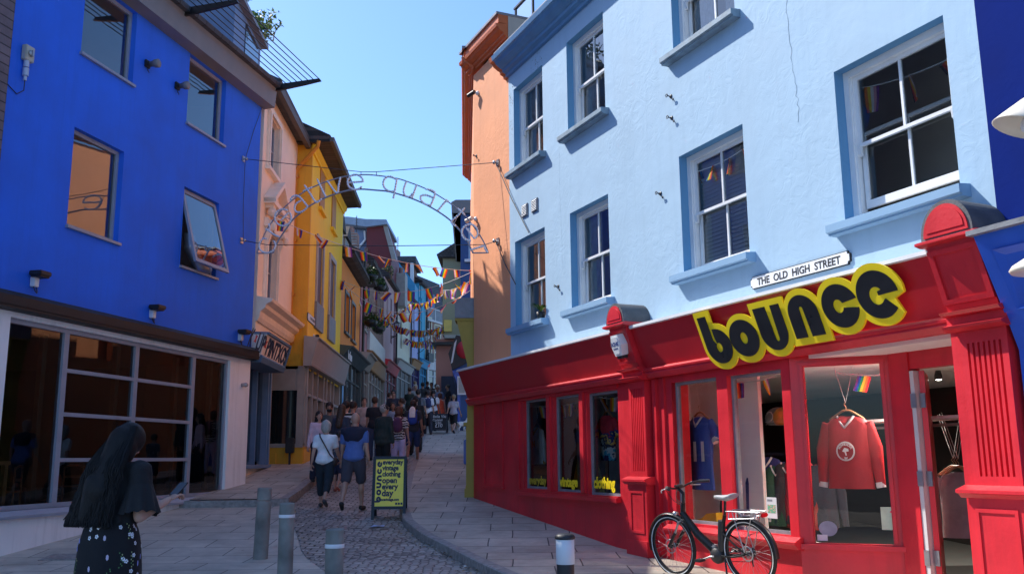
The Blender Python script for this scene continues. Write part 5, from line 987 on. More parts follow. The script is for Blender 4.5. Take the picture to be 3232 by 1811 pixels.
# mid blue house
BRF=Frame((-2.05,36),(-2.45,45)); p=BRF
mbh=fempty('mid_blue_house',BRF,label='blue house with grey eaves on the right of the lane beyond the orange wall',cat='building')
ztb=atY(1155,505,36).z-.55
fo=[(1.0,2.0,ztb-2.6,ztb-.9),(3.5,4.5,ztb-2.6,ztb-.9),(1,2,5.3,7),(3.5,4.5,5.3,7)]
mb=MB(); wallgrid(mb,0,9,4.9,ztb,fo,.12); hull(mb,0,9,4.9,ztb,6); mb.build('wall',M['lblue'],mbh)
for (a,b,c,d) in fo: fixed_window(mbh,a,b,c,d,-.03,M['white'],M['glassD'],hb=((c+d)/2,))
SF=Frame((3.0,35.99),(-2.05,35.99))
mb=MB(); wq=[SF.at(*crop(1380,580,2.771)(x,y)) for x,y in ((240,380),(318,660))]; so_=[(wq[1][0],wq[0][0]-.15,wq[1][1],wq[0][1])]
wallgrid(mb,0,SF.L,-.5,ztb,so_,.15); flank(mb,'side_wall',M['shadeblue'],mbh,SF)
mb=MB(); a,b,c,d=so_[0]; mb.box(a,a+.08,-.14,-.06,c,d); mb.box(b-.08,b,-.14,-.06,c,d); mb.box(a,b,-.139,-.061,d-.08,d); mb.box(a,b,-.139,-.061,c,c+.08); mb.box(a+.08,b-.08,-.138,-.062,(c+d)/2-.03,(c+d)/2+.03); mb.box(a-.05,b+.15,0.002,.12,c-.12,c-.01); flank(mb,'window',M['white'],mbh,SF)
mb=MB(); mb.quad((a,-.12,c),(a,-.12,d),(b,-.12,d),(b,-.12,c)); flank(mb,'window_pane',M['glassD'],mbh,SF)
mb=MB(); mb.box(-.1,9.2,-6,.30,ztb,ztb+.12); mb.prof_x([(.30,ztb+.0),(.36,ztb+.02),(.38,ztb+.45),(.2,ztb+.55),(-6,ztb+.6),(-6,ztb)],-.14,9.2); mb.build('eaves',M['greysoff'],mbh)
mb=MB(); mb.prof_x([(.002,2.0),(.10,2.0),(.12,4.4),(.35,5.0),(.002,5.1)],0,9); mb.build('shop_front',M['blueshop'],mbh)
mb=MB(); mb.box(0,4.0,.0,.10,2.0,4.95); flank(mb,'side_shop_panel',M['blueshop'],mbh,SF)
x,z=SF.at(*crop(1380,1180,3.436)(267,125)); mb=MB(); mb.box(x-.17,x+.17,.10,.13,z-.36,z+.36); mb.box(x-.12,x+.12,.13,.135,z-.3,z+.3,1); flank(mb,'framed_notice',[M['white'],M['greystone']],mbh,SF)
# gull-wing hanging sign
xs_,zs_=SF.at(*crop(1240,800,3.607)(770,1120)); t=fempty('hanging_sign',SF,xs_,zs_,.4,'black projecting sign with a red disc on the blue shop to the right','sign')
mb=MB(); mb.prof_y([(-.45,.5),(.15,.62),(.45,-.1),(.30,-.75),(-.1,-.55),(-.5,-.3)],-.2,.0); mb.build('board',M['blackpl'],t)
mb=MB(); mb.lathe([(0,.0),(.36,.0),(.36,.03),(0,.03)],(-.22,0,.05),24,axis='y'); mb.build('red_disc',paint('sign_red_disc',(.5,.03,.05),.5,.1,5,0),t); mb=MB(); mb.add([(.12,.01,.45),(.22,.01,.3),(.36,.01,-.5),(.28,.01,-.45)],[(0,1,2,3)]); mb.build('pale_stripe',M['shopwhite'],t)
# olive cream block, salmon and dark fronts beyond
QF=Frame((-1.9,46),(-3.53,46)); t=fempty('olive_house',QF,label='olive-cream block with tiled roof and yellow box on the right of the lane',cat='building')
zt_=QF.at(1125,645)[1]; zb_=QF.at(*crop(1240,800,3.607)(600,930))[1]
mb=MB(); mb.box(0,QF.L,-4,0,zb_,zt_); mb.build('wall',M['stonegr'],t)
mb=MB(); mb.prof_y([(-.3,zt_-.1),(QF.L+.25,zt_-.1),(QF.L+.3,zt_+.05),(.3,zt_+1.1),(-.3,zt_+1.1)],-4,.3); mb.build('roof',M['tile'],t)
mb=MB(); mb.box(0,QF.L-.1,-4.05,.06,zb_-.15,zb_+.02); mb.build('band',M['greystone'],t)
x,z=QF.at(*crop(1240,800,3.607)(627,825)); mb=MB(); mb.bbox(x-.2,x+.2,.0,.15,z-.3,z+.3,.02); mb.build('yellow_box',paint('yellow_box',(.7,.5,.12),.5,.1,5,0),t)
mb=MB(); mb.box(.3,QF.L+.35,-3.5,-.3,4.9,zb_-.15); mb.build('salmon_wall',M['pinkR'],t)
mb=MB(); mb.box(-.2,QF.L+.05,-3,.05,3,5.6); mb.build('dark_shop_front',paint('dark_navy_shop',(.03,.035,.07),.6,.3,4,.2),t)
mb=MB(); mb.box(.2,QF.L+.5,-3.3,.2,zb_-1.0+.5,zb_-.85+.5); mb.build('awning_edge',M['black'],t)
mb=MB(); mb.tube([(-.3,.3,9),(-.3,.3,4)],.07); mb.build('drainpipe',M['mustard'],t)
# far end closing walls
ff=Frame((3,75),(-4.4,75)); t=fempty('far_house',ff,label='hazy grey house front glimpsed at the very top of the lane',cat='building'); mb=MB(); mb.box(0,ff.L,-5,0,4,11.5); mb.build('wall',M['greystone'],t)
# plants on the roof beside the peach house
def bush(name,loc,r,n,s,lab,seed,mats=None,cat='plant'):
    t=empty(name,loc,0,lab,cat); mb=MB(); rn=random.Random(seed); SP=[]
    for k in range(max(12,n//28)):
        b0=Vector((rn.uniform(-.75,.75)*r[0],rn.uniform(-.75,.75)*r[1],-r[2])); a=rn.random()*2*PI; hh=r[2]*rn.uniform(.9,2.2); P=[b0+Vector((math.cos(a)*u*u*r[0]*.35,math.sin(a)*u*u*r[1]*.35,hh*u-.25*hh*u*u*u)) for u in (0,.25,.5,.75,1)]; SP.append(P)
        for q in range(26):
            u=rn.uniform(.15,1)*4; c_=int(min(u,3.99)); p=P[c_].lerp(P[c_+1],u-c_); d=Vector((rn.gauss(0,1),rn.gauss(0,1),rn.gauss(.2,.8))).normalized()*s*rn.uniform(.5,1.25); e=d.orthogonal().normalized()*s*rn.uniform(.14,.28); mb.add([p,p+d*.5+e,p+d,p+d*.5-e],[(0,1,2,3)],rn.randint(0,1))
    mb.build('foliage',mats or [M['leafm'],M['leafy']],t)
    mb=MB(); rnd=random.Random(seed)
    for P in SP[:14]: mb.tube(P,[.014,.012,.009,.006,.003],4)
    mb.build('stem',M['wood'],t)
x_,_=PH.at(590,70,-1.3); p=PH.w(x_,zd+.55,-1.0); bush('roof_shrub',p,(1.0,.5,.55),2200,.13,'bright green shrub growing on the roof behind the louvre',11)
x_,_=PH.at(500,70,-1.6); p=PH.w(x_,zd+.62,-1.2); bush('roof_shrub',p,(.9,.5,.6),1500,.13,'darker green shrub at the top edge behind the louvre',12,[M['leafd'],M['leafm']])
p=atY(*cA(1018,455),47.5); bush('roof_shrub',p,(.35,.35,.75),380,.13,'dark pot shrub on the roof terrace beyond the brick house',15,[M['leafd'],M['leafm']])
# ================================================================ illuminated arch, its wires
PR1=RW.w(*RW.at(1253,410),.05); PR2=RW.w(*RW.at(1253,607),.05); x_,z_=LW.at(617,400,.05); PL1=LW.w(x_,z_,.05); x_,z_=LW.at(612,605,.05); PL2=LW.w(x_,z_,.05)
AF=Frame(((PR1+PR2)/2)[:2],((PL1+PL2)/2)[:2]); cD=crop(780,500,3.1415)
def AP(x,y,o=0): a,b=AF.at(*cD(x,y)); return (a,o,b)
ar=fempty('lit_arch',AF,label='wire-framed arch sign with beaded letters spelling creative quarter above the lane',cat='arch')
def smooth(P,k=6):
    out=[]
    for i in range(len(P)-1):
        p0=Vector(P[max(i-1,0)]);p1=Vector(P[i]);p2=Vector(P[i+1]);p3=Vector(P[min(i+2,len(P)-1)])
        for j in range(k):
            t=j/k; out.append(.5*((2*p1)+(p2-p0)*t+(2*p0-5*p1+4*p2-p3)*t*t+(3*p1-p0-3*p2+p3)*t**3))
    out.append(Vector(P[-1])); return out
UP=[(103,940),(190,730),(300,570),(440,430),(570,335),(700,270),(850,215),(980,182),(1100,168),(1200,165),(1340,178),(1490,202),(1600,235),(1800,315),(2000,435),(2160,565),(2300,745),(2365,860),(2397,937)]
DN=[(265,940),(300,850),(345,770),(460,610),(540,540),(640,465),(800,385),(950,335),(1050,315),(1150,308),(1280,318),(1400,330),(1550,370),(1700,425),(1850,500),(2000,600),(2100,700),(2180,810),(2245,940)]
mb=MB()
for P in (UP,DN): mb.tube(smooth([AP(*p,.02) for p in P],5),.013 if P is UP else .017,6)
mb.tube([AP(103,943,.02),AP(265,940,.02)],.013,6); mb.tube([AP(2245,940,.02),AP(2397,937,.02)],.013,6)
for a,b in (((1135,135),(1135,170)),((1288,135),(1288,175)),((990,180),(1020,320)),((320,560),(450,610)),((2120,520),(2060,640)),((1490,200),(1470,345)),((1690,265),(1640,395))): mb.tube([AP(*a,.02),AP(*b,.02)],.008,5)
mb.build('frame',M['greyframe'],ar)
def circ(cx,cy,rx,ry,a0,a1,n=18): return [(cx+rx*math.cos(R(a0+(a1-a0)*i/n)),cy-ry*math.sin(R(a0+(a1-a0)*i/n))) for i in range(n+1)]
LET=[('c',[[(210,800),(175,797),(145,825),(132,860),(140,905),(180,935),(225,938),(270,915),(293,870),(285,835),(268,820)]]),
('r',[[(330,780),(290,765),(250,740),(220,715),(195,705)],[(222,725),(238,690),(226,655)]]),
('e',[[(345,620),(420,545)],circ(368,590,82,82,55,395,26)]),
('a',[[(440,430),(455,390),(500,372),(545,400),(615,485)],[(612,485),(560,530),(505,537),(482,500),(500,450),(545,425)]]),
('t',[[(580,270),(640,360),(685,430),(715,435),(745,410)],[(565,330),(655,290)]]),('i',[[(705,210),(748,300),(790,385)]]),('v',[[(805,225),(900,350),(918,270),(935,190)]]),
('e',[[(1010,245),(1160,235)],circ(1083,240,77,74,0,325,26)]),
('q',[[(1495,205),(1478,300),(1460,395)],[(1492,215),(1430,185),(1380,200),(1358,250),(1375,300),(1420,330),(1472,330)]]),
('u',[[(1590,230),(1570,280),(1560,330),(1575,372),(1620,385),(1650,350)],[(1690,262),(1645,395)]]),
('a',[[(1780,312),(1825,315),(1870,345),(1850,420),(1825,475)],[(1865,400),(1790,370),(1735,375),(1732,415),(1770,455),(1822,470)]]),
('r',[[(1990,410),(1900,522)],[(1960,455),(1985,425),(2010,440)]]),('t',[[(2165,495),(2100,570),(2040,622),(2045,655),(2075,672)],[(2098,500),(2168,565)]]),
('e',[[(2180,690),(2258,795)],circ(2217,738,80,80,-50,275,26)]),('r',[[(2365,868),(2220,912)],[(2362,870),(2372,905),(2397,937)]])]
bead=paint('clear_bead_tube',(.93,.93,.95),.15,.12,40,.2,coat=.6)
for ch,ST in LET:
    mb=MB()
    for P in ST:
        S3=[AP(*p,.035) for p in P]; S3=smooth(S3,5) if len(S3)>2 else [Vector(S3[0]),Vector(S3[1])]
        mb.tube(S3,.017,5); acc=0; last=S3[0]
        for a,b in zip(S3,S3[1:]):
            d=(b-a).length; k=int((acc+d)/.055)
            for i in range(k): tt=(.055*(i+1)-acc)/d; q=Vector(a)+(Vector(b)-Vector(a))*tt; mb.ell(q,.026,1)
            acc=acc+d-k*.055
    mb.build('letter',bead,ar)
def wire(name,pts,r,lab,cat='cable',grp=None,mat=None):
    mb=MB(); mb.tube(pts,r,5); o=mb.build(name,mat or M['wire']); return tag(o,lab,cat,grp)
def wp(px,py,o=0): a,b=AF.at(*cD(px,py)); return AF.w(a,b,o)
wire('support_wire',[PL1,wp(1135,137,.02),wp(1288,137,.02),PR1],.008,'upper support wire from the blue wall over the arch to the orange wall')
wire('support_wire',[PL2,wp(200,857,.0),wp(1400,868,.0),wp(2365,855),PR2],.008,'lower support wire through the feet of the arch')
for i,(p,lab) in enumerate(((PL1,'upper left steel wire anchor on the blue wall'),(PL2,'lower left steel wire anchor on the blue wall'),(PR1,'upper wire anchor on the orange wall'),(PR2,'lower wire anchor on the orange wall'))):
    fr=LW if i<2 else RW; mb=MB(); mb.box(-.06,.06,-.048,-.03,-.06,.06); mb.tube([(0,-.04,0),(0,.05,0)],.015); mb.ell((0,.03,0),(.04,.03,.04)); o=mb.build('wire_anchor',M['steel'],loc=p,rz=fr.rz); tag(o,lab,'anchor')
wire('cable',[PL1+Vector((0,0,0)),LW.w(.35,8.8,.02),LW.w(.02,9.5,.03)],.006,'thin cable from the roof down to the upper anchor on the blue wall'); wire('cable',[PL1,LW.w(.66,7,.02),PL2],.006,'thin cable hanging down the blue wall between the anchors')
for q,(A,B,lab) in enumerate(((PR1,(1330,585),'upper black cable dropping across the orange wall'),(PR2,(1297,715),'lower black cable dropping across the orange wall'))):
    b_=RW.w(*RW.at(*B,.03),.03); m_=A.lerp(b_,.5)-Vector((0,0,.05)); wire('cable',[A,m_,b_],.010,lab)
# ================================================================ bunting
FLM=[paint('flag_'+n_,c_,.8,.08,6,.2) for n_,c_ in (('violet',(.16,.03,.28)),('blue',(.02,.07,.5)),('green',(.02,.30,.08)),('yellow',(.85,.62,.02)),('orange',(.85,.22,.02)),('red',(.62,.02,.02)),('white',(.75,.73,.75)),('pink',(.75,.35,.45)),('dark',(.05,.03,.04)))]
for m_ in FLM:
    n_=m_.node_tree; b_=n_.nodes['Principled BSDF']; tr=n_.nodes.new('ShaderNodeBsdfTranslucent'); ms=n_.nodes.new('ShaderNodeMixShader'); ms.inputs[0].default_value=.5; cs=b_.inputs['Base Color'].links[0].from_socket; n_.links.new(cs,tr.inputs[0]); n_.links.new(b_.outputs[0],ms.inputs[1]); n_.links.new(tr.outputs[0],ms.inputs[2]); n_.links.new(ms.outputs[0],n_.nodes['Material Output'].inputs[0])
def flag_mesh(seed,order,w=.21,h=.32):
    rnd=random.Random(seed); mb=MB(); nx=len(order); nz=5; sw=rnd.uniform(-.25,.25); cu=rnd.uniform(-.5,.5); ph0=rnd.random()*6
    def P(i,j): u=i/nx; v=j/nz; return ((u-.5)*w*(1-.1*v)+sw*v*h*.5,math.sin(u*3.1+ph0+v*2)*.035*v+cu*v*v*h*.45,-v*h*(1-.12*abs(cu)))
    for i in range(nx):
        for j in range(nz): mb.add([P(i,j),P(i+1,j),P(i+1,j+1),P(i,j+1)],[(0,1,2,3)],order[i])
    return mb
ORD=[[7,6,3,4,5,8,1,0],[0,1,2,3,4,5],[5,4,3,2,1,0],[4,3,6,7,0],[8,5,4,3,7,6]]
FM=[]
def bunting(A,B,sag,n,lab,w=.21,h=.32,col=None,grp='rainbow bunting strung across the lane',seed=0,strmat=None):
    A=Vector(A);B=Vector(B); t=empty('bunting',A,0,lab,'bunting',grp); D=B-A
    f=lambda s:D*s-Vector((0,0,4*sag*s*(1-s))); mb=MB(); mb.tube([f(i/30) for i in range(31)],.008,5); mb.build('string',M['shopwhite'],t)
    rnd=random.Random(seed); az=math.atan2(D.y,D.x)
    for i in range(n):
        k=rnd.randrange(10); 
        while len(FM)<10: o=flag_mesh(len(FM)+3,ORD[len(FM)%5]).build('flag',FLM); COL.objects.unlink(o); FM.append(o)
        o=FM[k].copy(); COL.objects.link(o); o.parent=t; o.location=f((i+.5+rnd.uniform(-.2,.2))/n); o.rotation_euler=(rnd.gauss(0,.35),rnd.gauss(0,.25),az+rnd.gauss(0,.5)); s=w/.21; o.scale=(s,s,h/.32)
A0=atY(*cA(5,15),20.6); A1=atY(*cA(1700,492),25)
mid=atY(*cA(860,332),23)
bunting(A0,A1,.35,15,'rainbow bunting starting highest, from the blue corner to the orange wall',w=.17,h=.25,seed=1)
Bm=atY(*cA(650,555),30.8); bunting(Bm,atY(*cA(1700,478),24),.55,11,'rainbow bunting from the yellow house, middle string',w=.23,h=.32,seed=2)
bunting(atY(*cA(652,560),30.8),atY(*cA(1700,602),25),.95,13,'rainbow bunting from the yellow house, lowest sagging string',w=.23,h=.32,seed=3)
bunting(atY(*cA(1440,640),30),atY(*cA(1700,525),25),.12,6,'short rainbow bunting string beside the mustard bracket',seed=4,w=.22,h=.3)
for i,(a,b,Y0,Y1,sag,n,lab) in enumerate(((( 862,800),(1200,735),42,44,.45,18,'dark bunting string high over the middle of the lane'),((1000,868),(1440,915),47,46,.35,26,'orange bunting string below the street lamp'),((1140,990),(1440,920),52,46,.5,20,'orange and white bunting string farther up the lane'),((1150,1005),(1410,1042),54,60,.15,16,'farthest small bunting string up the lane'),((1200,730),(1440,640),46,46,.3,12,'bunting string rising to the olive house'))):
    bunting(atY(*cA(*a),Y0),atY(*cA(*b),Y1),sag,n,lab,w=.24,h=.34,seed=20+i)
# street lamps on brackets
def lantern(px,py,Y,lab,wallx):
    p=atY(*cA(px,py),Y); t=empty('street_lamp',p,0,lab,'street lamp','black lantern street lamps up the lane')
    mb=MB(); mb.lathe([(0,.42),(.02,.42),(.03,.34),(.20,.24),(.24,.22),(.24,.20),(0,.20)],(0,0,0),6,smooth=False); mb.lathe([(.03,-.24),(.10,-.22),(.11,-.18),(.06,-.24)],(0,0,0),6,smooth=False)
    for k in range(6): a=k*PI/3; mb.tube([(.11*math.cos(a),.11*math.sin(a),-.2),(.22*math.cos(a),.22*math.sin(a),.2)],.012,4)
    mb.build('lantern_frame',M['black'],t); mb=MB(); mb.lathe([(.105,-.2),(.212,.2)],(0,0,0),6,smooth=False); mb.build('lantern_glass',M['curtain'],t)
    mb=MB(); mb.tube([(0,0,-.24),(0,0,-.45),(-.1,0,-.5),(wallx,0,-.5)],.025,6); mb.tube([(0,0,-.45),(wallx*.5,0,-.75),(wallx,0,-.9)],.02,6); mb.build('bracket',M['black'],t)
lantern(1090,920,50,'black lantern street lamp on a long bracket by the pink house',-1.3); lantern(1315,1010,58,'small black lantern street lamp in front of the balcony house',-.6)
# ================================================================ people
_pc={}
from mathutils import noise as MN
def wrinkle(v,a=.007,seed=0):
    out=[]
    for p in v:
        q=Vector(p); n_=MN.noise_vector(Vector((q.x*9+seed,q.y*9,q.z*5))); m_=MN.noise_vector(Vector((q.x*22,q.y*22+seed,q.z*9))); k=Vector((q.x,q.y,0)); k=k.normalized() if k.length>.01 else Vector((0,0,0)); out.append(tuple(q+n_*a*.7+k*(n_.x*a+m_.y*a*.6)))
    return out
def cloth(col,var=.18,rough=.9):
    col=tuple(min(.85,c_*1.25+.003) for c_ in col); k=col
    if k not in _pc: _pc[k]=paint('cloth_%d'%len(_pc),col,rough,var,7,.6,28)
    return _pc[k]
def banded(name,c1,c2,period,axis=2,thr=.5,wob=0):
    m,n,b=newmat(name); L=n.links.new; tc=n.nodes.new('ShaderNodeTexCoord'); w=n.nodes.new('ShaderNodeTexWave'); w.wave_type='BANDS'; w.bands_direction='XYZ'[axis]; w.inputs['Scale'].default_value=1/period*.3125*.999; w.inputs['Distortion'].default_value=wob
    w.inputs['Detail Scale'].default_value=2; L(tc.outputs['Object'],w.inputs['Vector']); r=n.nodes.new('ShaderNodeValToRGB'); r.color_ramp.interpolation='CONSTANT'; r.color_ramp.elements[0].color=(*c1,1); r.color_ramp.elements[1].color=(*c2,1); r.color_ramp.elements[1].position=thr; L(w.outputs[0],r.inputs[0]); L(r.outputs[0],b.inputs['Base Color']); b.inputs['Roughness'].default_value=.9; return m
def spotted(name,c1,c2,scale,thr=.35,c3=None):
    m,n,b=newmat(name); L=n.links.new; tc=n.nodes.new('ShaderNodeTexCoord'); v=n.nodes.new('ShaderNodeTexVoronoi'); v.inputs['Scale'].default_value=scale; L(tc.outputs['Object'],v.inputs['Vector'])
    r=n.nodes.new('ShaderNodeValToRGB'); r.color_ramp.interpolation='CONSTANT'; r.color_ramp.elements[0].color=(*c2,1); r.color_ramp.elements[1].color=(*c1,1); r.color_ramp.elements[1].position=thr; L(v.outputs['Distance'],r.inputs[0]); L(r.outputs[0],b.inputs['Base Color']); b.inputs['Roughness'].default_value=.9; return m
SK={'p':paint('skin_pale',(.50,.28,.20),.55,.08,6,.1),'t':paint('skin_tan',(.36,.18,.12),.55,.08,6,.1),'d':paint('skin_dark',(.09,.045,.03),.55,.1,6,.1)}
HR={'black':(.008,.007,.008),'brown':(.045,.022,.012),'grey':(.34,.31,.28),'blond':(.25,.17,.09),'auburn':(.10,.035,.018),'dark':(.018,.012,.01)}
EYE_W=paint('eye_dark',(.02,.015,.012),.3,.1,9,0)
def rotx(v,a,c): # swing in the y-z plane about point c
    y,z=v[1]-c[1],v[2]-c[2]; return Vector((v[0],c[1]+y*math.cos(a)-z*math.sin(a),c[2]+y*math.sin(a)+z*math.cos(a)))
def hand_geo(mb,w,d,side,s,curl=.5,up=Vector((0,0,1))):
    """palm + four bent fingers + thumb, at wrist w pointing along d"""
    d=Vector(d).normalized(); x=d.cross(up); x=x.normalized() if x.length>.1 else Vector((0,1,0)); n=x.cross(d).normalized(); q=Matrix((x,d,n)).transposed()
    mb.ell(Vector(w)+d*.045*s,(.040*s,.052*s,.017*s),2,0,q)
    for i,(o,l) in enumerate(((-.027,.068),(-.009,.078),(.009,.073),(.026,.058))):
        a=Vector(w)+d*.085*s+x*o*s; b=a+(d*math.cos(curl*.6)-n*math.sin(curl*.6))*l*.5*s; c=b+(d*math.cos(curl*1.6)-n*math.sin(curl*1.6))*l*.5*s; mb.tube([a-d*.02*s,a,b,c],[.009*s,.009*s,.008*s,.006*s],6)
    a=Vector(w)+d*.025*s+x*.034*s*side; b=a+(d*.6+x*.75*side-n*.3).normalized()*.035*s; c=b+(d*.9+x*.3*side-n*.4).normalized()*.03*s; mb.tube([a,b,c],[.012*s,.010*s,.007*s],6)
def person(px,py,Y,H,face,label,skin='p',top=None,bottom=None,hair=('short','brown'),shoe=(.02,.02,.02),pose=None,fat=1.,vox=.024,cap=None,pack=None,mask=False,grp=None,bag=None,head=(0,0),armL=None,armR=None,towel=None,g=None,X=None,parts=True,glasses=None,z=None):
    p=atY(px,py,Y); x=p.x if X is None else X; zg=(G(Y) if z is None else z); t=empty('person',(x,Y,zg),-R(face),label,'person',grp); s=H/1.7; fat=1+(fat-1)*.62
    V=lambda a,b,c:Vector((a*s,b*s,c*s)); po=dict(hl=18,kl=6,hr=-14,kr=22,al=-16,ar=16,el=18,er=22,out=9); po.update(pose or {})
    sk=SK[skin]; f=fat; mb=MB(); lean=R(po.get('lean',3))
    hip={1:V(.088*f,0,.90),-1:V(-.088*f,0,.90)}; J={}
    for sd,h,k in ((1,po['hr'],po['kr']),(-1,po['hl'],po['kl'])):
        kn=rotx(hip[sd]+V(.01*sd,0,-.42),R(h),hip[sd]); an=kn+rotx(V(0,0,-.41),R(h-k),V(0,0,0)); to=an+rotx(V(.02*sd,.17,-.055),R(min(0,h-k+8)),V(0,0,0)); J[sd]=(hip[sd],kn,an,to)
    dz=min(J[1][2].z,J[-1][2].z)-.085*s
    def dn(v): return v-Vector((0,0,dz))
    for sd in (1,-1): J[sd]=tuple(dn(v) for v in J[sd])
    pel=dn(V(0,0,.95)); up=lambda v:rotx(dn(v),-lean,pel)
    ch=up(V(0,0,1.24)); nk=up(V(0,0,1.40)); wa=up(V(0,0,1.06)); hd=up(V(0,.02,1.565)); ht=R(head[0]); 
    hf=lambda v:Matrix.Rotation(-R(head[1]),3,'Z')@Matrix.Rotation(-ht,3,'X')@Vector(v)*s+hd
    A={}
    for sd,a,e,ov in ((1,po['ar'],po['er'],armR),(-1,po['al'],po['el'],armL)):
        sh=up(V(.168*sd*(.5+.5*f),0,1.355))
        if ov: el=dn(V(*ov[0])); wr=dn(V(*ov[1])); hdr=(wr-el).normalized()
        else:
            o=R(po['out']); el=sh+V(math.sin(o)*.28*sd,0,-.28*math.cos(o)); el=rotx(el,R(a),sh); d=(el-sh).normalized(); d=rotx(d*.25*s,R(e),V(0,0,0)); wr=el+d; hdr=d.normalized()
        A[sd]=(sh,el,wr,hdr)
    def torso(m,k,lo=.0,bot=0):
        q=Matrix.Rotation(-lean,3,'X'); m.ell(ch,((.150*f+k)*s,(.105*f+k)*s,(.175+k)*s),2,0,q); m.ell(wa,((.128*f+k)*s,(.098*f+k)*s,(.15+k)*s),2,0,q); m.ell(dn(V(0,-.01,.95)),((.155*f+k)*s,(.115*f+k)*s,(.13+k-lo)*s),2)
        for sd in (1,-1): m.cap(ch+V(.04*sd,0,.105),(.060+k)*s,A[sd][0]+V(-.02*sd,0,-.01),(.048+k)*s)
    # body
    torso(mb,0); mb.cap(nk-V(0,0,.03),.055*s*f**.5,hf((0,-.01,-.06)),.05*s*f**.5); mb.ell(hf((0,-.008,.02)),(.081*s,.099*s,.112*s),2); mb.ell(hf((0,.02,-.045)),(.056*s,.068*s,.062*s),2); 
    mb.ell(hf((0,.093,-.012)),(.013*s,.02*s,.022*s),2)
    for sd in (1,-1):
        mb.ell(hf((.077*sd,-.005,-.005)),(.012*s,.02*s,.03*s),1)
        sh,el,wr,hdr=A[sd]; mb.cap(sh,.048*s*f,el,.038*s*f); mb.cap(el,.038*s*f,wr,.026*s)
        h,k,a,to=J[sd]; mb.cap(h,.082*s*f,k,.054*s*f); mb.cap(k,.052*s*f,a,.036*s); m1=k+(a-k)*.3-V(0,.015,0); mb.ell(m1,(.05*s*f,.055*s*f,.10*s),2); mb.cap(a-V(0,.02,.03),.035*s,to,.028*s)
    v,fc=remesh(mb,vox,2,.5); mb=MB().add(v,fc,0,True)
    for sd in (1,-1): hand_geo(mb,A[sd][2],A[sd][3],-sd,s,curl=.9)
    mb.build('body',sk,t)
    if parts and abs(((face+180)%360)-180)>100:
        for sd in (1,-1): e=MB(); e.ell(hf((.03*sd,.082,.02)),(.012*s,.008*s,.007*s),1); e.build('eye',EYE_W,t)
        e=MB(); e.ell(hf((0,.088,-.052)),(.022*s,.008*s,.006*s),1); e.build('mouth',cloth((.3,.09,.08)),t)
    # upper garment
    if top:
        mt=top.get('mat') or cloth(top['col']); mb=MB(); k=top.get('k',.016); torso(mb,k,0); sl=top.get('sl','s')
        for sd in (1,-1):
            sh,el,wr,_=A[sd]; r=top.get('loose',.012)
            if sl in 'sl': e=sh.lerp(el,.62 if sl=='s' else 1.0); mb.cap(sh,(.05*f+r)*s,e,(.045*f+r+.004)*s)
            if sl=='l': mb.cap(el,(.045*f+r)*s,wr,(.032+r)*s)
        if top.get('hem'): z_=top['hem']; mb.ell(dn(V(0,-.01,z_)),((.165*f+k)*s,(.125*f+k)*s,.09*s),2)
        v,fc=remesh(mb,vox,2,.5); mb=MB().add(wrinkle(v,.012,px),fc,0,True); o=mb.build(top.get('name','shirt'),mt,t)
        if top.get('yoke'): 
            mb=MB(); mb.ell(ch+V(0,0,.04),((.158*f+k)*s,(.118*f+k)*s,(.155+k)*s),3); 
            for sd in (1,-1): mb.cap(ch+V(.05*sd,0,.09),(.08+k)*s,A[sd][0],(.062+k)*s)
            v,fc=remesh(mb,vox,2,.5); MB().add(v,fc,0,True).build('shirt_yoke',cloth(top['yoke']),o)
    if bottom:
        kd=bottom['kind']; mt=bottom.get('mat') or cloth(bottom['col'])
        if kd in ('shorts','trousers','capri'):
            mb=MB(); mb.ell(dn(V(0,-.012,.93)),((.162*f)*s,(.126*f)*s,.115*s),2); ln={'shorts':(.92,0),'capri':(1,.55),'trousers':(1,.97)}[kd]; r=bottom.get('r',.024)
            for sd in (1,-1):
                h,k,a,to=J[sd]; e=h.lerp(k,ln[0]); mb.cap(h,(.085*f+r*.6)*s,e,(.058*f+r)*s)
                if ln[1]: mb.ell(k+(a-k)*.3-V(0,.015,0),((.062*f)*s,(.067*f)*s,.115*s),2); mb.ell(k,(.074*f*s,.078*f*s,.085*s),2); mb.cap(k,(.056*f+r)*s,k.lerp(a,ln[1]),(.048+r)*s)
            v,fc=remesh(mb,vox,2,.5); MB().add(wrinkle(v,.011,px),fc,0,True).build(kd if kd!='capri' else 'trousers',mt,t)
        else:
            mb=MB(); n=40; zs=[(1.04,.13,.10),(.95,.175,.135),(.8,.20,.16),(.6,.225,.19),(bottom.get('len',.45),.25,.22)]; 
            if kd=='dress': zs=[(1.36,.10,.07),(1.28,.165,.11),(1.1,.16,.115)]+zs[1:]
            for z_,rx,ry in zs:
                for i in range(n): a=2*PI*i/n; w_=1+.05*math.sin(a*7+z_*3)*(1.1-z_); q=dn(V(rx*f*w_*math.cos(a),ry*f*w_*math.sin(a)-.005,z_)); mb.v.append(tuple(q))
            for j in range(len(zs)-1):
                for i in range(n): i2=(i+1)%n; mb.f.append([j*n+i,(j+1)*n+i,(j+1)*n+i2,j*n+i2]); mb.m.append(0); mb.sm.append(True)
            mb.build(kd,mt,t)
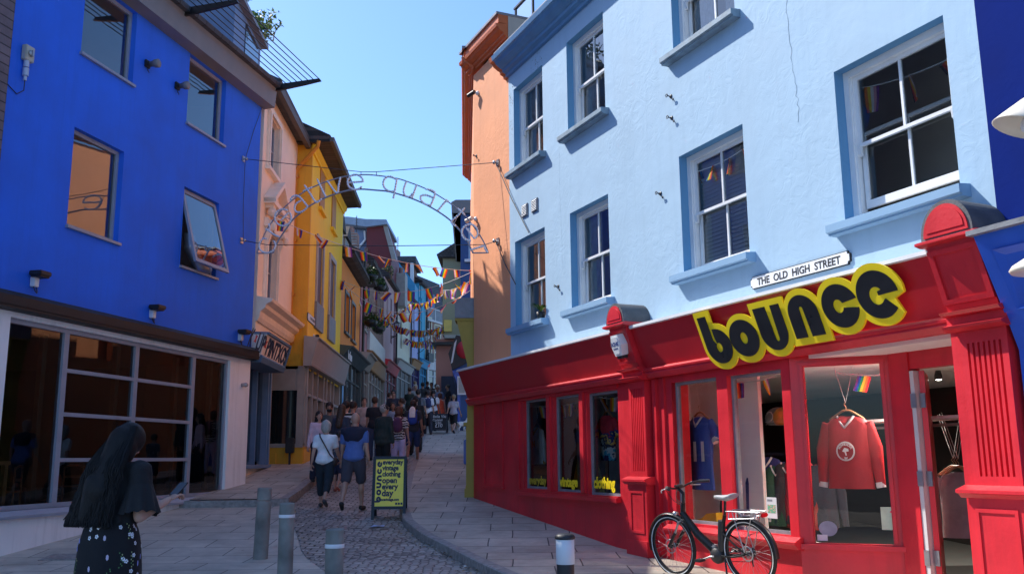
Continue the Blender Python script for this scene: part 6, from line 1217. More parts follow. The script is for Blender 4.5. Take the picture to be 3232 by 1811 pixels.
    if hair:
        kd,hc=hair; mb=MB(); hm=cloth(HR[hc],.35,.6)
        if kd!='bald':
            mb.ell(hf((0,-.024,.037)),(.094*s,.106*s,.110*s),2)
            if kd in('bob','curly'): mb.ell(hf((0,-.035,-.02)),(.105*s,.095*s,.115*s),2); mb.ell(hf((0,-.02,.03)),(.105*s,.11*s,.11*s),2)
            if kd=='long': mb.cap(hf((0,-.05,0)),.088*s,up(V(0,-.10,1.22)),.085*s); mb.ell(hf((0,-.04,-.04)),(.10*s,.085*s,.13*s),2)
            v,fc=remesh(mb,vox*.8,1,.4); rnd=random.Random(int(px)); v=[(a+rnd.gauss(0,.004),b+rnd.gauss(0,.004),c+rnd.gauss(0,.004)) for a,b,c in v]; MB().add(v,fc,0,True).build('hair',hm,t)
        else:
            mb.ell(hf((0,-.03,-.015)),(.083*s,.085*s,.05*s),2); MB()
    for sd in (1,-1):
        h,k,a,to=J[sd]; mb=MB(); mb.cap(a-V(0,.03,.045),.045*s,to+V(0,0,-.0),.036*s); v,fc=remesh(mb,vox*.8,1); v=[(a_,b_,max(c_,.0)) if c_<.3 else (a_,b_,c_) for a_,b_,c_ in v]; MB().add(v,fc,0,True).build('shoe',cloth(shoe),t)
    if cap: mb=MB(); mb.ell(hf((0,-.01,.055)),(.092*s,.105*s,.085*s),2); mb.ell(hf((0,.10,.045)),(.06*s,.07*s,.012*s),1); mb.build('hat',cloth(cap),t)
    if mask: mb=MB(); mb.ell(hf((0,.055,-.045)),(.062*s,.062*s,.045*s),2); mb.build('face_mask',cloth((.008,.008,.01)),t)
    if glasses: mb=MB(); [mb.ell(hf((.032*sd,.085,.02)),(.026*s,.012*s,.018*s),1) for sd in (1,-1)]; mb.box(*(lambda c:(c.x-.05*s,c.x+.05*s,c.y-.005,c.y+.005,c.z-.003,c.z+.003))(hf((0,.088,.025)))); mb.build('sunglasses',EYE_W,t)
    if pack:
        mb=MB(); c=up(V(0,-.17*f,1.22)); mb.ell(c,(.135*s,.085*s,.20*s),2); mb.ell(c-V(0,.02,.08),(.14*s,.09*s,.13*s),2); v,fc=remesh(mb,vox,3); mb=MB().add(v,fc,0,True)
        b=empty('rucksack',t.location,t.rotation_euler.z,pack[1],'rucksack'); mb.build('bag_body',cloth(pack[0]),b); m2=MB()
        for sd in (1,-1): m2=MB(); m2.tube([up(V(.09*sd,-.13*f,1.36)),up(V(.10*sd,-.03,1.42)),up(V(.115*sd,.09*f,1.36)),up(V(.13*sd,.08*f,1.2)),up(V(.15*sd,-.1*f,1.08))],.018*s,6); m2.build('strap',cloth(pack[0]),b)
        if towel: m2=MB(); m2.ell(c+V(0,-.04,.17),(.085*s,.07*s,.12*s),2); m2.box(c.x-.08*s,c.x+.08*s,c.y-.11*s,c.y-.07*s,c.z-.02*s,c.z+.2*s); v,fc=remesh(m2,.02,2); o=MB().add(v,fc,0,True).build('towel',cloth((.72,.74,.75))); o.location=t.location; o.rotation_euler=t.rotation_euler; tag(o,'white towel draped over the blue rucksack','towel')
    if bag:
        col,lab,kind=bag; b=empty('handbag' if kind!='strap' else 'shoulder_strap_bag',t.location,t.rotation_euler.z,lab,'bag')
        if kind=='cross':
            mb=MB(); P=[up(V(-.12,-.02,1.43)),up(V(-.08,-.13*f,1.36)),up(V(.02,-.145*f,1.2)),up(V(.12,-.12*f,1.02)),dn(V(.19,-.02,.92)),up(V(.1,.13*f,1.08)),up(V(-.05,.13*f,1.3)),up(V(-.12,-.02,1.43))]; mb.tube(P,.014*s,6); mb.build('strap',cloth(col),b); mb=MB(); mb.ell(dn(V(.21,.0,.88)),(.04,.09,.09),2); mb.build('bag_body',cloth(col),b)
        else:
            c=A[-1][2]+V(-.03,.0,-.28); mb=MB(); mb.ell(c,(.07*s,.14*s,.17*s),2); mb.build('bag_body',col if hasattr(col,'node_tree') else cloth(col),b); mb=MB(); mb.tube([c+V(0,.07,.13),A[-1][2]+V(0,.02,-.03),A[-1][2]+V(0,-.02,-.03),c+V(0,-.07,.13)],.012,6); mb.build('handle',cloth((.45,.33,.22)),b)
    return t,dict(up=up,dn=dn,hf=hf,A=A,V=V,J=J)
NV=(.008,.012,.035); BK_=(.010,.010,.012)
zeb=banded('zebra_cloth',(.02,.02,.03),(.70,.70,.72),.06,2,.5,5); stw=banded('bw_stripe_cloth',(.012,.012,.012),(.72,.72,.70),.11,2,.5); fine=banded('fine_stripe_cloth',(.18,.16,.24),(.62,.60,.62),.03,2,.45); flor=spotted('floral_shirt',(.015,.016,.014),(.25,.22,.13),18,.3); patt=spotted('patterned_shirt',(.055,.065,.09),(.30,.32,.38),20,.3); bagm=spotted('floral_bag',(.55,.45,.40),(.45,.06,.05),22,.3)
walk=lambda a:dict(hl=a,kl=5 if a>0 else 25,hr=-a,kr=25 if a>0 else 5,al=-a*.9,ar=a*.9)
stand=dict(hl=3,kl=3,hr=-2,kr=2,al=4,ar=-3,el=12,er=10)
person(820,1060,17.4,1.60,2,'woman with grey bob, white T-shirt and dark cropped trousers walking up the lane',top=dict(col=(.74,.76,.80),k=.022,hem=.9),bottom=dict(kind='capri',col=(.012,.02,.028)),hair=('bob','grey'),shoe=(.05,.045,.045),pose=walk(16),fat=1.12,bag=((.05,.03,.025),'brown cross-body bag strap over the white T-shirt','cross'),z=.66)
person(893,1040,17.0,1.76,3,'bald man in a navy and mid-blue T-shirt and grey shorts walking up the lane',top=dict(col=(.075,.13,.33),k=.02,yoke=(.012,.012,.03),hem=.9),bottom=dict(kind='shorts',col=(.045,.04,.055),r=.028),hair=None,pose=walk(-14),fat=1.25,z=.62)
person(965,1020,21.3,1.70,28,'man in dark green jacket and flat cap turning to his right',top=dict(col=(.018,.03,.026),sl='l',k=.035,hem=.84,name='jacket'),bottom=dict(kind='trousers',col=(.008,.009,.010),r=.022),hair=('short','grey'),cap=(.012,.012,.018),pose=stand,fat=1.12,head=(0,35))
person(1003,1030,22.4,1.62,0,'woman in black and white zebra print top and lilac trousers',top=dict(mat=zeb,k=.02,hem=.9),bottom=dict(kind='trousers',col=(.50,.43,.62),r=.02),hair=('curly','auburn'),pack=((.085,.03,.075),'plum purple rucksack on the woman in zebra print'),bag=(bagm,'flowery cream tote bag hanging beside the lilac trousers','hand'),pose=dict(hl=5,kl=4,hr=-5,kr=5,al=10,ar=0,el=30,er=10),fat=1.12)
person(1040,1010,25.5,1.74,0,'man in dark T-shirt and blue denim shorts with a rucksack and towel',skin='t',top=dict(col=(.03,.033,.045),k=.02,hem=.9),bottom=dict(kind='shorts',col=(.018,.04,.12),r=.028),hair=('short','dark'),shoe=(.45,.44,.43),pack=((.02,.06,.32),'bright blue rucksack with a towel on top'),towel=1,pose=walk(-16),fat=1.1)
person(829,1010,21.8,1.74,168,'man in a black face mask and grey-green T-shirt facing the camera',skin='t',top=dict(col=(.05,.065,.07),k=.018),bottom=dict(kind='trousers',col=(.02,.02,.03)),hair=('short','black'),mask=True,pose=stand,head=(12,0),z=1.1)
person(802,1038,20.4,1.52,150,'girl with long black hair and pale pink cardigan by the grey shop',top=dict(col=(.52,.38,.44),sl='l',k=.018),bottom=dict(kind='trousers',col=(.012,.014,.03)),hair=('long','black'),pose=stand,z=1.05)
person(859,1012,20.6,1.66,20,'woman with long brown hair and dark clothes beside the striped man',top=dict(col=(.03,.035,.055),sl='l',k=.02),bottom=dict(kind='trousers',col=(.012,.015,.03)),hair=('long','brown'),pose=stand,z=1.06)
person(853,1052,19.6,1.24,10,'boy in a blue-grey patterned shirt and navy shorts',top=dict(mat=patt,k=.02),bottom=dict(kind='shorts',col=(.012,.018,.045)),hair=('short','dark'),shoe=(.3,.09,.06),pose=walk(8),fat=1.1)
person(869,1000,22.3,1.76,25,'man in a bold black and white striped T-shirt',top=dict(mat=stw,k=.02,hem=.9),bottom=dict(kind='trousers',col=(.02,.03,.05)),hair=('short','black'),pose=stand,fat=1.05)
person(886,1003,23.0,1.72,40,'person in a plain black T-shirt behind the striped man',top=dict(col=BK_,k=.02),bottom=dict(kind='trousers',col=(.02,.02,.03)),hair=('short','dark'),pose=stand,z=1.22)
person(943,975,26.8,1.80,10,'tall man in a black T-shirt and jeans by the shop doorways',top=dict(col=(.012,.016,.026),k=.02,hem=.9),bottom=dict(kind='trousers',col=(.03,.045,.09)),hair=('short','brown'),pose=stand,fat=1.05)
person(917,978,28.0,1.76,170,'person in a pale top with a dark strap near the doorways',top=dict(col=(.40,.34,.33),k=.02),bottom=dict(kind='trousers',col=(.05,.07,.12)),hair=('short','brown'),pose=stand)
person(990,980,27.6,1.62,182,'woman in an open light blue denim jacket facing the camera',skin='t',top=dict(col=(.20,.28,.40),sl='l',k=.026,hem=.85,name='jacket'),bottom=dict(kind='trousers',col=(.03,.04,.07)),hair=('long','dark'),pose=stand)
person(999,1000,26.0,1.34,340,'child in a white T-shirt and dark shorts',top=dict(col=(.68,.66,.63),k=.02,hem=.9),bottom=dict(kind='shorts',col=(.02,.02,.025)),hair=('short','brown'),pose=stand)
person(1014,983,28.8,1.70,285,'man in a dark floral shirt turned to the left',top=dict(mat=flor,k=.022,hem=.9),bottom=dict(kind='shorts',col=(.04,.04,.03)),hair=('short','brown'),pose=dict(hl=0,hr=4,kl=3,kr=3,al=20,ar=35,el=50,er=60))
person(1090,988,36.2,1.66,0,'person in a white T-shirt with a black rucksack',skin='t',top=dict(col=(.70,.70,.70),k=.022,hem=.9),bottom=dict(kind='trousers',col=(.02,.022,.03)),hair=('short','black'),pack=(BK_,'black rucksack on the white T-shirt'),pose=walk(10),fat=1.05,head=(35,0))
person(1107,995,37.2,1.52,355,'woman in a long bright orange-red dress behind the chalkboard',top=None,bottom=dict(kind='dress',col=(.72,.10,.04),len=.2),hair=('bob','auburn'),pose=stand,fat=1.1)
person(1141,992,35.0,1.56,8,'boy in a thin-striped T-shirt and black shorts striding up the lane',top=dict(mat=fine,k=.02,hem=.92),bottom=dict(kind='shorts',col=BK_),hair=('short','blond'),shoe=(.012,.012,.014),pose=walk(22))
person(1052,976,33.0,1.82,0,'man in a grey-blue T-shirt with a black rucksack in the middle of the lane',top=dict(col=(.10,.12,.14),k=.02,hem=.9),bottom=dict(kind='trousers',col=(.015,.017,.022)),hair=('short','dark'),pack=((.012,.014,.018),'black rucksack on the man in grey-blue'),pose=walk(12),fat=1.15)
person(1046,1003,28.5,1.78,350,'person all in black between the blue rucksack and the white T-shirt',top=dict(col=(.008,.008,.009),sl='l',k=.03,hem=.85),bottom=dict(kind='trousers',col=(.008,.008,.009),r=.03),hair=('short','black'),pose=walk(8),fat=1.25)
person(1076,985,34.5,1.70,350,'person in a white T-shirt with navy strap farther up the lane',top=dict(col=(.6,.62,.66),k=.02),bottom=dict(kind='trousers',col=(.02,.02,.03)),hair=('short','dark'),pack=((.02,.03,.09),'navy rucksack on the far white T-shirt'),pose=walk(10))
person(1082,968,38.5,1.64,175,'woman in dark clothes with long dark hair coming down the lane',skin='t',top=dict(col=(.03,.03,.045),k=.018),bottom=dict(kind='trousers',col=(.02,.02,.03)),hair=('long','black'),pose=walk(10))
person(1101,963,39.0,1.80,180,'man in a pale blue shirt and sunglasses coming down the lane',skin='t',top=dict(col=(.14,.18,.26),k=.022,hem=.9),bottom=dict(kind='trousers',col=(.03,.03,.04)),hair=('short','grey'),glasses=1,pose=walk(10),fat=1.1)
person(991,962,33.0,1.78,182,'man in dark T-shirt and sunglasses facing the camera by the pink house',skin='t',top=dict(col=(.02,.02,.035),k=.02),bottom=dict(kind='trousers',col=(.03,.03,.04)),hair=('short','dark'),glasses=1,pose=stand,fat=1.1)
person(979,968,33.8,1.66,90,'person in a faded red top beside the man in sunglasses',top=dict(col=(.26,.05,.06),k=.02),bottom=dict(kind='trousers',col=(.03,.03,.04)),hair=('short','brown'),pose=stand)
far=[(1046,960,42,1.78,'in a light grey hoodie',(.30,.32,.34),'short','grey'),(1063,955,44,1.84,'in a dark cap and dark coat',(.02,.022,.03),'short','black'),(1030,968,40,1.70,'in a dark green top near the cream house',(.02,.035,.03),'short','brown'),(1086,950,47,1.75,'in black, second in the far row',(.015,.015,.02),'short','dark'),(1096,952,46,1.70,'in a white shirt in the far row',(.5,.5,.5),'short','dark'),(1107,948,49,1.75,'in dark brown in the far row',(.06,.045,.04),'short','dark'),(1118,946,50,1.76,'in navy, rightmost of the far row',(.02,.025,.05),'short','brown'),(1043,948,52,1.70,'in pale pink far up the lane',(.45,.33,.33),'short','blond'),(1074,952,50,1.74,'in dark grey, leftmost of the far row',(.04,.04,.045),'short','brown'),(1128,962,43,1.74,'in black by the dark shop front',(.01,.01,.014),'short','black')]
for i,(px,py,Y,H,d,c,hk,hc) in enumerate(far): person(px,py,Y,H,(180 if i%3==0 else 0)+i*7,'small far-off person '+d,skin='t' if i%2 else 'p',top=dict(col=c,k=.02),bottom=dict(kind='trousers',col=(.02,.02,.028)),hair=(hk,hc),pose=walk(8 if i%2 else -10),vox=.04,parts=False,grp='far-off people at the top of the lane')
# ---- woman in the foreground
FY=6.8; t,K_=person(284,1302,FY,1.72,26,'woman with long black hair, black ruffled blouse and flowered skirt looking at her phone',top=dict(col=(.006,.006,.007),sl='s',k=.03,loose=.035,name='blouse'),bottom=None,hair=None,pose=dict(hl=2,kl=2,hr=-2,kr=2,lean=8),head=(30,0),fat=1.1,vox=.013,z=.05,armR=((.235,.02,1.04),(.245,.27,1.15)),armL=((-.22,.0,1.06),(-.04,.27,1.14)))
blk=cloth((.006,.006,.007)); hairm=paint('long_black_hair',(.007,.006,.006),.55,.5,30,.5,120,spec=.25)
V,up,dn,hf=K_['V'],K_['up'],K_['dn'],K_['hf']
# hair: dense strands from crown down the back
hb=MB(); hb.ell(hf((0,-.02,.03)),(.105,.118,.122),3); hb.ell(hf((0,-.05,-.05)),(.115,.10,.15),3); hb.cap(hf((0,-.07,-.06)),.095,up(V(-.02,-.12,1.20)),.115); hb.cap(up(V(.02,-.10,1.30)),.095,up(V(-.03,-.13,1.08)),.075); hb.cap(up(V(-.05,-.13,1.25)),.11,up(V(-.09,-.14,1.02)),.075)
v,f_=remesh(hb,.014,3); hb=MB().add(v,f_,0,True); rnd=random.Random(2)
for i in range(1500):
    a=rnd.uniform(-2.9,2.9); st=hf((.098*math.sin(a),-.02-.09*abs(math.cos(a*.5)),rnd.uniform(-.03,.09))); sx=math.sin(a)*.14; P=[st]
    for k in range(1,6): u=k/5; P.append(up(V(sx*(1+.45*u)-.07*u+rnd.gauss(0,.012)+.012*math.sin(u*9+i),-.14-.035*math.cos(a)-.02*u+rnd.gauss(0,.006),1.50-.50*u-rnd.uniform(0,.05)*u)))
    hb.tube(smooth([tuple(p) for p in P],2),rnd.choice((.002,.003,.0045)),4)
hb.build('hair',hairm,t)
# ruffled sleeves and waist frill
def frill(c,rx,ry,h,n,amp,q=None,seed=0,flare=1.15):
    mb=MB(); m_=n*8; q=q or Matrix.Identity(3)
    for j in range(4):
        u=j/3
        for i in range(m_): a=2*PI*i/m_; w_=1+amp*u*math.sin(a*n+seed); k=1+(flare-1)*u; mb.v.append(tuple(Vector(c)+q@Vector((rx*k*w_*math.cos(a),ry*k*w_*math.sin(a),-h*u+.006*math.sin(a*n*1.5)*u))))
    for j in range(3):
        for i in range(m_): i2=(i+1)%m_; mb.f.append([j*m_+i,j*m_+i2,(j+1)*m_+i2,(j+1)*m_+i]); mb.m.append(0); mb.sm.append(True)
    return mb
for sd in (1,-1):
    sh,el,wr,_=K_['A'][sd]; d=(el-sh).normalized(); q=d.to_track_quat('-Z','Y').to_matrix(); frill(sh.lerp(el,.32),.092,.092,.20,9,.10,q,sd,1.45).build('sleeve_frill',blk,t)
frill(dn(V(0,0,1.10)),.165,.13,.10,12,.07,None,3,1.2).build('waist_frill',blk,t)
# skirt with embroidered flowers
sm_=MB(); n=72; zs=[(1.07,.145,.118),(1.03,.165,.135),(.95,.20,.165),(.85,.222,.19),(.7,.235,.205),(.5,.25,.22),(.25,.27,.24)]
sk_=lambda a,z:(lambda rx,ry:(rx*(1+.022*math.sin(a*6+z*2))*math.cos(a),ry*(1+.022*math.sin(a*6+z*2))*math.sin(a)-.01))(float(np.interp(z,[q[0] for q in zs][::-1],[q[1] for q in zs][::-1])),float(np.interp(z,[q[0] for q in zs][::-1],[q[2] for q in zs][::-1])))
for z_,_,_ in zs:
    for i in range(n): a=2*PI*i/n; x,y=sk_(a,z_); sm_.v.append(tuple(dn(V(x,y,z_))))
for j in range(len(zs)-1):
    for i in range(n): i2=(i+1)%n; sm_.f.append([j*n+i,(j+1)*n+i,(j+1)*n+i2,j*n+i2]); sm_.m.append(0); sm_.sm.append(True)
rnd=random.Random(5)
def onsk(a,z,o=.003): x,y=sk_(a,z); r=math.hypot(x,y); return dn(V(x*(1+o/r),y*(1+o/r),z))
def disc(a,z,r,k,m,el=1,rot=0):
    c=onsk(a,z,.004); u=(onsk(a+.05,z,.004)-c).normalized(); w_=Vector((0,0,1)); P=[c+u*(r*math.cos(2*PI*i/k+rot))+w_*(r*el*math.sin(2*PI*i/k+rot)) for i in range(k)]; sm_.add(P,[tuple(range(k))],m)
for i in range(70):
    a=rnd.random()*2*PI; z_=rnd.uniform(.3,1.02); 
    for k in range(5): an=k*2*PI/5; disc(a+.045*math.cos(an)/1,z_+.0095*math.sin(an),.0062,6,1)
    disc(a,z_,.004,6,4)
for i in range(26): a=rnd.random()*2*PI; z_=rnd.uniform(.3,1.0); disc(a,z_,.010,6,rnd.choice((2,2,3)),2.1,rnd.random())
for i in range(34):
    a=rnd.random()*2*PI; z_=rnd.uniform(.35,1.0); c_=rnd.uniform(-.12,.12)
    for k in range(9): disc(a+c_*math.sin(k*.4)+(.03 if k%2 else -.03),z_-k*.012,.0045,5,rnd.choice((4,5,5)),1.4,.5)
sm_.build('skirt',[paint('black_skirt',(.007,.007,.009),.9,.2,9,.3),cloth((.62,.62,.66)),cloth((.24,.26,.55)),cloth((.42,.36,.45)),cloth((.30,.34,.16)),cloth((.07,.17,.06))],t)
# forearms carry the phone
w_=K_['A'][1][2]; d_=K_['A'][1][3]; M3=Matrix.Translation(Vector(t.location))@Matrix.Rotation(t.rotation_euler.z,4,'Z'); pp=M3@(w_+d_*.10+Vector((-.02,.02,.035)))
ph_=empty('phone',pp,t.rotation_euler.z,"smartphone in a dark case held up in the woman's right hand",'phone'); ph_.rotation_euler=(R(35),0,t.rotation_euler.z+R(10))
mb=MB(); mb.bbox(-.037,.037,-.078,.078,-.0045,.0045,.003); mb.build('phone_case',M['blackpl'],ph_); mb=MB(); mb.box(-.033,.033,-.072,.072,.0046,.0056); mb.build('screen',paint('phone_screen',(.10,.12,.14),.1,.1,5,0),ph_)
# ================================================================ bollards, boards, bicycle
def bollard(px,py,Y,r,top,lab,band=None,groove=False,seed=0):
    p=atY(px,py,Y); t=empty('timber_bollard',(p.x,Y,G(Y)),R(seed*40),lab,'bollard','weathered timber bollards across the lane'); h=top-G(Y)
    m_=bpy.data.materials.get('weathered_oak')
    if not m_:
        m_=paint('weathered_oak',(.23,.225,.20),.85,.4,3,0,dirt=(.08,.085,.07)); n=m_.node_tree; L=n.links.new; tc=[x for x in n.nodes if x.type=='TEX_COORD'][0]; mp=n.nodes.new('ShaderNodeMapping'); mp.inputs['Scale'].default_value=(30,30,1.6); L(tc.outputs['Object'],mp.inputs[0]); nz=n.nodes.new('ShaderNodeTexNoise'); nz.inputs['Scale'].default_value=1; nz.inputs['Detail'].default_value=6; L(mp.outputs[0],nz.inputs['Vector']); bp=n.nodes.new('ShaderNodeBump'); bp.inputs['Strength'].default_value=.9; bp.inputs['Distance'].default_value=.01; L(nz.outputs[0],bp.inputs['Height']); L(bp.outputs[0],n.nodes['Principled BSDF'].inputs['Normal'])
    P=[(r,-.2),(r,h-.22),(r*.985,h-.215)] if groove else [(r,-.2),(r,h-.012),(r-.01,h)]
    if groove: P=[(r,-.2),(r,h-.20),(r*.90,h-.19),(r*.90,h-.17),(r,h-.16),(r,h-.012),(r-.012,h)]
    P=[(a,b) for a,b in P]+[(0,h+.004)]
    mb=MB(); mb.lathe(P,(0,0,0),28,smooth=False); o=mb.build('post',m_,t)
    rnd=random.Random(seed+3)
    for v in o.data.vertices: k=1+rnd.gauss(0,.006); v.co.x*=k; v.co.y*=k
    if band: mb=MB(); mb.lathe([(r+.003,h-band[0]-band[1]),(r+.005,h-band[0]-band[1]+.004),(r+.005,h-band[0]-.004),(r+.003,h-band[0])],(0,0,0),28); mb.build('reflective_band',M['white'],t)
    return t
t=bollard(662,1225,12.95,.098,atY(662,1226,12.95).z,'tall plain timber bollard with a groove, the farthest of three and no white band',None,True,1)
t.rotation_euler=(0,R(1.5),0)
bollard(723,1263,9.7,.077,atY(722,1264,9.7).z,'timber bollard with white band, middle of the three',(.115,.032),False,2); bollard(843,1328,8.2,.079,atY(842,1329,8.2).z,'timber bollard with white band, nearest and rightmost of the timber ones',(.125,.034),False,3)
p=atY(1421,1340,8.0); zt=p.z; t=empty('bollard',(p.x,8.0,G(8.0)),0,'black bollard with a wide white reflective sleeve on the right pavement edge','bollard'); h=zt-G(8); r=.080
mb=MB(); mb.lathe([(r-.006,-.2),(r-.006,h-.42),(r-.006,h-.05)],(0,0,0),28); mb.build('post',M['blackpl'],t)
mb=MB(); mb.lathe([(r-.004,h-.25),(r-.002,h-.248),(r-.002,h-.052),(r-.004,h-.05)],(0,0,0),28); mb.build('reflective_sleeve',M['white'],t)
mb=MB(); mb.lathe([(r-.004,h-.05),(r+.006,h-.045),(r+.006,h-.03),(r-.004,h-.012),(r*.6,h-.002),(0,h)],(0,0,0),28); mb.build('cap',M['blackpl'],t)
# ---- bounce A-board
p0=atY(932,1300,16.36); bx=(atY(934,1290,16.0).x+atY(1018,1290,16.0).x)/2
def aboard(x,Y,az,w,h,zg,name,label,mf,mp,frame=.05,spread=.30,cat='A-board'):
    t=empty(name,(x,Y,zg),az,label,cat); th=math.atan2(spread,h)
    out=[]
    for sd in (1,-1):
        def T(a,b,c,sd=sd): # a across, b thickness outward, c up the leg
            return (a,-sd*(spread*(1-c/h)+.01+b*1.0) if sd==1 else (spread*(1-c/h)+.01+b),c)
        def bx_(mb,a0,a1,b0,b1,c0,c1,m=0): q=MB().box(a0,a1,b0,b1,c0,c1); mb.add([T(*v) for v in q.v],q.f,m)
        mb=MB(); 
        for s2 in (-1,1): bx_(mb,s2*(w/2-frame/2)-frame/2,s2*(w/2-frame/2)+frame/2,0,.028,0,h)
        bx_(mb,-w/2+frame,w/2-frame,0,.028,h-frame,h); bx_(mb,-w/2+frame,w/2-frame,0,.028,h*.16,h*.16+frame); f=mb.build('frame',mf,t); fix_normals(f)
        mb=MB(); bx_(mb,-w/2+frame,w/2-frame,.004,.016,h*.16+frame,h-frame); f=mb.build('panel',mp,t); fix_normals(f); out.append(T)
    return t,out[0],(w/2-frame,h*.16+frame,h-frame)
AX=(atY(934,1225,16.1).x+atY(1018,1225,16.1).x)/2; ZG=G(16.3)-.02
w_=abs(atY(1018,1225,16.05).x-atY(932,1225,16.05).x); h_=atY(975,1147,16.3).z-ZG
t,T,(hw,zl,zh)=aboard(AX,16.35,R(4),w_,h_,ZG,'pavement_sign','yellow A-board advertising bounce everyday vintage clothing standing in the lane',M['black'],paint('board_yellow',(.95,.80,.10),.5,.05,5,.03))
navy=paint('board_navy',(.008,.012,.05),.5,.1,5,0)
def bt(mb,s,x,z,size,sx=1,bold=.004): # reading +x for a viewer at -y
    v,f=text_geo(s,size,.001,bold,'LEFT'); mb.add([T(x+a*sx,.018+c,z+b) for a,b,c in v],f)
H_=zh-zl; xl=-hw+.24*hw*2
for i,(s,sz,k) in enumerate((('everyday',.115,.89),('vintage',.115,.765),('clothing',.115,.635),('open',.135,.49),('every',.13,.36),('day',.15,.215))):
    mb=MB(); bt(mb,s,xl,zl+H_*k,sz*H_/.80,.86 if len(s)>6 else .95,.005); mb.build('lettering',navy,t)
mb=MB(); bt(mb,'bouncevintage.com',-hw+.07*hw*2,zl+H_*.115,.062*H_/.8,.80,.003); mb.build('lettering',navy,t)
for k in range(3): 
    mb=MB(); a0=hw*.45+k*.045; q=MB().box(a0,a0+.034,.0165,.0185,zl+H_*.03,zl+H_*.03+.034); mb.add([T(*v) for v in q.v],q.f); mb.build('social_icon',navy,t)
# vertical word, bottom to top, thick round letters
def ringp(cx,cz,r0,r1,a0,a1,n=20): return [(cx+r0*math.cos(R(a0+(a1-a0)*i/n)),cz+r0*math.sin(R(a0+(a1-a0)*i/n))) for i in range(n+1)]+[(cx+r1*math.cos(R(a1-(a1-a0)*i/n)),cz+r1*math.sin(R(a1-(a1-a0)*i/n))) for i in range(n+1)]
gl={'b':[ringp(.5,.42,.42,.13,0,360),[(.08,.42),(.34,.42),(.34,1.1),(.08,1.1)]],'o':[ringp(.5,.42,.42,.13,0,360)],'u':[ringp(.5,.42,.42,.12,180,360),[(.08,.42),(.38,.42),(.38,.86),(.08,.86)],[(.62,.42),(.92,.42),(.92,.86),(.62,.86)]],'n':[ringp(.5,.42,.42,.12,0,180),[(.08,0),(.38,0),(.38,.42),(.08,.42)],[(.62,0),(.92,0),(.92,.42),(.62,.42)]],'c':[ringp(.5,.42,.42,.13,25,335)],'e':[ringp(.5,.42,.42,.13,0,325),[(.45,.36),(.90,.36),(.90,.50),(.45,.50)]]}
cell=H_*.90/6; S_=hw*2*.21
for i,ch in enumerate('bounce'):
    mb=MB()
    for j,P in enumerate(gl[ch]):
        n=len(P); vs=[T(-hw+.03*hw+S_*(1.0-b)*.98,.0175+j*.0008,zl+H_*.08+cell*(i+ (a-.08)*1.0)) for a,b in P]; mb.add(vs,[tuple(range(n))[::-1]])
    o=mb.build('big_letter',navy,t)
# ---- chalk board
Yb=34.7; X0=atY(1082,1070,Yb).x; X1=atY(1126,1070,Yb).x
t,T,(hw,zl,zh)=aboard((X0+X1)/2,Yb,R(0),X1-X0,atY(1104,1040,Yb).z-G(Yb)-.1,G(Yb)+.1,'chalkboard','black chalkboard A-board with white handwriting in front of the orange-red dress',M['black'],paint('chalk_black',(.015,.016,.017),.8,.3,5,.1))
chk=cloth((.5,.5,.48)); H_=zh-zl
for s,k,sz in (('Bella Vita',.80,.155),('Cocktail',.56,.12),('2 for',.36,.13),('£10',.10,.2)):
    mb=MB(); bt(mb,s,-hw*.80 if len(s)>5 else -hw*.45,zl+H_*k,sz,.9,.001); mb.build('chalk_writing',chk,t)
Yb=37.0; xb=atY(1160,1050,Yb).x
t,T,(hw,zl,zh)=aboard(xb,Yb,R(10),.55,.85,G(Yb)+.1,'chalkboard','small wooden A-board with yellow painted flower shapes beside the striped boy',M['wood'],paint('chalk_black2',(.015,.016,.017),.8,.3,5,.1))
mb=MB(); 
for k in range(5):
    a=k*2*PI/5; P=[(hw*.0+.10*math.cos(a)+.05*math.cos(b*PI/4),(zl+zh)/2+.10*math.sin(a)+.05*math.sin(b*PI/4)) for b in range(8)]; mb.add([T(x_,.018+k*.0006,z_) for x_,z_ in P],[tuple(range(8))])
mb.build('yellow_motif',cloth((.55,.45,.08)),t)
xo=atY(1176,1010,37).x; t=empty('folding_chair',(xo,37.4,G(37.4)+.1),R(20),'orange folding chair outside the blue shop','chair')
om=cloth((.42,.10,.03))
mb=MB(); mb.box(-.2,.2,-.2,.2,.44,.47); mb.build('seat',om,t); mb=MB(); mb.box(-.2,.2,.19,.21,.55,.9); mb.build('backrest',om,t)
for sx in (-1,1):
    for a,b in ((-.2,.22),(.22,-.2)): mb=MB(); mb.tube([(sx*.19,a,0),(sx*.19,b,.46 if b<0 else .9)],.014,6); mb.build('leg',M['wood'],t)
# ---- small white dog
pd=atY(1158,1075,35.8); t=empty('dog',(pd.x,35.8,G(35.8)+.1),R(-60),'small white dog on the pavement behind the boy in the striped T-shirt','dog')
mb=MB(); mb.ell((0,.05,.27),(.085,.17,.10),2); mb.ell((0,.17,.27),(.085,.09,.11),2); mb.cap((0,.22,.32),.06,(0,.30,.42),.05); mb.ell((0,.32,.45),(.06,.08,.058),2); mb.ell((0,.41,.43),(.03,.05,.03),2)
for sx in (-1,1): mb.cap((sx*.05,.17,.22),.035,(sx*.05,.16,.11),.022); mb.cap((sx*.05,.16,.11),.022,(sx*.05,.18,.02),.02); mb.cap((sx*.055,-.06,.24),.05,(sx*.055,-.02,.15),.028); mb.cap((sx*.055,-.02,.15),.026,(sx*.055,-.09,.10),.02); mb.cap((sx*.055,-.09,.10),.02,(sx*.055,-.07,.02),.02)
mb.tube([(0,-.10,.30),(0,-.18,.38),(0,-.2,.46)],[.025,.02,.01],8)
v,f=remesh(mb,.016,2); MB().add(v,f,0,True).build('body',cloth((.6,.58,.54)),t)
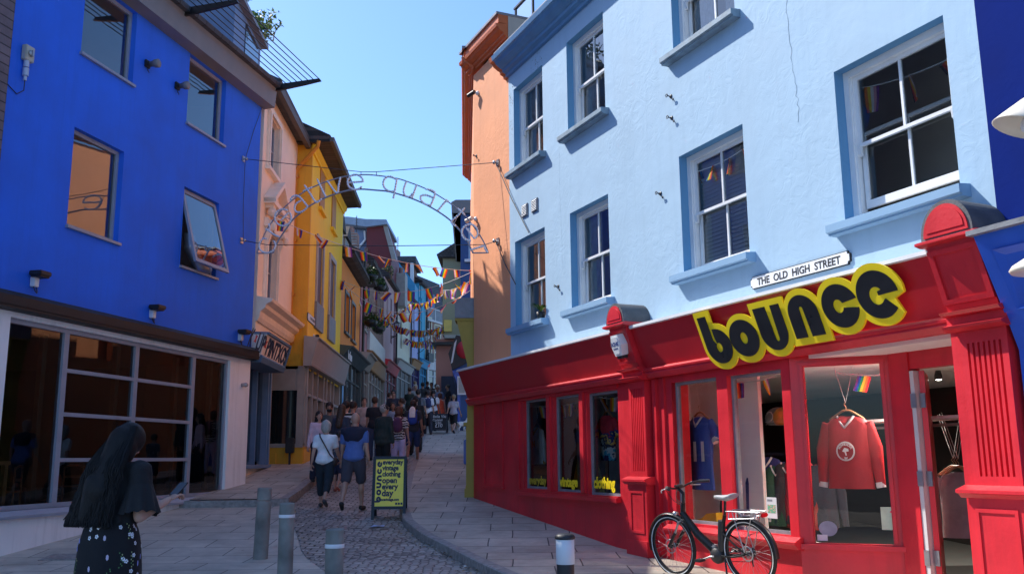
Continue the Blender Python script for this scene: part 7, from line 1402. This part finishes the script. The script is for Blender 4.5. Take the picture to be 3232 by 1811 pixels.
for sx in (-1,1): mb=MB(); mb.ell((sx*.055,.30,.46),(.014,.03,.045),1); mb.build('ear',cloth((.25,.2,.17)),t)
mb=MB(); mb.ell((0,.455,.435),.013,1); mb.build('nose',M['blackpl'],t)
# blue bin edge beside mustard pilaster
pb=atY(1171,1060,24); mb=MB(); mb.bbox(-.18,.3,-.2,.2,0,.62,.02); o=mb.build('blue_bin',M['blueshop'],loc=(pb.x+.14,24,G(24)+.1)); tag(o,'bright blue bin peeping out left of the mustard pilaster','bin')
# ---- e-bike leaning by the shop : x forward, y left, z up (wheels radius .35)
def bike(loc,rz,lean):
    t=empty('electric_bicycle',loc,rz,'black step-through electric bicycle parked against the red shop','bicycle'); t.rotation_euler=(lean,0,rz)
    RW_=.345; fr=M['bkframe']; W=[(0,0,RW_),(1.10,0,RW_)]
    tyre=paint('tyre_rubber',(.012,.012,.012),.8,.2,20,.3); refl=paint('reflective_stripe',(.62,.64,.64),.4,.1,20,0)
    for i,(wx,_,wz) in enumerate(W):
        w=MB(); n=56
        w.tube([(wx+(RW_-.022)*math.cos(2*PI*k/n),0,wz+(RW_-.022)*math.sin(2*PI*k/n)) for k in range(n)],.023,10,0,closed=True); ty=w.build('tyre',tyre,t)
        for sy in (-1,1):
            q=MB(); vs=[];
            for k in range(n): a=2*PI*k/n; c,s_=math.cos(a),math.sin(a); vs+=[(wx+(RW_-.036)*c,sy*.0215,wz+(RW_-.036)*s_),(wx+(RW_-.026)*c,sy*.0245,wz+(RW_-.026)*s_)]
            q.add(vs,[(2*k,2*k+1,(2*k+3)%(2*n),(2*k+2)%(2*n)) for k in range(n)],0,True); q.build('reflective_stripe',refl,ty)
        w=MB(); w.tube([(wx+(RW_-.052)*math.cos(2*PI*k/n),0,wz+(RW_-.052)*math.sin(2*PI*k/n)) for k in range(n)],.012,8,0,closed=True); rim=w.build('rim',M['black'],t)
        w=MB(); ns=32
        for k in range(ns):
            a=2*PI*k/ns; s_=1 if k%2 else -1; b=a+(.9 if (k//2)%2 else -.9); w.tube([(wx+.03*math.cos(b),s_*.03,wz+.03*math.sin(b)),(wx+(RW_-.056)*math.cos(a),0,wz+(RW_-.056)*math.sin(a))],.0013,3,0,False)
        w.build('spokes',M['steel'],rim)
        w=MB(); w.lathe([(.0,-.055),(.012,-.055),(.014,-.035),(.03,-.032),(.03,-.028),(.018,-.02),(.018,.02),(.03,.028),(.03,.032),(.014,.035),(.012,.055),(0,.055)],(wx,0,wz),18,axis='y'); w.build('hub',M['blackpl'],rim)
        w=MB(); w.lathe([(.066,.036),(.078,.036),(.079,.037),(.079,.038),(.078,.039),(.066,.039)],(wx,0,wz),30,axis='y')
        for k in range(6): a=k*PI/3; w.tube([(wx+.02*math.cos(a),.038,wz+.02*math.sin(a)),(wx+.05*math.cos(a+.5),.038,wz+.05*math.sin(a+.5))],.003,4)
        w.build('brake_disc',M['steel'],t)
        # mudguard
        g=MB(); a0,a1=((70,195) if i==0 else (-5,165)); a0,a1=(38,185) if i==0 else (-12,150); P=[]
        for k in range(25):
            a=R(a0+(a1-a0)*k/24); rr=RW_+.022
            for y_,dr in ((-.030,-.012),(-.018,0),(.018,0),(.030,-.012)): P.append((wx+(rr+dr)*math.cos(a),y_,wz+(rr+dr)*math.sin(a)))
        g.add(P,[(4*k+j,4*k+j+1,4*k+j+5,4*k+j+4) for k in range(24) for j in range(3)],0,True); g.build('mudguard',M['black'],t)
    HT=Vector((.875,0,.78)); HB=Vector((.925,0,.60)); BB=Vector((.43,0,.29)); ST=Vector((.27,0,.72)); RA=Vector((0,0,RW_)); FA=Vector((1.10,0,RW_))
    HT=Vector((.855,0,.83)); HB=Vector((.895,0,.66))
    f=MB(); f.tube([HT,HB],.024,12); f.tube([HB+Vector((-.005,0,.06)),Vector((.70,0,.50)),BB+Vector((.06,0,.06))],[.034,.044,.048],12); f.tube([BB,ST],.020,12)
    f.tube([Vector((.36,0,.53)),Vector((.33,0,.50)),BB],.030,10)
    for sy in (-1,1): f.tube([BB+Vector((0,sy*.03,0)),Vector((.18,sy*.055,.30)),RA+Vector((.02,sy*.062,-.01))],.011,8); f.tube([Vector((.335,sy*.02,.55)),Vector((.15,sy*.06,.44)),RA+Vector((0,sy*.062,0))],.009,8)
    v,fc=remesh(f,.009,2) if 0 else (f.v,f.f); f.build('frame',fr,t)
    b=MB(); b.tube([Vector((.375,0,.34)),Vector((.345,0,.52)),Vector((.325,0,.66))],[.040,.044,.038],14); b.build('battery',M['blackpl'],t)
    b=MB(); b.lathe([(0,-.06),(.07,-.055),(.085,-.03),(.085,.03),(.07,.055),(0,.06)],(BB.x,0,BB.z),22,axis='y'); b.build('motor',M['blackpl'],t); 
    b=MB(); b.bbox(.43,.53,-.035,.035,.31,.40,.012); b.build('motor_cover',M['steel'],t)
    b=MB(); b.lathe([(0,.066),(.085,.066),(.09,.068),(.085,.072),(0,.074)],(BB.x,0,BB.z),30,axis='y') if 0 else b.lathe([(0,-.078),(.075,-.076),(.078,-.072),(.075,-.068),(0,-.066)],(BB.x,0,BB.z),30,axis='y'); b.build('chainring',M['steel'],t)
    for sy in (-1,1):
        cr=MB(); e=BB+Vector((sy*.15*math.cos(.25),sy*.09,-sy*.15*math.sin(.25)-.0)); cr.tube([BB+Vector((0,sy*.075,0)),BB+Vector((sy*.03,sy*.09,0)),e],.010,8); c=cr.build('crank',M['steel'],t); pd_=MB(); pd_.bbox(e.x-.045,e.x+.045,e.y+sy*.01-.0,e.y+sy*.10,e.z-.012,e.z+.012,.004); pd_.build('pedal',M['blackpl'],c)
    c=MB(); c.tube([(BB.x,-.072,BB.z+.077),(0,-.05,RW_+.035)],.004,5); c.tube([(BB.x,-.072,BB.z-.077),(.02,-.05,RW_-.10),(-.01,-.05,RW_-.05)],.004,5); c.build('chain',M['black'],t)
    c=MB(); c.lathe([(0,-.06),(.035,-.058),(.05,-.045),(.03,-.03),(0,-.03)],(0,0,RW_),20,axis='y'); c.tube([(0,-.06,RW_-.02),(.03,-.06,RW_-.10),(.02,-.055,RW_-.15)],.008,6); c.build('derailleur',M['black'],t)
    # fork
    fk=MB(); fk.tube([HB+Vector((0,0,-.01)),HB+Vector((.012,0,-.045))],.024,10); fk.tube([HB+Vector((.012,-.075,-.055)),HB+Vector((.012,0,-.035)),HB+Vector((.012,.075,-.055))],.018,8)
    for sy in (-1,1): q0=HB+Vector((.012,sy*.068,-.05)); fk.tube([q0,q0.lerp(FA+Vector((-.03,sy*.062,0)),.42)],.013,10); 
    fk.build('fork',M['steel'],t); fk=MB()
    for sy in (-1,1): q0=HB+Vector((.012,sy*.068,-.05)); fk.tube([q0.lerp(FA+Vector((-.03,sy*.062,0)),.40),FA+Vector((0,sy*.062,.0))],.019,10)
    fk.build('fork_lowers',M['black'],t)
    st=MB(); st.tube([HT,HT+Vector((-.02,0,.10))],.016,10); st.tube([HT+Vector((-.02,0,.10)),HT+Vector((.05,0,.155))],.018,10); st.build('stem',M['black'],t)
    C=HT+Vector((.05,0,.155)); hb=MB(); hb.tube(smooth([(C.x,0,C.z),(C.x-.0,.09,C.z+.01),(C.x-.03,.17,C.z+.035),(C.x-.10,.27,C.z+.045),(C.x-.17,.32,C.z+.04)],4),.011,10); hb.tube(smooth([(C.x,0,C.z),(C.x,-.09,C.z+.01),(C.x-.03,-.17,C.z+.035),(C.x-.10,-.27,C.z+.045),(C.x-.17,-.32,C.z+.04)],4),.011,10); hb.build('handlebar',M['black'],t)
    for sy in (-1,1):
        q=MB(); q.tube([(C.x-.08,sy*.255,C.z+.045),(C.x-.18,sy*.325,C.z+.04)],.018,10); q.build('grip',M['blackpl'],t)
        q=MB(); q.tube([(C.x-.03,sy*.20,C.z+.03),(C.x+.03,sy*.235,C.z+.005),(C.x-.05,sy*.31,C.z+.0)],.007,6); q.ell((C.x-.03,sy*.19,C.z+.035),(.022,.02,.018),1); q.build('brake_lever',M['steel'],t)
        q=MB(); q.tube(smooth([(C.x+.0,sy*.21,C.z+.02),(C.x+.09,sy*.10,C.z-.01),(C.x+.08,sy*.03,C.z-.12),(HT.x+.03,sy*.02,HT.z-.02)],4),.004,5); q.build('brake_cable',M['blackpl'],t)
    q=MB(); q.bbox(C.x-.05,C.x+.03,-.04,.04,C.z+.015,C.z+.04,.008); q.build('display',M['blackpl'],t)
    q=MB(); q.lathe([(0,0),(.025,0),(.032,.035),(.030,.045),(0,.045)],(0,0,0),16,axis='x'); o=q.build('headlight',M['steel'],t,loc=(HB.x+.075,0,HB.z+.04)); q=MB(); q.tube([(HB.x,0,HB.z-.02),(HB.x+.08,0,HB.z+.03)],.007,6); q.build('lamp_bracket',M['black'],t)
    # saddle
    SP=ST+Vector((-.035,0,.16)); q=MB(); q.tube([ST,SP],.0145,10); q.build('seat_post',M['black'],t)
    s_=MB(); prof=[(-.13,.078,.03),(-.10,.085,.045),(-.03,.068,.045),(.04,.036,.040),(.11,.022,.034),(.145,.012,.025)]; nn=14
    for x_,hw_,th_ in prof:
        for k in range(nn): a=2*PI*k/nn; s_.v.append((SP.x+x_,hw_*math.cos(a),SP.z+.03+(th_*.45 if math.sin(a)>0 else th_)*math.sin(a)+(.018 if x_<-.08 else 0)))
    for j in range(len(prof)-1):
        for k in range(nn): k2=(k+1)%nn; s_.f.append([j*nn+k,j*nn+k2,(j+1)*nn+k2,(j+1)*nn+k]); s_.m.append(0); s_.sm.append(True)
    s_.f.append(list(range(nn))[::-1]); s_.m.append(0); s_.sm.append(False); s_.f.append([5*nn+k for k in range(nn)]); s_.m.append(0); s_.sm.append(False)
    s_.build('saddle',paint('saddle_grey',(.34,.35,.36),.5,.1,9,.1),t)
    # carrier, lamp
    ck=MB(); z_=RW_*2+.075
    for sy in (-1,1): ck.tube([(.20,sy*.055,z_),(.16,sy*.06,z_+.005),(-.24,sy*.06,z_+.005)],.0065,8)
    ck.tube([(-.24,-.06,z_+.005),(-.24,.06,z_+.005)],.0065,8); ck.tube([(.16,-.06,z_+.005),(.16,.06,z_+.005)],.0065,8); ck.tube([(-.04,-.06,z_+.005),(-.04,.06,z_+.005)],.005,8); ck.tube([(.16,0,z_),(-.24,0,z_)],.006,8)
    for sy in (-1,1):
        ck.tube([(.10,sy*.07,z_),(.0,sy*.075,RW_+.02)],.0055,8); ck.tube([(-.16,sy*.07,z_),(.0,sy*.075,RW_+.02)],.0055,8); ck.tube([(.15,sy*.085,z_-.07),(-.2,sy*.085,z_-.05)],.006,8); ck.tube([(.15,sy*.085,z_-.07),(.15,sy*.06,z_)],.005,6); ck.tube([(-.2,sy*.085,z_-.05),(-.2,sy*.06,z_)],.005,6)
    ck.build('luggage_rack',M['steel'],t)
    q=MB(); q.bbox(-.275,-.245,-.05,.05,z_-.045,z_-.005,.01); q.build('rear_light',paint('red_lens',(.55,.01,.015),.2,.1,5,0,coat=.5),t)
    lk=MB(); 
    for j in range(3): lk.tube(smooth([(.17+.01*j,-.09,z_-.02),(.22,-.12,z_-.06-.02*j),(.20,-.10,z_-.14),(.13,-.09-.01*j,z_-.12),(.12,-.08,z_-.05),(.17+.01*j,-.09,z_-.02)],5),.007,6)
    o=lk.build('cable_lock',M['white'],t)
    ks=MB(); ks.tube([(.30,.05,.27),(.22,.14,.0)],.010,8); ks.build('kickstand',M['black'],t)
    return t
M['bkframe']=paint('bike_frame_black',(.006,.008,.010),.34,.2,6,.03,spec=.35)
A=Vector((1.90,10.74)); 
fw=Vector(atY(1703,1362,10.72)); rw=Vector(atY(1893,1400,9.84)); d=(fw-rw); d.z=0
zf=G(10.7)+.10; rz=math.atan2(d.y,d.x)
bk=bike((rw.x,rw.y,G(rw.y)+.095),rz,R(-7))
# ================================================================ things in the right-hand shop windows
def sheet_shirt(par_name,lab,fr,x,y,z,w,h,mat,trim,sleeve='s',neck='v',cat='shirt',num=None,nmat=None,yaw=0,hanger=True,extra=None):
    """garment on a hanger: front/back shells with rounded sides; x to the viewer's left"""
    t=fempty(par_name,fr,x,z,y,lab,cat); t.rotation_euler.z+=yaw; mb=MB(); n=14; D=.07
    def ring(zz,hw,d): return [(hw*math.cos(2*PI*i/24),d*math.sin(2*PI*i/24),zz) for i in range(24)]
    lev=[(0,w*.16,.035),(-.03,w*.36,.05),(-.10,w*.48,D),(-.35*h,w*.45,D*1.05),(-.7*h,w*.45,D*.9),(-h,w*.47,D)]
    rnd=random.Random(int(abs(x*100))); 
    for zz,hw,d in lev:
        for i,(a,b,c) in enumerate(ring(zz,hw,d)): mb.v.append((a,b*(1+.35*math.sin(a*40/w*.25+zz*5)),c))
    for j in range(len(lev)-1):
        for i in range(24): i2=(i+1)%24; mb.f.append([j*24+i,(j+1)*24+i,(j+1)*24+i2,j*24+i2]); mb.m.append(0); mb.sm.append(True)
    mb.v=wrinkle(mb.v,.010,x*7); mb.build('shirt_body',mat,t)
    for sd in (1,-1):
        L_=.24 if sleeve=='s' else h*.88; s=MB(); a=Vector((sd*w*.40,0,-.07)); b=a+Vector((sd*(.13 if sleeve=='s' else .10),0,-L_)); s.tube([a,a.lerp(b,.4)+Vector((sd*.03,0,0)),b],[w*.13,w*.15,w*.14 if sleeve=='s' else w*.09],12); s.v=[(p[0],p[1]*.55,p[2]) for p in s.v]; o=s.build('sleeve',mat,t)
        if trim: s=MB(); dd=(b-a).normalized(); s.tube([b-dd*.05,b+dd*.004],[w*.145 if sleeve=='s' else w*.095]*2,12); s.v=[(p[0],p[1]*.6,p[2]) for p in s.v]; s.build('cuff',trim,o)
    if trim: c=MB(); c.tube([(-w*.17,.03,.0),(-w*.10,.06,-.06),(0,.078,-.12),(w*.10,.06,-.06),(w*.17,.03,.0)],.013,6); c.build('collar',trim,t)
    if hanger: g=MB(); g.tube(smooth([(-w*.36,0,-.035),(-w*.12,0,.045),(0,0,.06),(w*.12,0,.045),(w*.36,0,-.035)],4),.012,8); g.tube([(0,0,.06),(0,0,.10),(.02,0,.125),(0,0,.15)],.004,6); g.build('hanger',M['wood'],t); g=MB(); g.tube([(0,0,.14),(w*.25,-.02,.62)],.002,4); g.tube([(0,0,.14),(-w*.25,-.02,.62)],.002,4); g.build('string',M['shopwhite'],t)
    if num: q=MB(); wall_text(q,num,w*.20,.088,-.60*h,h*.36,bold=.012,ext=.002); q.build('number',nmat,t)
    if extra: extra(t,w,h)
    return t
def Z(f,px,py,off): return RW.at(*f(px,py),off)
bs=M['shopwhite']
x,z=Z(c8,155,725,-.42); zb=Z(c8,155,1058,-.42)[1]; sheet_shirt('football_shirt','blue and white football shirt numbered 11 hanging in the first window beside the bike',RW,x,-.42,z-.03,.50,(z-zb)*.98,paint('jersey_blue',(.035,.085,.36),.5,.12,5,.2),bs,'s',num='11',nmat=bs)
x,z=Z(c8,815,715,-.55); 
def badge(t,w,h):
    q=MB(); q.lathe([(.085,0),(.100,0),(.100,.004),(.085,.004)],(0,.085,-.36),28,axis='y'); q.build('badge_ring',bs,t); q=MB()
    for i,c in enumerate('MINNESOTA'):
        a=R(150-i*15); v,f=text_geo(c,.032,.001,.001,'CENTER'); ca,sa=math.cos(a-PI/2),math.sin(a-PI/2); q.add([(-(.060*math.cos(a)+u*ca-v_*sa),.088+k,-.36+.060*math.sin(a)+u*sa+v_*ca) for u,v_,k in v],f)
    wall_text(q,'W',0,.088,-.443,.035,align='CENTER',ext=.001,bold=.001); q.build('badge_lettering',bs,t); q=MB(); q.add([(.035,.089,-.36),(.01,.089,-.325),(-.03,.089,-.335),(-.035,.089,-.36),(-.005,.089,-.365),(-.012,.089,-.40),(.0,.089,-.405),(.01,.089,-.37)],[tuple(range(8))[::-1]]); q.build('badge_emblem',bs,t)
sheet_shirt('hockey_shirt','red long-sleeved hockey shirt with white trim and round badge in the lobby window',RW,x,-.55,z-.04,.52,.74,paint('jersey_red',(.36,.008,.012),.6,.1,5,.2),bs,'l',extra=badge,yaw=R(22))
x,z=Z(c6,395,710,-.42); 
def goldlogo(t,w,h): q=MB(); wall_text(q,'N',0,.078,-.34,.15,bold=.008,align='CENTER',ext=.002); q.build('chest_letter',cloth((.55,.33,.03)),t)
sheet_shirt('sweatshirt','white long-sleeved sweatshirt with gold letter and striped cuffs in the left window',RW,x,-.40,z,.42,.62,cloth((.62,.66,.70)),cloth((.45,.30,.05)),'l',extra=goldlogo)
trop,nn_,bb_=newmat('tropical_print'); 
def tropic(m,n,b):
    L=n.links.new; tc=n.nodes.new('ShaderNodeTexCoord'); sp=n.nodes.new('ShaderNodeSeparateXYZ'); L(tc.outputs['Object'],sp.inputs[0]); nz=n.nodes.new('ShaderNodeTexNoise'); nz.inputs['Scale'].default_value=9; nz.inputs['Detail'].default_value=5; L(tc.outputs['Object'],nz.inputs['Vector']); a=n.nodes.new('ShaderNodeMath'); a.operation='MULTIPLY_ADD'; L(nz.outputs[0],a.inputs[0]); a.inputs[1].default_value=.7; L(sp.outputs[2],a.inputs[2]); mr=n.nodes.new('ShaderNodeMapRange'); mr.inputs[1].default_value=-.40; mr.inputs[2].default_value=.42; L(a.outputs[0],mr.inputs[0]); r=n.nodes.new('ShaderNodeValToRGB'); r.color_ramp.interpolation='CONSTANT'
    cs=[(0,(.02,.02,.10)),(.14,(.05,.35,.5)),(.26,(.5,.6,.6)),(.36,(.03,.03,.08)),(.46,(.7,.5,.12)),(.56,(.02,.04,.2)),(.66,(.6,.03,.05)),(.85,(.45,.02,.04))]
    e=r.color_ramp.elements; e[0].position=0; e[0].color=(*cs[0][1],1); e[1].position=cs[1][0]; e[1].color=(*cs[1][1],1)
    for p_,c_ in cs[2:]: q=e.new(p_); q.color=(*c_,1)
    L(mr.outputs[0],r.inputs[0]); L(r.outputs[0],b.inputs['Base Color']); b.inputs['Roughness'].default_value=.8
tropic(trop,nn_,bb_)
x,z=Z(c6,745,650,-.35); sheet_shirt('tropical_shirt','red, blue and yellow tropical print shirt hanging in the third small window',RW,x,-.33,z,.44,.66,trop,None,'s')
# rail of dark shirts and shop clothes
cols=[(.015,.02,.10),(.02,.07,.04),(.03,.03,.035),(.30,.02,.03),(.25,.03,.02),(.02,.02,.03)]
for i,c in enumerate(cols):
    x,z=Z(c8,470+i*32,880+((i*37)%50),-1.1); sheet_shirt('hanging_shirt',['navy shirt with white cuffs, leftmost on the rail','dark green shirt with white cuffs on the rail','charcoal shirt on the rail','red shirt in the middle of the rail','rust-red shirt right of the middle','black shirt at the right end of the rail'][i]+' inside the bounce shop',RW,x,-1.05-.05*i,z-.1,.42,.72,cloth(c),bs if i<3 else None,'l',yaw=R(30),hanger=False)
mb=MB(); mb.tube([(-4.6,-1.25,1.80),(-2.0,-1.25,1.80)],.014,8); o=mb.build('clothes_rail',M['steel'],loc=RW.w(0,0),rz=RW.rz); tag(o,'steel clothes rail running behind the display windows','clothes rail')
for i,(c,lab) in enumerate((((.24,.24,.26),'pale grey T-shirt hanging just inside the open shop door'),((.03,.04,.045),'dark T-shirt behind the pale one inside the open shop door'),((.10,.12,.11),'grey-green T-shirt, farthest inside the open door'))):
    sheet_shirt('hanging_shirt',lab,RW,-3.42+.22*i,-1.62-.22*i,1.32,.46,.66,cloth(c),None,'s',yaw=R(50))
# helmets on the shelf
for i,(px,py,c,lab) in enumerate(((500,700,(.16,.17,.18),'grey sports helmet on the white shelf'),(535,715,(.45,.16,.02),'orange cap on the white shelf next to the grey helmet'))):
    x,z=Z(c8,px,py,-1.3); mb=MB(); mb.ell((0,0,0),(.15,.17,.14),3); v,f=mb.v,mb.f; mb=MB(); mb.add([(a,b,max(c_,-.09)) for a,b,c_ in v],f,0,True); t=fempty('sports_helmet' if i==0 else 'cap',RW,x,1.98,-1.32,lab,'helmet' if i==0 else 'cap'); mb.build('shell',cloth(c,.1,.4),t)
    if i==0: q=MB(); q.lathe([(.05,.0),(.062,0),(.062,.005),(.05,.005)],(-.03,.155,.02),20,axis='y'); q.build('badge',bs,t); q=MB(); [q.tube([(-.12,.10,-.05-.03*k),(0,.20,-.05-.03*k),(.12,.10,-.05-.03*k)],.006,5) for k in range(2)]; q.build('face_bar',M['steel'],t)
# rainbow flags on string inside
def inner_flags(A,B,n,lab,w,h,seed):
    bunting(RW.w(*A[:2],A[2]),RW.w(*B[:2],B[2]),.05,n,lab,w,h,grp='small rainbow bunting inside the windows',seed=seed)
a=Z(c8,285,575,-.25); b=Z(c8,525,560,-.25); inner_flags((a[0]+.1,2.40,-.25),(b[0]-.05,2.40,-.25),2,'two rainbow flags inside the second display window',.15,.19,31)
inner_flags((-3.0,2.36,-.45),(-3.75,2.36,-.85),2,'two rainbow flags on string inside the lobby window',.14,.18,32)
inner_flags((1.62,2.4,-.2),(.76,2.4,-.2),3,'rainbow flags inside the third small window',.14,.2,33)
inner_flags((3.8,2.38,-.25),(2.0,2.4,-.25),5,'faded bunting inside the first small windows',.13,.2,34)
inner_flags((-3.80,5.18,-.25),(-5.05,5.05,-.25),3,'rainbow flags inside the large upper window',.16,.26,35); inner_flags((-1.02,5.1,-.19),(-2.2,5.12,-.19),4,'rainbow flags in front of the blind in the middle window',.12,.2,36)
# yellow window lettering 'vintage clothing' and small posters / stickers
def wtext(name,s,x,z,size,mat,lab,cat='window lettering',y=-.082,bold=.006,sx=1,ext=.001):
    mb=MB(); wall_text(mb,s,0,0,0,size,bold=bold,ext=ext,sx=sx); o=mb.build(name,mat,loc=RW.w(x,z,y),rz=RW.rz); return tag(o,lab,cat)
ym=bpy.data.materials['sign_yellow']
ymd=paint('dark_yellow',(.45,.34,.02),.5,.2,5,0)  # darker yellow for the word in the leftmost small window
wtext('window_lettering','everyday',3.84,1.09,.19,ymd,'yellow word everyday along the foot of the leftmost small window',sx=.95); wtext('window_lettering','vintage',2.71,1.08,.20,ym,'yellow word vintage along the foot of the middle small window',sx=1.05,bold=.009); wtext('window_lettering','clothing',1.62,1.08,.215,ym,'yellow word clothing along the foot of the third small window',sx=.88,bold=.010)
x,z=Z(c8,340,1190,-.082); wtext('window_lettering','cybatare',x+.03,z-.01,.10,bs,'small white lettering low in the second display window',bold=.002,sx=.9)
def poster(name,f,pts,y,lab,cells,bmat,fr=RW,cat='poster'):
    q=[fr.at(*f(*p),y) for p in pts]; x0=min(a for a,b in q);x1=max(a for a,b in q);z0=min(b for a,b in q);z1=max(b for a,b in q); t=fempty(name,fr,(x0+x1)/2,(z0+z1)/2,y,lab,cat); w,h=(x1-x0)/2,(z1-z0)/2
    mb=MB(); mb.box(-w,w,0,.002,-h,h); mb.build('paper',bmat,t)
    for a0,a1,b0,b1,m in cells: mb=MB(); mb.box(w-a0*2*w,w-a1*2*w,.002,.0032,-h+b0*2*h,-h+b1*2*h); mb.build('printed_area',m,t)
mixm=spotted('poster_print',(.12,.35,.2),(.7,.3,.25),60,.4)
poster('poster',c8,[(458,1098),(500,1098),(460,1190),(500,1190)],-.083,'small portrait flyer with coloured picture in the second display window',[(.1,.9,.25,.65,mixm),(.1,.6,.8,.9,M['lead'])],bs)
t=empty('sticker',RW.p0+Vector((0,0,0)),RW.rz,'pale green sticker with pink hearts low in the lobby window','sticker'); mb=MB(); q=MB().box(.78,.98,-.048,-.046,.78,1.0); mb.add([LB(*v) for v in q.v],q.f); mb.build('sticker_card',cloth((.45,.55,.38)),t)
mb=MB(); q=MB(); q.ell((.92,-.045,.955),(.018,.002,.016),1); q.ell((.88,-.045,.955),(.014,.002,.013),1); mb.add([LB(*v) for v in q.v],q.f); mb.build('heart',cloth((.75,.05,.12)),t)
t=empty('sticker',RW.p0+Vector((0,0,0)),RW.rz,'dark round sticker above a white label low in the lobby window, left','sticker'); mb=MB(); q=MB(); P=[(.27+.09*math.cos(a),-.047,.78+.075*math.sin(a)) for a in np.linspace(0,PI*2,24,endpoint=False)]; q.add(P,[tuple(range(24))]); mb.add([LB(*v) for v in q.v],q.f); mb.build('round_label',cloth((.22,.22,.26)),t); mb=MB(); q=MB().box(.16,.26,-.047,-.046,.66,.72); mb.add([LB(*v) for v in q.v],q.f); mb.build('white_label',bs,t)
# framed poster on the lobby side wall (seen reflected in the lobby window)
LS=Frame(RW.w(-4.919,0,-.0)[:2],RW.w(-4.919,0,-1.0)[:2]); LS=Frame(RW.w(-4.918,0,-.95)[:2],RW.w(-4.918,0,.10)[:2])
if (RW.w(-4,0,0)-LS.p0).dot(LS.n)<0: LS=Frame(RW.w(-4.918,0,.10)[:2],RW.w(-4.918,0,-.95)[:2])
t=fempty('framed_poster',LS,.5,1.6,.002,'white framed poster with yellow bars and a trainer picture on the lobby side wall','poster')
mb=MB(); mb.box(-.25,.25,0,.02,-.36,-.33); mb.box(-.25,.25,0,.02,.33,.36); mb.box(-.25,-.22,0,.02,-.33,.33); mb.box(.22,.25,0,.02,-.33,.33); mb.build('frame',M['white'],t); mb=MB(); mb.box(-.22,.22,0,.008,-.33,.33); mb.build('paper',cloth((.35,.55,.62)),t)
for k in range(5): mb=MB(); mb.box(-.17,.17,.008,.010,.30-k*.035,.315-k*.035); mb.build('yellow_bar',ym,t)
mb=MB(); mb.ell((.03,.012,-.05),(.12,.004,.09),2); mb.build('trainer_picture',bs,t)
# yellow crate, extinguisher hose
x,z=Z(c8,215,1175,-.4); t=fempty('toy_truck',RW,x,.62,-.42,'yellow plastic tray with coloured sweets behind the bike','tray'); mb=MB(); mb.prof_y([(-.20,.0),(.18,.0),(.20,.12),(.10,.14),(0,.20),(-.20,.22)][::-1],-.12,.12); mb.build('tray_body',paint('tray_yellow',(.75,.45,.01),.4,.1,5,.05),t); mb=MB(); mb.box(-.06,.06,.12,.125,.04,.10); mb.build('label_panel',cloth((.5,.3,.02)),t)
t=fempty('fire_extinguisher',RW,x-.03,.62,-.62,'red extinguisher with curved black hose behind the yellow tray','extinguisher'); mb=MB(); mb.lathe([(0,0),(.075,0),(.08,.03),(.08,.33),(.05,.40),(.02,.43),(0,.43)],(0,0,0),18); mb.build('cylinder',paint('extinguisher_red',(.25,.02,.02),.4,.1,4,0),t); mb=MB(); mb.tube(smooth([(-.10,0,.52),(0,0,.46),(.10,0,.42),(.16,0,.28),(.15,0,.05)],4),.014,8); mb.build('hose',M['blackpl'],t)
# ceiling spotlights that are on
for i,(x,y,e) in enumerate(((-2.42,-2.6,1),(-3.45,-.95,1))):
    t=fempty('ceiling_spotlight',RW,x,2.44,y,['lit spotlight seen through the open shop door','small lit spotlight inside the lobby window'][i],'spotlight','spotlights on the shop ceiling')
    mb=MB(); mb.lathe([(.0,.06),(.03,.06),(.045,.0),(.045,-.05)],(0,0,0),14); mb.build('housing',M['blackpl'],t); mb=MB(); mb.ell((0,0,-.045),(.035,.035,.012),2); mb.build('bulb',M['led'],t)
    l=bpy.data.lights.new('spot_light','SPOT'); l.energy=[110,110][i]; l.spot_size=R(165); l.spot_blend=.8; l.color=(1,.93,.82); l.shadow_soft_size=.04; lo=bpy.data.objects.new('spot_light',l); COL.objects.link(lo); lo.parent=t; lo.location=(0,0,-.07)
# plant on the lower-left window sill, white litter
x,z=RW.at(1355,800,-.05); t=fempty('window_plant',RW,3.08,3.77,.02,'leafy green and yellow pot plant on the sill of the lower left window','plant'); mb=MB(); mb.lathe([(0,0),(.06,0),(.08,.11),(.07,.11),(0,.10)],(0,0,0),14); mb.build('pot',M['blackpl'],t)
mb=MB(); rnd=random.Random(8)
for i in range(46):
    a=rnd.random()*2*PI; L_=rnd.uniform(.12,.26); P=[Vector((0,0,.1))]; 
    for k in range(1,5): u=k/4; P.append(Vector((math.cos(a)*L_*u*.9,math.sin(a)*L_*u*.7,.1+L_*1.5*u-.32*u*u*L_*3)))
    w_=[.004,.014,.018,.013,.002]; s_=Vector((-math.sin(a),math.cos(a),0)); vs=[]
    for p_,ww in zip(P,w_): vs+=[p_+s_*ww,p_-s_*ww]
    mb.add(vs,[(2*k,2*k+1,2*k+3,2*k+2) for k in range(4)],rnd.choice((0,0,1)))
mb.build('foliage',[M['leafm'],M['leafy']],t)
p=Vector((-2.35,15.4,G(15.4)-.01)); mb=MB(); mb.add([(0,0,.01),(.16,.02,.02),(.2,.1,.012),(.05,.12,.03)],[(0,1,2,3)]); mb.add([(.1,.05,.02),(.22,.03,.012),(.24,.08,.03),(.12,.12,.016)],[(0,1,2,3)]); o=mb.build('wrapper',cloth((.35,.42,.6)),loc=p); tag(o,'crumpled pale blue wrapper on the cobbles below the yellow A-board','litter')
